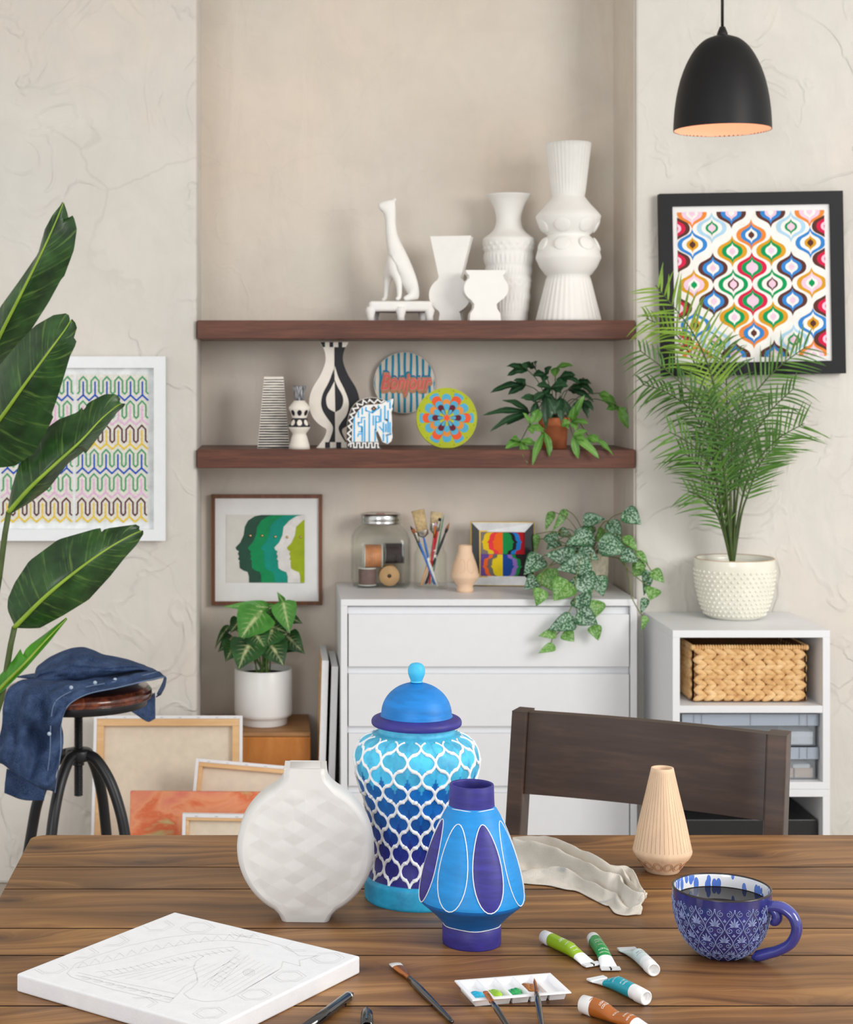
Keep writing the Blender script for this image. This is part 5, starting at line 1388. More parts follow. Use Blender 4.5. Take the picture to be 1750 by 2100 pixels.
f4 = paddle([(28, 1280), (15, 1250), (16, 1228), (30, 1195), (60, 1150), (120, 1106), (190, 1086), (206, 1082), (207, 1092), (216, 1084), (280, 1075), (287, 1080), (284, 1088)], [(30, 1286), (90, 1226), (150, 1176), (210, 1132), (260, 1102), (290, 1088)], [(34, 1288), (60, 1289), (82, 1288), (130, 1262), (182, 1230), (226, 1182), (256, 1144), (280, 1118), (295, 1094), (294, 1088)], 3.36, 3.42, .04, .05, BOP)
f5 = paddle([(-20, 1425), (0, 1384), (28, 1352), (42, 1330), (46, 1346), (52, 1332), (62, 1322), (92, 1300), (136, 1266)], [(-20, 1436), (10, 1402), (50, 1362), (95, 1312), (137, 1268)], [(-20, 1440), (12, 1412), (54, 1370), (100, 1318), (138, 1270)], 3.38, 3.40, .02, -.02, BOP2)
for p0, top_ in ((f1, 1.25), (f2, .95), (f3, .85), (f4, .7), (f5, .55)):
    b = MB(); b.tube(catmull([Vector((random.uniform(-.03, .03), random.uniform(-.03, .03), .30)), Vector((.04, -.02, top_ * .75)), p0 * .8 + Vector((0, 0, -.03)), p0], 6), [.010] * 8 + [.0085] * 5 + [.007, .0066, .0062, .006, .0058, .0056], 8); b.build('stem', flat('strelitzia_stem', (72, 88, 44), .5, .4, 0, .1), bop)
b = MB(); b.lathe([(.0001, 0), (.12, 0), (.15, .30), (.153, .315), (.140, .315), (.138, .28), (.0001, .28)], 40); b.build('pot', flat('grey_stone_pot', (120, 116, 110), .8), bop)
b = MB(); b.lathe([(.0001, .288), (.137, .282)], 32); b.build('soil', M['soil'], bop)

# ---- parlour palm on the cabinet
PD = 4.655; CZ = 0.749
pm = thing('potted_palm', 'feathery palm in a cream hobnail pot on the white cube cabinet', 'plant', (X_at(1507, PD), PD, CZ)); off = Vector(pm.location)
S = PD / F; bp0 = base_py(CZ, PD)
pp = [(.1, 0), (50, 0), (60, 8), (70, 32), (78, 70), (81, 105), (80.5, 118), (80, 122), (76.5, 122), (76, 112), (74, 80), (.1, 78)]
b = MB(); prof = seg([(x * S, y * S) for x, y in pp[1:8]], 5); b.lathe([(.0001, 0)] + prof + [(x * S, y * S) for x, y in pp[8:]], 72)
tab = sorted([(q, x) for x, q in prof])
for row in range(11):
    zz = (10 + row * 8.8) * S; n = 40
    for k in range(n):
        a = 2 * PI * (k + .5 * (row % 2)) / n; r = interp(tab, zz)
        b.ball((r * cos(a), r * sin(a), zz), .0040, .0040, .0036, 7, 5)
b.build('pot', flat('cream_glaze', (232, 230, 216), .25, .5, 0, .02, 20, 0, .3), pm)
b = MB(); b.lathe([(80.3 * S, 121.2 * S), (79 * S, 123.2 * S), (76.8 * S, 122.4 * S)], 64); b.build('pot_rim', flat('bare_brown_rim', (196, 166, 136), .5), pm)
b = MB(); b.lathe([(.0001, 95 * S), (74.5 * S, 93 * S)], 32); b.build('soil', M['soil'], pm)
G1 = leafmat('palm_dark', (46, 84, 30), (62, 104, 38), (84, 128, 50), 'mid', (110, 150, 66), .42); G2 = leafmat('palm_light', (96, 136, 40), (122, 160, 52), (146, 182, 70), 'mid', (166, 196, 90), .42); G3 = leafmat('palm_mid', (62, 108, 36), (80, 126, 46), (104, 150, 62), 'mid', (130, 170, 78), .42)
PST = flat('palm_stem', (66, 84, 40), .5, .4, 0, .15)
def frond(ctrl, depths, mat, n=22, ll=62, start=.42, droop=.35, wd=3.0, lean=.9):
    pts = catmull([P(x, y, d) - off for (x, y), d in zip(ctrl, depths)], 10); L = len(pts)
    b = MB(); b.tube(pts, [.0034 * (1 - .75 * i / (L-1)) + .0004 for i in range(L)], 6, 1)
    acc = [0]
    for p, q in zip(pts, pts[1:]): acc.append(acc[-1] + (q - p).length)
    for k in range(n):
        s = start + (1 - start) * (k + .5 + random.uniform(-.25, .25)) / n
        tgt = acc[-1] * s; i = next(j for j in range(1, L) if acc[j] >= tgt - 1e-9)
        p = pts[i-1].lerp(pts[i], (tgt - acc[i-1]) / max(1e-9, acc[i] - acc[i-1])); tg = (pts[i] - pts[i-1]).normalized()
        view = Vector((0, -1, 0)); sd = tg.cross(view); sd = sd.normalized() if sd.length > 1e-3 else Vector((1, 0, 0))
        u_ = (s - start) / (1 - start); ln = 1.18 * ll * S * (.55 + .75 * sin(PI * min(1, .18 + .72 * u_)))
        for sg in (-1, 1):
            d0 = (tg * lean * random.uniform(.85, 1.15) + sd * sg * random.uniform(.75, 1.0) + view * random.uniform(-.25, .35)).normalized()
            rows = []; l_ = ln * random.uniform(.85, 1.1); nn = d0.cross(tg).normalized(); wv = .82 * wd * S * random.uniform(.85, 1.15)
            nrm = (view + Vector((0, 0, .6))).normalized(); side = d0.cross(nrm).normalized()
            dr = droop * random.uniform(.6, 1.4)
            for j in range(6):
                f = j / 5; c = p + d0 * (l_ * f) + Vector((0, 0, -dr * l_ * f * f)); hw = wv * (.35 + .65 * min(1, f * 4)) * (1 - f ** 2.2) + .0002
                if off.y + c.y > 4.757: c.y = 4.757 - off.y
                rows.append([c - side * hw, c + nrm * hw * .3, c + side * hw])
            b.grid(rows, 0)
    for i, v in enumerate(b.v):
        if v[1] + off.y > 4.760: b.v[i] = (v[0], 4.760 - off.y, v[2])
    b.build('frond', [mat, PST], pm)
B0 = (1503, 1168)
frond([B0, (1492, 1050), (1478, 900), (1462, 780), (1420, 680), (1345, 585)], [4.65, 4.64, 4.62, 4.60, 4.58, 4.55], G2, 26, 66, .50, .15, 3.2, .8)
frond([B0, (1486, 1040), (1468, 900), (1440, 780), (1390, 690), (1325, 652)], [4.65, 4.66, 4.66, 4.64, 4.62, 4.60], G2, 22, 52, .55, .3, 3.0)
frond([B0, (1488, 1040), (1470, 930), (1438, 830), (1380, 770), (1312, 718)], [4.65, 4.63, 4.60, 4.58, 4.57, 4.56], G1, 24, 50, .46, .35, 3.0)
frond([B0, (1480, 1050), (1460, 930), (1425, 850), (1370, 806), (1318, 788)], [4.65, 4.66, 4.68, 4.68, 4.66, 4.64], G1, 22, 48, .48, .4, 3.0)
frond([B0, (1482, 1060), (1468, 980), (1440, 930), (1400, 900), (1372, 885)], [4.65, 4.62, 4.58, 4.56, 4.55, 4.55], G3, 16, 60, .42, .25, 2.8)
frond([B0, (1478, 1060), (1455, 990), (1425, 945), (1395, 925)], [4.65, 4.67, 4.68, 4.68, 4.67], G3, 18, 56, .40, .2, 2.8)
frond([B0, (1484, 1090), (1468, 1050), (1440, 1020), (1412, 1008)], [4.65, 4.63, 4.62, 4.61, 4.60], G3, 12, 46, .42, .2, 2.6)
frond([B0, (1500, 1040), (1494, 900), (1490, 780), (1486, 700)], [4.65, 4.66, 4.68, 4.70, 4.71], G1, 18, 58, .52, .3, 2.6)
frond([B0, (1506, 1040), (1512, 920), (1535, 830), (1590, 760), (1655, 710)], [4.65, 4.66, 4.68, 4.69, 4.69, 4.68], G3, 24, 62, .45, .15, 2.8)
frond([B0, (1510, 1040), (1530, 930), (1575, 850), (1630, 795)], [4.65, 4.63, 4.60, 4.58, 4.57], G1, 22, 56, .42, .35, 3.0)
frond([B0, (1515, 1060), (1540, 970), (1590, 905), (1650, 868)], [4.65, 4.64, 4.62, 4.60, 4.58], G3, 20, 62, .42, .1, 2.6)
frond([B0, (1520, 1060), (1536, 1010), (1560, 950), (1600, 905)], [4.65, 4.66, 4.67, 4.68, 4.68], G3, 16, 54, .50, .1, 2.6)
frond([B0, (1498, 1060), (1500, 960), (1505, 880), (1530, 800)], [4.65, 4.62, 4.58, 4.54, 4.52], G1, 20, 56, .42, .5, 3.4)
frond([B0, (1494, 1060), (1485, 960), (1470, 870), (1450, 800)], [4.65, 4.61, 4.57, 4.54, 4.53], G1, 22, 52, .42, .5, 3.4)

# ---- white pot plant on the wooden box
BXZ = .413; D = 4.914; cx = 540; S = D / F
sy = thing('potted_plant', 'arrowhead plant with cream veined leaves in a plain white cylinder pot, on the wooden box', 'plant', (X_at(cx, D), D, BXZ)); off = Vector(sy.location)
hp = (base_py(BXZ, D) - 1370) * S; r = 59 * S
b = MB(); b.lathe([(.0001, 0), (r * .82, 0), (r * .84, .002), (r * .84, .016), (r * .90, .022), (r * .985, .026), (r, .034), (r, hp - .003), (r * .985, hp), (r * .95, hp), (r * .94, hp - .02), (.0001, hp - .021)], 64); b.build('pot', flat('white_glaze', (238, 238, 237), .3, .5, 0, .005), sy)
b = MB(); b.lathe([(.0001, hp - .016), (r * .93, hp - .018)], 32); b.build('soil', M['soil'], sy)
AR = leafmat('arrow_leaf', (26, 60, 30), (40, 86, 40), (58, 110, 50), 'arrow', (206, 214, 158), .4); AR2 = leafmat('arrow_leaf_light', (54, 118, 46), (76, 146, 58), (96, 166, 72), 'arrow', (206, 220, 160), .4)
fo = MB(); stm = MB()
zz = lambda x, y, d=0: P(x / 2.574, 1050 + y / 2.574, D + d) - off
def arrow(s): return interp([(0, .42), (.04, .82), (.12, 1), (.3, .98), (.5, .78), (.72, .45), (.9, .14), (1, 0)], s)
for (bx, by, tx_, ty, w_, d, m, ar) in ((1385, 520, 1262, 685, 84, -.06, 1, .16), (1420, 505, 1175, 500, 26, -.02, 1, .25), (1400, 508, 1475, 498, 14, .0, 1, .3), (1495, 470, 1530, 642, 52, -.05, 1, .05), (1495, 475, 1462, 420, 14, -.05, 1, .1), (1345, 635, 1400, 725, 58, -.085, 0, .15), (1440, 620, 1390, 722, 62, -.08, 0, .12), (1330, 680, 1258, 835, 78, -.10, 0, .15), (1420, 690, 1498, 815, 66, -.09, 0, .15), (1240, 690, 1190, 790, 48, -.05, 0, .2), (1230, 660, 1150, 740, 34, .03, 0, .25), (1215, 600, 1135, 725, 18, .05, 0, .35), (1510, 650, 1610, 750, 46, -.03, 0, .25), (1500, 700, 1590, 735, 38, -.02, 0, .2), (1390, 545, 1480, 625, 66, .02, 0, .1), (1470, 530, 1600, 590, 40, .03, 0, .25), (1400, 600, 1520, 640, 60, -.03, 0, .15), (1280, 570, 1215, 640, 40, -.0, 0, .2), (1500, 560, 1580, 560, 30, .06, 0, .3), (1450, 720, 1380, 760, 40, -.02, 0, .2)):
    a = zz(bx, by, d + .012); e = zz(tx_, ty, d - .02); nr = Vector((random.uniform(-.3, .3), -1, random.uniform(.2, .7)))
    leaf(fo, a, e, nr, w_ * 1.3 / 2.574 * S, arrow, m, ar * .6, .12, 12, 3, wave=.02)
    stm.tube(catmull([Vector((random.uniform(-.02, .02), random.uniform(-.02, .02), hp - .02)), (a * .5 + Vector((0, 0, hp * .5 + .02))), a], 5), .0018, 6)
fo.build('foliage', [AR, AR2], sy); stm.build('stems', flat('arrow_stem', (96, 128, 60), .5), sy)

# ---- fern on the lower shelf
D = 4.86; cx = 1137; S = D / F
fn = thing('potted_fern', 'dark green drooping fern in a small terracotta pot at the right of the lower shelf', 'plant', (X_at(cx, D), D, ZL)); off = Vector(fn.location)
ph = (base_py(ZL, D) - 856) * S
b = MB(); b.lathe([(.0001, 0), (25 * S, 0), (27.5 * S, ph * .72), (31.5 * S, ph * .73), (32.5 * S, ph * .98), (31.8 * S, ph), (29 * S, ph), (28 * S, ph * .8), (.0001, ph * .8)], 48); b.build('pot', flat('terracotta', (206, 122, 82), .85, .2, 0, .06, 25, .3), fn)
b = MB(); b.lathe([(.0001, ph * .9), (28.5 * S, ph * .88)], 24); b.build('soil', M['soil'], fn)
FD = leafmat('fern_dark', (26, 52, 36), (38, 72, 46), (54, 92, 58), 'mid', (92, 132, 92), .32); FL = leafmat('fern_light', (72, 124, 46), (96, 150, 62), (122, 174, 84), 'mid', (156, 196, 118), .38)
fo = MB(); stm = MB()
zf = lambda x, y, d=0: P(680 + x / 2.734, 700 + y / 2.734, D + d) - off
crown = Vector((0, 0, ph))
FR = [ # stem end, then the tips of the blades that leave it
 ((1110, 400), [(850, 415), (890, 505), (980, 470), (960, 330), (1010, 455)], 0, -.02), ((1090, 245), [(890, 290), (990, 300), (1020, 220), (1050, 215)], 0, .03), ((1100, 160), [(980, 140), (985, 195), (1060, 128), (1020, 180)], 0, .02),
 ((1140, 150), [(1135, 112), (1060, 135), (1115, 130)], 0, .05), ((1200, 190), [(1235, 140), (1190, 230), (1130, 190)], 0, .02), ((1260, 150), [(1355, 135), (1250, 200)], 1, .06), ((1280, 200), [(1370, 190), (1400, 240), (1300, 260)], 0, .0),
 ((1380, 230), [(1460, 240), (1450, 290), (1420, 210), (1470, 300)], 0, .01), ((1400, 330), [(1440, 435), (1470, 390), (1350, 420), (1380, 380)], 0, -.04), ((1500, 290), [(1560, 310), (1600, 350), (1590, 380)], 1, .02), ((1610, 370), [(1665, 490), (1650, 420), (1540, 385), (1520, 330)], 1, .0),
 ((1200, 290), [(1205, 495), (1130, 340), (1260, 410), (1230, 440)], 0, -.06), ((1150, 340), [(1060, 320), (1120, 460), (1080, 300)], 0, -.05), ((1290, 320), [(1250, 400), (1340, 440), (1290, 450), (1300, 260)], 0, -.06), ((1230, 260), [(1180, 330), (1290, 290), (1150, 250), (1330, 250)], 0, -.03),
 ((1160, 380), [(1120, 470), (1150, 460)], 1, -.07), ((1110, 480), [(1070, 400), (1195, 495), (1130, 520)], 1, -.07), ((1060, 560), [(1105, 690), (975, 600), (1150, 580), (1010, 550)], 1, -.08), ((1195, 510), [(1128, 695), (1222, 650), (1140, 500)], 1, -.10),
 ((1290, 470), [(1330, 490), (1340, 455)], 1, -.08), ((1350, 450), [(1365, 360), (1445, 465), (1420, 300), (1370, 500)], 1, -.07), ((1355, 530), [(1505, 660), (1385, 660), (1440, 505), (1430, 560)], 1, -.11), ((1440, 530), [(1580, 640), (1500, 570), (1470, 575)], 1, -.09), ((1330, 270), [(1410, 260), (1390, 300), (1470, 340)], 0, .03), ((1260, 350), [(1200, 300), (1320, 400)], 0, -.05)]
for (e, tips, m, d) in FR:
    a = zf(e[0], e[1], d)
    mid_ = crown.lerp(a, .55) + Vector((0, 0, .035 if a.z < .12 else .02))
    stm.tube(catmull([crown + Vector((random.uniform(-.015, .015), random.uniform(-.012, .012), -.015)), mid_, a], 6), .0013, 5)
    for tp in tips:
        t2 = zf(tp[0], tp[1], d - .02 + random.uniform(-.015, .015))
        leaf(fo, a, t2, Vector((random.uniform(-.4, .4), -.8, .8)), (9.8 if m == 0 else 8.8) * S * random.uniform(.85, 1.2), lance, m, .10, .22, 8, 2, wave=.14)
fo.build('foliage', [FD, FL], fn); stm.build('stems', flat('fern_stem', (58, 76, 40), .6), fn)

# ---- satin pothos on the chest
D = 4.86; cx = 1212; S = D / F
po = thing('potted_pothos', 'trailing pothos with silver speckled heart leaves in a cream pot on the chest of drawers', 'plant', (X_at(cx, D), D, DZ)); off = Vector(po.location)
b = MB(); r = 36 * S; ph = .108
b.lathe([(.0001, 0), (r * .70, 0), (r * .85, .012), (r * .98, .05), (r, .09), (r * .97, ph), (r * .90, ph), (r * .9, ph - .015), (.0001, ph - .016)], 40); b.build('pot', flat('speckled_cream_pot', (214, 206, 184), .5, .4, 0, .09, 70), po)
b = MB(); b.lathe([(.0001, ph - .010), (r * .92, ph - .012)], 24); b.build('soil', M['soil'], po)
SA = leafmat('satin_leaf', (30, 76, 46), (42, 96, 56), (56, 114, 66), 'satin', (176, 206, 184), .38); GR = leafmat('green_leaf', (66, 118, 40), (86, 142, 52), (108, 164, 70), 'satin', (158, 192, 130), .4)
fo = MB(); stm = MB()
zp = lambda x, y, dd: P(660 + x / 2.365, 1000 + y / 2.365, dd) - off
for (bx, by, tx_, ty, w_, m, dd) in ((1268, 165, 1378, 152, 30, 0, 4.84), (1462, 120, 1550, 180, 40, 0, 4.70), (1398, 158, 1452, 270, 30, 0, 4.78), (1330, 200, 1215, 216, 18, 0, 4.86), (1322, 238, 1185, 272, 40, 0, 4.76), (1345, 262, 1492, 312, 44, 0, 4.72), (1455, 315, 1535, 362, 30, 0, 4.70), (1248, 300, 1345, 352, 32, 0, 4.74), (1232, 345, 1080, 326, 40, 0, 4.72), (1308, 372, 1142, 398, 46, 0, 4.68), (1072, 335, 980, 424, 42, 0, 4.76), (1095, 225, 1145, 295, 30, 0, 4.86), (1150, 208, 1218, 242, 20, 0, 4.90), (1050, 442, 982, 496, 32, 0, 4.74), (1085, 398, 1135, 508, 44, 1, 4.74), (1200, 456, 1126, 550, 48, 1, 4.64), (1062, 488, 1040, 575, 32, 1, 4.645), (1245, 422, 1305, 525, 54, 0, 4.66), (1330, 428, 1366, 528, 36, 0, 4.70), (1248, 520, 1292, 602, 42, 0, 4.635), (1332, 545, 1322, 635, 34, 1, 4.64), (1228, 640, 1098, 692, 36, 0, 4.62), (1238, 606, 1340, 664, 40, 0, 4.615), (1316, 668, 1342, 742, 26, 1, 4.63), (1138, 704, 1050, 720, 20, 1, 4.62), (1175, 698, 1225, 748, 28, 1, 4.625), (1132, 768, 1050, 804, 18, 1, 4.62), (1465, 238, 1532, 312, 22, 1, 4.72), (1528, 308, 1584, 380, 15, 1, 4.70), (1602, 402, 1662, 462, 24, 1, 4.66), (1612, 485, 1592, 548, 30, 1, 4.66), (1580, 400, 1562, 525, 22, 0, 4.70), (1574, 535, 1548, 614, 16, 0, 4.66), (1572, 622, 1550, 695, 14, 1, 4.62), (1555, 380, 1510, 432, 34, 1, 4.72), (1122, 116, 1085, 212, 17, 1, 4.90), (1185, 106, 1118, 212, 17, 1, 4.90), (1042, 224, 1032, 318, 14, 1, 4.92), (1150, 250, 1090, 300, 26, 0, 4.86), (1260, 195, 1325, 240, 30, 1, 4.86), (1380, 215, 1330, 262, 34, 1, 4.82), (1240, 270, 1170, 330, 30, 0, 4.82), (1310, 300, 1260, 345, 34, 0, 4.76), (1400, 225, 1440, 262, 28, 1, 4.84), (1560, 360, 1520, 395, 20, 1, 4.70)):
    a = zp(bx, by, dd + .012); e = zp(tx_, ty, dd)
    leaf(fo, a, e, Vector((random.uniform(-.35, .35), -1, random.uniform(.1, .6))), w_ * 1.28 / 2.365 * S, heart, m, .12, .16, 12, 3, wave=.03)
    if by < 400: stm.tube(catmull([Vector((random.uniform(-.02, .02), random.uniform(-.02, .02), ph - .012)), a * .55 + Vector((0, -.0, ph * .5 + .02)), a], 5), .0013, 5)
for vine in ([(1300, 330, 4.80), (1260, 340, 4.68), (1235, 430, 4.655), (1230, 520, 4.645), (1222, 560, 4.64), (1190, 620, 4.635), (1160, 690, 4.635), (1118, 735, 4.635), (1118, 775, 4.635)], [(1225, 545, 4.64), (1240, 610, 4.635)], [(1290, 560, 4.645), (1316, 668, 4.64)], [(1360, 330, 4.80), (1430, 340, 4.74), (1470, 370, 4.72), (1490, 440, 4.71), (1500, 520, 4.66), (1540, 600, 4.645), (1565, 630, 4.64)], [(1440, 340, 4.74), (1490, 400, 4.71), (1560, 460, 4.69), (1610, 490, 4.68)], [(1360, 320, 4.80), (1460, 260, 4.74), (1540, 320, 4.72), (1600, 405, 4.68)], [(1290, 330, 4.82), (1180, 270, 4.84), (1100, 250, 4.88), (1040, 250, 4.93)], [(1270, 340, 4.80), (1160, 360, 4.74), (1080, 400, 4.73), (1060, 480, 4.66)]):
    stm.tube(catmull([zp(x, y, d) for x, y, d in vine], 5), .0015, 5)
fo.build('foliage', [SA, GR], po); stm.build('vines', flat('pothos_vine', (112, 118, 66), .6), po)
# =============================================================== pictures, lamp and cabinet on the right
S = 4.742 / F
bf, w, h, S = framed('framed_picture', 'black framed picture of coloured ogee shapes above the palm', 'picture', 4.742, 1357, 1733, 395, 769, .0355, flat('black_frame', (25, 26, 30), .5, .2, 0, .05), .024, roll=R(-1.0))
b = MB(); b.box(-w/2 + .034, w/2 - .034, -.004, .010, .034, h - .034); b.build('mat_board', M['paperwhite'], bf)
cz = 1357 + 376 / 2
z = Z(1290, 360, 2.234, 4.742, 1545, 769)
OC = [(226, 218, 210), (228, 136, 62), (58, 132, 204), (92, 56, 50), (170, 208, 232), (20, 150, 88), (234, 200, 220), (214, 156, 42), (208, 40, 76), (238, 236, 232)]
BG, OR_, BU, BR, LB, GN, PK, GD, RD, WT = range(10)
b = MB(); A = Art(b, -.0042, .0004, z); p0, p1 = z((232, 832)), z((906, 164)); A.clip = (p0[0], p1[0], p0[1], p1[1])
def ogee(cx, cy, hw, hh):
    r = [(0, -1), (.05, -.86), (.16, -.70), (.44, -.54), (.80, -.36), (.965, -.16), (1, 0)]; q = [(p.x, p.y) for p in catmull([(a, c, 0) for a, c in r], 4)]
    pts = q + [(x, -y) for x, y in reversed(q[:-1])]; pts = pts + [(-x, y) for x, y in reversed(pts[1:-1])]
    return [(cx + x * hw, cy + y * hh) for x, y in pts]
A.poly([(200, 130), (950, 130), (950, 860), (200, 860)], WT, 1)
K = {'o': (OR_, BU, WT, BR), 'g': (GD, GN, WT, PK), 'r': (RD, GN, PK, PK), 'b': (BR, BU, WT, PK), 'n': (GN, WT, BR, PK), 'y': (GD, PK, WT, GN), 'u': (BU, WT, GD, BR), 'l': (LB, WT, GN, PK), 'p': (OR_, PK, WT, PK), 'd': (BR, RD, PK, RD), 'q': (BR, BU, PK, WT)}
for cx, cy, k in ((300, 170, 'p'), (838, 170, 'p'), (480, 170, 'q'), (660, 170, 'q'), (390, 238, 'l'), (752, 238, 'l'), (570, 273, 'o'), (300, 313, 'u'), (840, 313, 'u'), (482, 346, 'g'), (660, 346, 'g'), (571, 422, 'r'), (392, 422, 'b'), (752, 422, 'b'), (304, 497, 'y'), (843, 497, 'y'), (484, 498, 'n'), (662, 498, 'n'), (572, 574, 'r'), (394, 574, 'b'), (754, 574, 'b'), (486, 648, 'g'), (664, 648, 'g'), (574, 722, 'o'), (308, 682, 'u'), (846, 682, 'u'), (398, 757, 'l'), (757, 757, 'l'), (490, 826, 'q'), (667, 826, 'q'), (312, 828, 'p'), (846, 828, 'p'), (222, 238, 'd'), (916, 238, 'd'), (222, 388, 'd'), (916, 388, 'd'), (226, 604, 'd'), (916, 604, 'd'), (226, 755, 'd'), (916, 755, 'd')):
    for i, (m, sx, sy) in enumerate(zip(K[k], (1, .70, .40, .20), (1, .76, .52, .30))):
        if k == 'n' and i == 3: sx, sy = .24, .36
        if k == 'n' and i == 2: sx, sy = .38, .50
        if k in 'lb' and i == 2: sx = .42
        if k == 'l' and i == 3: sx, sy = .26, .34
        A.poly(ogee(cx, cy, 68 * sx, 73 * sy), m, 2 + i)
b.build('ogee_artwork', [flat('print_ink_%d' % i, c, .85, .15, 0, .03) for i, c in enumerate(OC)], bf, smooth=False)
# ---- white framed needlework on the left wall
wf, w, h, S = framed('framed_picture', 'white framed needlework of coloured zigzag arches behind the large leaves, left wall', 'picture', 4.744, -42, 340, 731, 1108, .0315, flat('white_frame', (232, 236, 240), .45, .4, 0, .01), .034)
b = MB(); b.box(-w/2 + .030, w/2 - .030, .002, .015, .030, h - .030); b.build('mat_board', flat('cool_white_mat', (230, 234, 236), .85), wf)
z = Z(0, 400, 2.8, 4.744, 149, 1108); NC_ = [(226, 224, 216), (84, 160, 112), (28, 82, 184), (226, 184, 218), (92, 50, 58), (230, 200, 66)]
b = MB(); A = Art(b, .0015, .0008, z)
for ox in (0, -430, -0.001):
    if ox == -0.001: continue
    A.poly([(440 + ox, 1030), (852 + ox, 1030), (848 + ox, 1870), (434 + ox, 1870)], 0, 1)
    for row, (c1, c2) in enumerate(((1, 2), (1, 3), (4, 5), (1, 2), (1, 3), (4, 5))):
        y = 1040 + 139.5 * row; sh = -row * 1.6; n0 = 0; g = []; yv = []
        x0_ = 444 + ox + sh; per = 68.0
        for k in range(6):
            xp = x0_ + per * (k + .5)
            g += [(xp - 34, y + 102), (xp - 22, y + 90), (xp - 22, y + 27), (xp, y + 3), (xp + 22, y + 27), (xp + 22, y + 90)]
            if k == 5: g += [(xp + 34, y + 102)]
            yv += [(xp - 34, y + 140), (xp, y + 108)]
            A.ribbon([(xp, y + 30), (xp, y + 108)], .0044, c2, 2)
        yv += [(x0_ + per * 6, y + 140)]
        A.ribbon(g, .0042, c1, 2.4); A.ribbon(yv, .0044, c2, 2.8)
b.build('needlework', [flat('yarn_%d' % i, c, .95, .1, 0, .06, 150, .3) for i, c in enumerate(NC_)], wf, smooth=False)

# ---- pendant lamp
D = 4.20; S = D / F
ld = thing('pendant_lamp', 'black dome pendant lamp with glowing warm inside, hanging at upper right', 'pendant lamp', (X_at(1482, D), D, 2.75))
zr = EYE - (267 - HY) * S - 2.75; Rr = 98.5 * S; H = 195 * S
domep = [(1, 0), (.995, .08), (.975, .22), (.93, .38), (.85, .55), (.73, .71), (.57, .85), (.38, .945), (.20, .985), (.10, 1)]
b = MB(); outer = [(a * Rr, zr + c * H) for a, c in domep]; outer = seg(outer, 5)
b.lathe(outer, 72); so = b.build('shade', flat('matte_black_metal', (20, 20, 23), .5, .3, 0, .03), ld)
t = NT('lamp_inside'); t.set((238, 196, 172), .7, 0, .2); li = MB(); li.lathe([(a * .985 if c < .5 * H + zr else a - .002, c - .002 if c > zr + .01 else c + .0004) for a, c in outer][::-1], 64)
tt = t.b; tt.inputs['Emission Color'].default_value = lin((255, 176, 136)); tt.inputs['Emission Strength'].default_value = .13
li.build('shade_lining', t.m, ld)
b = MB(); b.lathe([(Rr, zr), (Rr * .985, zr + .0003), (Rr * .985, zr + .003)], 72); b.build('rim', M['black'], ld)
b = MB(); b.lathe([(11 * S, zr + H - .002), (11 * S, zr + H + .003), (9 * S, zr + H + .010), (5.5 * S, zr + H + 17 * S), (4 * S, zr + H + 17.5 * S), (.0001, zr + H + 17.5 * S)], 24); b.build('cord_grip', M['black'], ld)
b = MB(); b.tube([(0, 0, zr + H + .015), (0, 0, zr * .5), (0, 0, -.01)], 3.2 * S, 10); b.build('cord', M['black'], ld)
b = MB(); b.lathe([(.0001, -.001), (.05, -.001), (.05, -.018), (.012, -.03), (.0001, -.03)], 32); b.build('ceiling_rose', M['black'], ld)
t = NT('bulb_glow'); t.set((255, 230, 200)); t.b.inputs['Emission Color'].default_value = lin((255, 205, 150)); t.b.inputs['Emission Strength'].default_value = 4
b = MB(); b.ball((0, 0, zr + H * .55), .024, .024, .028, 20, 12); b.build('bulb', t.m, ld)
pl_ = bpy.data.lights.new('lamp_bulb_light', 'POINT'); pl_.energy = .22; pl_.color = (1, .80, .66); pl_.shadow_soft_size = .03
po_ = bpy.data.objects.new('lamp_bulb_light', pl_); COL.objects.link(po_); po_.location = Vector(ld.location) + Vector((0, 0, zr + H * .28))

# ---- two cube cabinets, one on the other
CX0, CX1, CF, CB = 1.0209, 1.4230, 4.42, 4.762
zA0 = .3430; tk = .0185
cw = CX1 - CX0
ca = thing('cube_cabinet', 'upper white two-shelf cube cabinet under the potted palm, open to the front', 'cabinet', ((CX0 + CX1) / 2, CF, zA0), 0, 'stacked white cube cabinets')
def carcass(t_, hgt, shelf=None):
    b = MB(); b.box(-cw/2, cw/2, 0, CB - CF, hgt - tk, hgt); b.box(-cw/2, cw/2, 0, CB - CF, 0, tk)
    b.box(-cw/2, -cw/2 + tk, 0, CB - CF, tk, hgt - tk); b.box(cw/2 - tk, cw/2, 0, CB - CF, tk, hgt - tk); b.box(-cw/2 + tk, cw/2 - tk, CB - CF - .006, CB - CF, tk, hgt - tk)
    b.build('carcass', M['white'], t_, .001)
    if shelf:
        b = MB(); b.box(-cw/2 + tk, cw/2 - tk, .001, CB - CF - .007, shelf - tk, shelf); b.build('shelf', M['white'], t_, .001)
zsh = EYE - (1447.5 - HY) * CF / F
carcass(ca, CZ - zA0, zsh - zA0)
cb = thing('cube_cabinet', 'lower white cube cabinet holding the black box, partly hidden by the chair', 'cabinet', ((CX0 + CX1) / 2, CF, 0), 0, 'stacked white cube cabinets')
carcass(cb, zA0 - .0005)
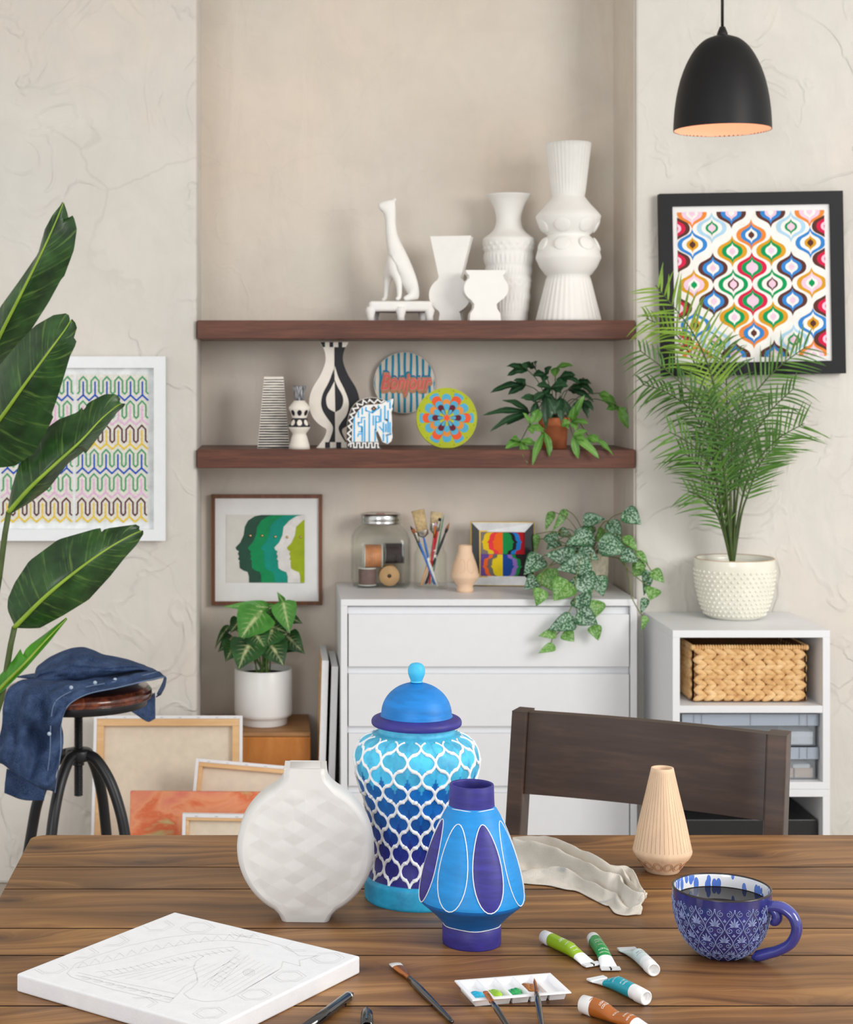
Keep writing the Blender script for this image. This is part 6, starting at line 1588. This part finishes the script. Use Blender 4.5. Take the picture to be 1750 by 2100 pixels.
# ---- woven basket
bx = thing('woven_basket', 'rectangular braided seagrass basket on the upper shelf of the cube cabinet', 'basket', (X_at(1537, 4.47), 4.46, zsh)); off = Vector(bx.location)
BW, BH, BDp = .305, .150, .26
t = NT('seagrass'); v = t.coord(); n = t.noise(v, 28, 4, .6); n2 = t.noise(t.coord((40, 40, 160)), 3, 3)
sg_ = t.set(t.ramp(n, [(.28, (192, 142, 90)), (.5, (224, 182, 126)), (.72, (240, 206, 156))]), .6, 0, .3, t.bump(n2, .3, .002))
b = MB(); b.box(-BW/2 + .006, BW/2 - .006, .010, .014, .004, BH - .004); b.box(-BW/2 + .006, BW/2 - .006, BDp - .014, BDp - .010, .004, BH - .004); b.box(-BW/2 + .006, -BW/2 + .010, .010, BDp - .010, .004, BH - .004); b.box(BW/2 - .010, BW/2 - .006, .010, BDp - .010, .004, BH - .004); b.box(-BW/2 + .006, BW/2 - .006, .01, BDp - .01, .002, .006)
b.build('lining', flat('basket_lining', (128, 84, 48), .8), bx)
b = MB()
def strand(c, ax, nr, ang_, l, wd_, th):
    ax = Vector(ax); nr = Vector(nr); up = Vector((0, 0, 1)); d = ax * cos(ang_) + up * sin(ang_); q = nr.cross(d)
    Mx = Matrix((d, nr, q)).transposed().to_4x4(); b.ball(c, l, th, wd_, 10, 8, M=Mx)
nrow = 5; rh = (BH - .020) / nrow
def side(p0, ax, nr, length, n):
    for r_ in range(nrow):
        for half in (0, 1):
            zc_ = .006 + rh * (r_ + .27 + .47 * half)
            for k in range(n + 1):
                x = length * (k + random.uniform(-.06, .06)) / n
                if x < .004 or x > length - .004: continue
                c = Vector(p0) + Vector(ax) * x + Vector((0, 0, zc_)) + Vector(nr) * random.uniform(0, .0015)
                strand(c, ax, nr, (.42 if half == 0 else -.42) * random.uniform(.85, 1.15), .0190 * random.uniform(.92, 1.1), rh * .30, .0062)
side((-BW/2, .008, 0), (1, 0, 0), (0, -1, 0), BW, 12); side((-BW/2 + .006, BDp, 0), (0, -1, 0), (-1, 0, 0), BDp - .008, 11); side((BW/2 - .006, 0.008, 0), (0, 1, 0), (1, 0, 0), BDp - .008, 11)
side((BW/2, BDp - .008, 0), (-1, 0, 0), (0, 1, 0), BW, 12)
b.build('braided_weave', sg_, bx)
b = MB()
for k in range(44): b.ball((-BW/2 + BW * (k + .5) / 44, .007, BH - .008 + .0 * (k % 2)), .0042, .0052, .0072, 8, 6)
for k in range(36):
    for x in (-BW/2 + .005, BW/2 - .005): b.ball((x, BDp * (k + .5) / 36, BH - .008), .0052, .0042, .0072, 7, 5)
for k in range(44): b.ball((-BW/2 + BW * (k + .5) / 44, BDp - .006, BH - .006), .0042, .0052, .0075, 7, 5)
b.build('rim', sg_, bx)
# ---- clear plastic boxes with things inside
t = NT('clear_plastic'); t.set((236, 242, 248), .12, 0, .5, None, None, .86); t.b.inputs['IOR'].default_value = 1.15; CP = t.m
t = NT('clear_lid'); t.set((218, 228, 242), .2, 0, .5, None, None, .55); t.b.inputs['IOR'].default_value = 1.2; CL = t.m
zf0 = zA0 + tk + .0005; xa, xb = X_at(1398, 4.45), X_at(1678, 4.45)
def bin_(label, zb, hgt):
    t_ = thing('storage_box', label, 'storage box', ((xa + xb) / 2, 4.445, zb), 0, 'clear storage boxes in the cabinet'); hw = (xb - xa) / 2; dp = .28
    b = MB(); th = .0016; H_ = hgt - .022
    b.box(-hw + .006, hw - .006, 0.004, .004 + th, .0, H_); b.box(-hw + .006, hw - .006, dp - th, dp, 0, H_); b.box(-hw + .006, -hw + .006 + th, .004 + th, dp - th, 0, H_); b.box(hw - .006 - th, hw - .006, .004 + th, dp - th, 0, H_); b.box(-hw + .006 + th, hw - .006 - th, .004 + th, dp - th, 0, th)
    b.build('tub', CP, t_, smooth=False)
    b = MB(); b.box(-hw, hw, 0, dp + .004, H_ + .0005, H_ + .004); b.box(-hw, hw, -.001, .002, H_ - .010, H_ + .020); b.box(-hw, -hw + .003, .002, dp, H_ - .010, H_ + .020); b.box(hw - .003, hw, .002, dp, H_ - .010, H_ + .020)
    for x in (-hw + .03, -hw + .05, 0, hw - .05, hw - .03): b.box(x, x + .002, -.003, -.001, H_ - .008, H_ + .019)
    b.build('lid', CL, t_, smooth=False); return t_
bin_('lower clear plastic box with bluish lid, on the bottom of the cube cabinet', zf0, .0850)
bin_('upper clear plastic box stacked on the lower clear box', zf0 + .0860, .0850)
def carton(label, x0, x1, y, zb, hh, c, dpth=.10):
    t_ = thing('carton', label, 'box', ((x0 + x1) / 2, y, zb), 0, 'small cartons inside the clear boxes'); b = MB(); w2 = (x1 - x0) / 2; b.box(-w2, w2, 0, dpth, 0, hh - .003); b.build('carton_body', flat('card_%d_%d_%d' % c, c, .7), t_, .0008)
    b = MB(); b.box(-w2 - .0006, w2 + .0006, -.0006, dpth, hh - .0028, hh); b.build('lid', flat('card_%d_%d_%d' % c, c, .7), t_, .0005)
x_ = lambda zx: X_at(1290 + zx / 3.804, 4.46)
carton('white carton lying at the right inside the upper clear box, lower of two', x_(1250), x_(1434), 4.456, zf0 + .0885, .018, (236, 236, 236))
carton('white carton on top of another inside the upper clear box', x_(1256), x_(1434), 4.456, zf0 + .1069, .014, (240, 240, 242))
carton('tan carton at the right inside the lower clear box', x_(1292), x_(1434), 4.456, zf0 + .0028, .024, (216, 186, 160))
carton('tan carton inside the lower clear box, left of the other tan carton', x_(1110), x_(1280), 4.456, zf0 + .0028, .024, (212, 180, 152))
carton('white flat carton on the tan carton in the lower clear box', x_(1280), x_(1410), 4.458, zf0 + .0272, .009, (232, 230, 228))
# ---- black box
xk0, xk1 = X_at(1404, 4.45), X_at(1677, 4.45); zt_ = EYE - (1681 - HY) * 4.45 / F
kb = thing('black_box', 'black lidded storage box in the lower cube cabinet behind the chair', 'box', ((xk0 + xk1) / 2, 4.45, tk + .0002)); hh = zt_ - tk
b = MB(); b.box(-(xk1-xk0)/2 + .002, (xk1-xk0)/2 - .002, .002, .27, 0, hh - .052); b.build('box_body', M['black'], kb, .002)
b = MB(); b.box(-(xk1-xk0)/2, (xk1-xk0)/2, 0, .272, hh - .051, hh); b.build('lid', flat('black_card', (30, 30, 32), .35), kb, .002)

# =============================================================== chair on the far side of the table
pL, pR = Vector((.400, 2.79)), Vector((.768, 2.605)); dr = (pR - pL); wch = dr.length + .018; yaw = math.atan2(dr.y, dr.x)
mid_ = (pL + pR) / 2; fwd = Vector((sin(yaw), -cos(yaw)))
cr = thing('dining_chair', 'dark brown wooden chair with wide back panel, at the far side of the table', 'chair', (mid_.x, mid_.y, 0), yaw)
ZT = .862; lean = .19
def yb(z_): return -.0 - lean * (ZT - z_) if z_ > .42 else -lean * (ZT - .42) + (.42 - z_) * .10
def post(x0, x1):
    b = MB(); rows = []
    for z_ in (0, .2, .42, .55, .7, .8, ZT - .004, ZT):
        y = yb(z_); d0 = .021 if z_ > .5 else .024
        rows.append([Vector((x0, y - d0, z_)), Vector((x1, y - d0, z_)), Vector((x1, y + d0, z_)), Vector((x0, y + d0, z_))])
    b.grid(rows, 0, closedu=True); b.quad(rows[-1]); b.quad(rows[0][::-1])
    return b.build('back_post', M['chairwood'], cr, .003, smooth=False)
hx = wch / 2
post(-hx - .0, -hx + .026); post(hx - .030, hx)
b = MB(); rows = []
for z_ in (ZT - .126, ZT - .120, ZT - .06, ZT - .006, ZT - .001):
    rows.append([Vector((x, yb(z_) - .004 + .014 * (1 - (2 * (x / (wch - .05))) ** 2) + s, z_)) for s in (-.011, .011) for x in ([(-hx + .0255) + (wch - .055) * k / 12 for k in range(13)] if s < 0 else [(-hx + .0255) + (wch - .055) * k / 12 for k in range(12, -1, -1)])])
b.grid(rows, 0, closedu=True); b.quad(rows[-1], 0); b.quad(rows[0][::-1], 0)
b.build('back_panel', M['chairwood'], cr, .002)
ys = yb(.42)
b = MB(); b.box(-hx, hx, ys - .40, ys + .01, .425, .455); b.build('seat', M['chairwood'], cr, .006)
b = MB(); b.box(-hx + .03, hx - .03, ys - .385, ys - .365, .37, .4245); b.box(-hx + .005, -hx + .025, ys - .36, ys - .03, .37, .4245); b.box(hx - .025, hx - .005, ys - .36, ys - .03, .37, .4245); b.build('apron', M['chairwood'], cr, .002)
for x in (-hx, hx - .036): MB().box(x, x + .036, ys - .398, ys - .362, 0, .4245).build('front_leg', M['chairwood'], cr, .003)

# =============================================================== canvases leaning by the wall, box, stool
def canvas_back(label, x0, x1, yb_, H_, lean_, bar, roll=0, group='canvases leaning against the wall', back=True, paintm=None, thick=.020):
    t_ = thing('stretched_canvas', label, 'canvas', ((x0 + x1) / 2, yb_, .0006), 0, group, rx=-lean_, ry=roll); w2 = (x1 - x0) / 2
    e = .0085
    if back:
        b = MB(); b.box(-w2, w2, thick - .0015, thick, 0, H_); b.box(-w2, -w2 + e, 0, thick - .0015, 0, H_); b.box(w2 - e, w2, 0, thick - .0015, 0, H_); b.box(-w2 + e, w2 - e, 0, thick - .0015, H_ - e, H_); b.box(-w2 + e, w2 - e, 0, thick - .0015, 0, e)
        b.build('canvas_edge', M['canvas'], t_, .0012)
        for nm, q in (('stretcher_bar', (-w2 + e, w2 - e, H_ - bar, H_ - e)), ('stretcher_bar', (-w2 + e, w2 - e, e, bar)), ('stretcher_bar', (-w2 + e, -w2 + bar, bar, H_ - bar)), ('stretcher_bar', (w2 - bar, w2 - e, bar, H_ - bar))):
            b = MB(); b.box(q[0], q[1], .0008, thick - .004, q[2], q[3]); b.build(nm, M['pine'], t_, .0015)
        b = MB(); b.box(-w2 + e, w2 - e, thick - .0038, thick - .0018, e, H_ - e); b.build('raw_back', M['rawcanvas'], t_)
        b = MB()
        for k in range(int(w2 * 2 / .05)):
            x = -w2 + .03 + .05 * k; b.box(x, x + .008, -.0005, .0002, H_ - .006, H_ - .0045)
        b.build('staples', flat('staple_steel', (176, 176, 178), .3, .5, .8), t_)
    else:
        b = MB(); b.box(-w2, w2, 0, thick, 0, H_); b.build('painted_face', paintm, t_, .002)
    return t_
canvas_back('largest canvas seen from the back with pine stretcher bars, leaning beside the stool', -.4865, -.0826, 4.585, .490, R(14), .028)
canvas_back('tilted canvas seen from the back, in front of the largest canvas', -.236, .066, 4.46, .392, R(11), .020, R(5))
t = NT('abstract_orange'); n = t.noise(t.coord((1.0, 1, 1)), 7, 4, .55, .8)
am = t.set(t.ramp(n, [(.30, (196, 104, 104)), (.42, (216, 124, 104)), (.52, (226, 152, 112)), (.60, (214, 108, 70)), (.68, (190, 184, 130)), (.78, (206, 70, 44))]), .7, 0, .3)
canvas_back('orange and pink abstract painting leaning low between the white backed canvases', -.3640, .000, 4.33, .350, R(8), .02, R(.5), back=False, paintm=am)
canvas_back('smallest canvas seen from the back, foremost of the leaning stack', -.2285, .026, 4.235, .319, R(5), .016, R(1))
# edge-on canvases between the box and the chest
for k, (lab, x, H_, dep_) in enumerate((('thin framed canvas standing edge-on, left of the pair beside the chest of drawers', .1155, .622, .27), ('white edged canvas standing edge-on against the side of the chest of drawers', .1420, .606, .27))):
    t_ = thing('stretched_canvas', lab, 'canvas', (x, 4.72, .0006), 0, 'canvases standing on edge', ry=R(1.7))
    b = MB(); b.box(0, .018, 0, .0015, 0, H_); b.box(.0165, .018, .0015, dep_, 0, H_); b.box(0, .0165, .0015, dep_, H_ - .0015, H_); b.build('canvas_edge', M['canvas'], t_, .0006)
    b = MB(); b.box(-.001 if k == 0 else .0005, .0160, .002, .022, .002, H_ - .002); b.box(.0005, .016, dep_ - .02, dep_, .002, H_ - .002); b.build('stretcher_bar', flat('dark_stained_bar', (104, 62, 40), .6) if k else M['pine'], t_)
# ---- wooden box under the white pot
wb = thing('wooden_box', 'old ochre wooden box with paint flecks under the white plant pot', 'box', (-.048, 4.785, 0))
t = NT('ochre_board'); v = t.coord(); n = t.noise(t.coord((3, 3, 1)), 6, 5, .6, .4); fl = t.noise(v, 46, 2)
c = t.ramp(n, [(.3, (172, 104, 46)), (.55, (196, 126, 62)), (.75, (208, 144, 80))]); c = t.mix(t.math('MULTIPLY', t.grey(fl, .68, .74), .7), c, (226, 200, 160))
obm = t.set(c, .6, 0, .3, t.bump(n, .2, .003))
b = MB(); b.box(-.152, .152, 0, .012, .0, .400); b.box(-.152, -.140, .012, .262, .0, .400); b.box(.140, .152, .012, .262, .0, .400); b.box(-.140, .140, .250, .262, 0, .400); b.build('box_body', obm, wb, .003)
b = MB(); b.box(-.152, .152, 0, .262, .4002, .4128); b.build('lid', wood('box_lid_wood', (132, 92, 54), (160, 114, 70), (182, 138, 92), 'x', 9, 5, .6), wb, .004)

# ---- screw stool
SX, SY = -.426, 3.79; SZ = .722
sl = thing('screw_stool', 'black iron screw stool with round brown wooden seat by the left wall', 'stool', (SX, SY, 0))
t = NT('glossy_seat_wood'); v = t.coord((14, 1.5, 14)); n = t.noise(v, 4, 5, .6, .5)
swm = t.set(t.ramp(n, [(.3, (50, 24, 17)), (.5, (86, 42, 28)), (.62, (118, 60, 38)), (.75, (146, 84, 54))]), .2, 0, .5, None, .4)
b = MB(); b.lathe(seg([(.0001, SZ), (.135, SZ), (.154, SZ - .004), (.1605, SZ - .012), (.1585, SZ - .020), (.1500, SZ - .0240), (.0001, SZ - .0240)], 4), 72); b.build('seat', swm, sl)
b = MB(); b.lathe([(.0001, SZ - .0242), (.1500, SZ - .0242), (.1510, SZ - .026), (.1500, SZ - .041), (.147, SZ - .042), (.0001, SZ - .042)], 72); b.build('seat_plate', M['metal'], sl)
b = MB(); n_t = 50; pr2 = [(.0001, .480)]
for k in range(n_t): zq = .480 + (SZ - .042 - .480) * k / n_t; pr2 += [(.0078, zq), (.0098, zq + .0012), (.0098, zq + .0026), (.0078, zq + .0036)]
b.lathe(pr2 + [(.0078, SZ - .042)], 20); b.build('screw', M['black'], sl)
b = MB(); b.lathe(seg([(.0102, .548), (.013, .548), (.013, .556), (.026, .558), (.029, .564), (.029, .574), (.026, .582), (.012, .5855), (.0102, .5855)], 3), 32); b.build('hub', M['metal'], sl)
for k in range(4):
    a = R(-24 - 90 * k); b = MB(); d = Vector((cos(a), sin(a), 0))
    pts = catmull([d * .020 + Vector((0, 0, .572)), d * .045 + Vector((0, 0, .562)), d * .078 + Vector((0, 0, .520)), d * .103 + Vector((0, 0, .460)), d * .118 + Vector((0, 0, .396)), d * .150 + Vector((0, 0, .220)), d * .185 + Vector((0, 0, .004))], 6)
    b.tube(pts, .0122, 14); b.build('leg', M['metal'], sl)
    b = MB(); b.lathe([(.0001, 0), (.016, 0), (.016, .012), (.012, .014)], 20, o=d * .185); b.build('rubber_foot', M['black'], sl)
b = MB(); b.tube([Vector((.158 * cos(t), .158 * sin(t), .17)) for t in [2*PI*k/64 for k in range(64)]], .0075, 10, closed=True); b.build('foot_ring', M['metal'], sl)

# ---- denim shirt on the stool
t = NT('denim'); v = t.coord(); n = t.noise(v, 22, 4, .6); tw = t.noise(t.coord((1, 1, 1), rot=(0, .8, 0)), 380, 2)
dn = t.set(t.mix(t.math('MULTIPLY', t.grey(tw, .4, .7), .25), t.ramp(n, [(.3, (34, 48, 78)), (.5, (48, 66, 100)), (.70, (68, 88, 124))]), (104, 124, 156)), .9, 0, .15, t.bump(tw, .25, .001))
SEAM = flat('denim_seam', (110, 128, 156), .9, .1); 
sh = thing('denim_shirt', 'blue denim shirt thrown over the stool seat, hanging down at the left', 'shirt', (SX, SY, SZ)); off = Vector(sh.location)
def patch(rows, name, mat=dn, fold=.004, nu=6, nv=5, freq=(3, 2), seed=0, parent=sh, under=None):
    G = [catmull([P(x, y, d) - off for x, y, d in r], nu) for r in rows]
    L = min(len(g) for g in G); cols = [catmull([g[i] for g in G], nv) for i in range(L)]
    b = MB(); out = []
    for i, c in enumerate(cols):
        row = []
        for j, p in enumerate(c):
            q = Vector(p); e = min(1, j / 3, (len(c) - 1 - j) / 3)
            f = noise.noise((i / L * freq[0] * 3, j / len(c) * freq[1] * 3, seed)) + .6 * noise.noise((i / L * freq[0] * 8, j / len(c) * freq[1] * 4, seed + 5))
            hang = max(0, min(1, (-q.z - .005) / .06)) * (1 if name == 'shirt_front' else 0); q.y += hang * (.034 * sin(i / L * 2 * PI * 3.1 + 1.2 * noise.noise((j / len(c) * 2, 4, seed))) + .006 * sin(i / L * 2 * PI * 5.3 + 2.0 + j / len(c) * 2))
            q.y -= fold * f * (.4 + .6 * e) * 1.6; q.z += fold * f * (.3 + .7 * e) * .7
            r_ = math.hypot(q.x, q.y)
            if q.z < .006 and q.z > -.05 and r_ < .166: k = .166 / max(r_, 1e-4); q.x *= k; q.y *= k
            if r_ < .155 and -.002 < q.z < .004: q.z = .004 + .002 * (f + 1)
            row.append(q)
        out.append(row)
    b.grid(out, 0); return b.build(name, mat, parent, solid=.0022), G
v0 = [(340, 1388, 3.74), (290, 1399, 3.66), (240, 1411, 3.63), (190, 1421, 3.62), (158, 1434, 3.61), (137, 1452, 3.60), (126, 1485, 3.595), (125, 1540, 3.59), (118, 1590, 3.585), (113, 1626, 3.585)]
v1 = [(326, 1378, 3.78), (284, 1388, 3.70), (234, 1399, 3.66), (184, 1408, 3.645), (148, 1418, 3.63), (114, 1440, 3.60), (105, 1480, 3.58), (103, 1540, 3.575), (97, 1590, 3.57), (92, 1616, 3.57)]
v2 = [(312, 1372, 3.82), (270, 1380, 3.75), (224, 1392, 3.70), (178, 1400, 3.68), (134, 1406, 3.65), (94, 1428, 3.61), (78, 1480, 3.605), (72, 1540, 3.60), (66, 1585, 3.595), (62, 1602, 3.595)]
v3 = [(300, 1366, 3.87), (258, 1374, 3.82), (215, 1386, 3.77), (165, 1396, 3.74), (112, 1399, 3.70), (70, 1416, 3.63), (50, 1470, 3.585), (42, 1530, 3.575), (36, 1575, 3.57), (33, 1588, 3.57)]
v4 = [(290, 1362, 3.91), (245, 1370, 3.88), (200, 1380, 3.84), (150, 1390, 3.80), (95, 1394, 3.76), (48, 1404, 3.66), (28, 1460, 3.61), (18, 1520, 3.60), (10, 1560, 3.595), (6, 1570, 3.595)]
v5 = [(280, 1366, 3.93), (230, 1372, 3.92), (185, 1382, 3.89), (130, 1390, 3.86), (75, 1394, 3.82), (22, 1408, 3.69), (6, 1455, 3.63), (-2, 1510, 3.62), (-8, 1548, 3.615), (-10, 1556, 3.615)]
ob_, G_ = patch([v0, v1, v2, v3, v4, v5], 'shirt_front', fold=.011, nu=6, nv=7, seed=1)
b = MB()
for g in (G_[0], G_[1]): b.tube([p + Vector((0, -.0035, .0012)) for p in catmull(g, 2)], .0012, 5)
b.build('stitched_edge', SEAM, sh)
for x, y, d in ((146, 1410, 3.625), (195, 1400, 3.645), (236, 1394, 3.67), (101, 1505, 3.568)):
    b = MB(); q = P(x, y, d - .008) - off; b.ball(q, .0042, .0022, .0042, 10, 6); b.build('button', flat('pale_button', (176, 192, 210), .3), sh)
# bundled sleeve and back on the seat
def mound(name, ol_top, ol_bot, Dm, dep_, fold, seed, n=34, m_=18):
    T, B = resample(ol_top, n), resample(ol_bot, n); b = MB(); rows = []
    for i in range(n + 1):
        s = i / n; row = []
        for k in range(m_ + 1):
            t = k / m_; p = T[i].lerp(B[i], t); bul = dep_ * sin(PI * t) ** .8 * (sin(PI * s) ** .5 * .9 + .1)
            r1 = 1 - abs(noise.noise((s * 2.2 + t * 2.5, t * 5 - s * 3.2, seed))) * 2; r2 = 1 - abs(noise.noise((s * 5 - t * 2, t * 9 + s * 2, seed + 3))) * 2
            dd = Dm + .09 * (1 - t) - bul - fold * (r1 * 1.2 + r2 * .6) * sin(PI * t) ** .5
            row.append(P(p.x, p.y, dd) - off)
        rows.append(row)
    b.grid(rows, 0); return b.build(name, dn, sh, solid=.002, sub=1)
mound('bundled_sleeve', [(70, 1390), (74, 1368), (100, 1348), (125, 1336), (148, 1328), (172, 1326), (195, 1334), (210, 1342), (235, 1346), (262, 1352), (290, 1362), (302, 1372)], [(72, 1396), (90, 1402), (115, 1404), (140, 1400), (170, 1396), (195, 1390), (220, 1386), (245, 1382), (265, 1378), (285, 1374), (300, 1374), (303, 1374)], 3.74, .05, .012, 11)
patch([[(14, 1576, 3.64), (50, 1592, 3.635), (92, 1606, 3.63)], [(11, 1600, 3.64), (48, 1618, 3.635), (92, 1628, 3.63)], [(9, 1626, 3.64), (46, 1640, 3.635), (90, 1642, 3.63)]], 'cuff', fold=.002, seed=4)
patch([[(252, 1448, 3.88), (285, 1440, 3.92), (318, 1420, 3.93)], [(272, 1460, 3.88), (292, 1455, 3.91), (318, 1440, 3.93)], [(296, 1476, 3.88), (306, 1480, 3.90), (318, 1474, 3.92)]], 'hanging_collar', fold=.003, seed=7)
patch([[(338, 1386, 3.76), (341, 1392, 3.82), (336, 1400, 3.90)], [(334, 1400, 3.76), (338, 1408, 3.82), (330, 1416, 3.90)], [(322, 1424, 3.76), (330, 1424, 3.82), (320, 1430, 3.90)]], 'shirt_end', fold=.001, seed=9)
# =============================================================== camera and light
cam = bpy.data.cameras.new('camera'); co = bpy.data.objects.new('camera', cam); COL.objects.link(co)
co.location = (0, 0, EYE); co.rotation_euler = (R(90), 0, 0)
cam.sensor_fit = 'HORIZONTAL'; cam.sensor_width = 36; cam.lens = 36 * F / 1750
cam.shift_x = (875 - VX) / 1750; cam.shift_y = (HY - 1050) / 1750
cam.dof.use_dof = True; cam.dof.focus_distance = 2.0; cam.dof.aperture_fstop = 22
cam.clip_end = 50
SC.camera = co
w = bpy.data.worlds.new('daylight'); SC.world = w; w.use_nodes = True
bg = w.node_tree.nodes['Background']; bg.inputs[0].default_value = (1.0, .985, .96, 1); bg.inputs[1].default_value = .86
def area(name, loc, aim, sx, sy, power, col):
    l = bpy.data.lights.new(name, 'AREA'); l.shape = 'RECTANGLE'; l.size = sx; l.size_y = sy; l.energy = power; l.color = col
    o = bpy.data.objects.new(name, l); COL.objects.link(o); o.location = loc
    o.rotation_euler = (Vector(aim) - Vector(loc)).to_track_quat('-Z', 'Y').to_euler(); return o
area('window_light_right', (3.2, .6, 2.4), (.5, 4.6, 1.1), 1.6, 1.7, 95, (1, .975, .94))
area('fill_light_behind', (-2.2, -4.0, 2.0), (.4, 4.8, 1.2), 2.2, 2.0, 105, (.96, .98, 1))  # unseen fill lamp added behind the camera to brighten the alcove
SC.view_settings.view_transform = 'Standard'; SC.view_settings.look = 'None'
SC.view_settings.gamma = 1; SC.view_settings.use_curve_mapping = False; SC.view_settings.exposure = 0.10
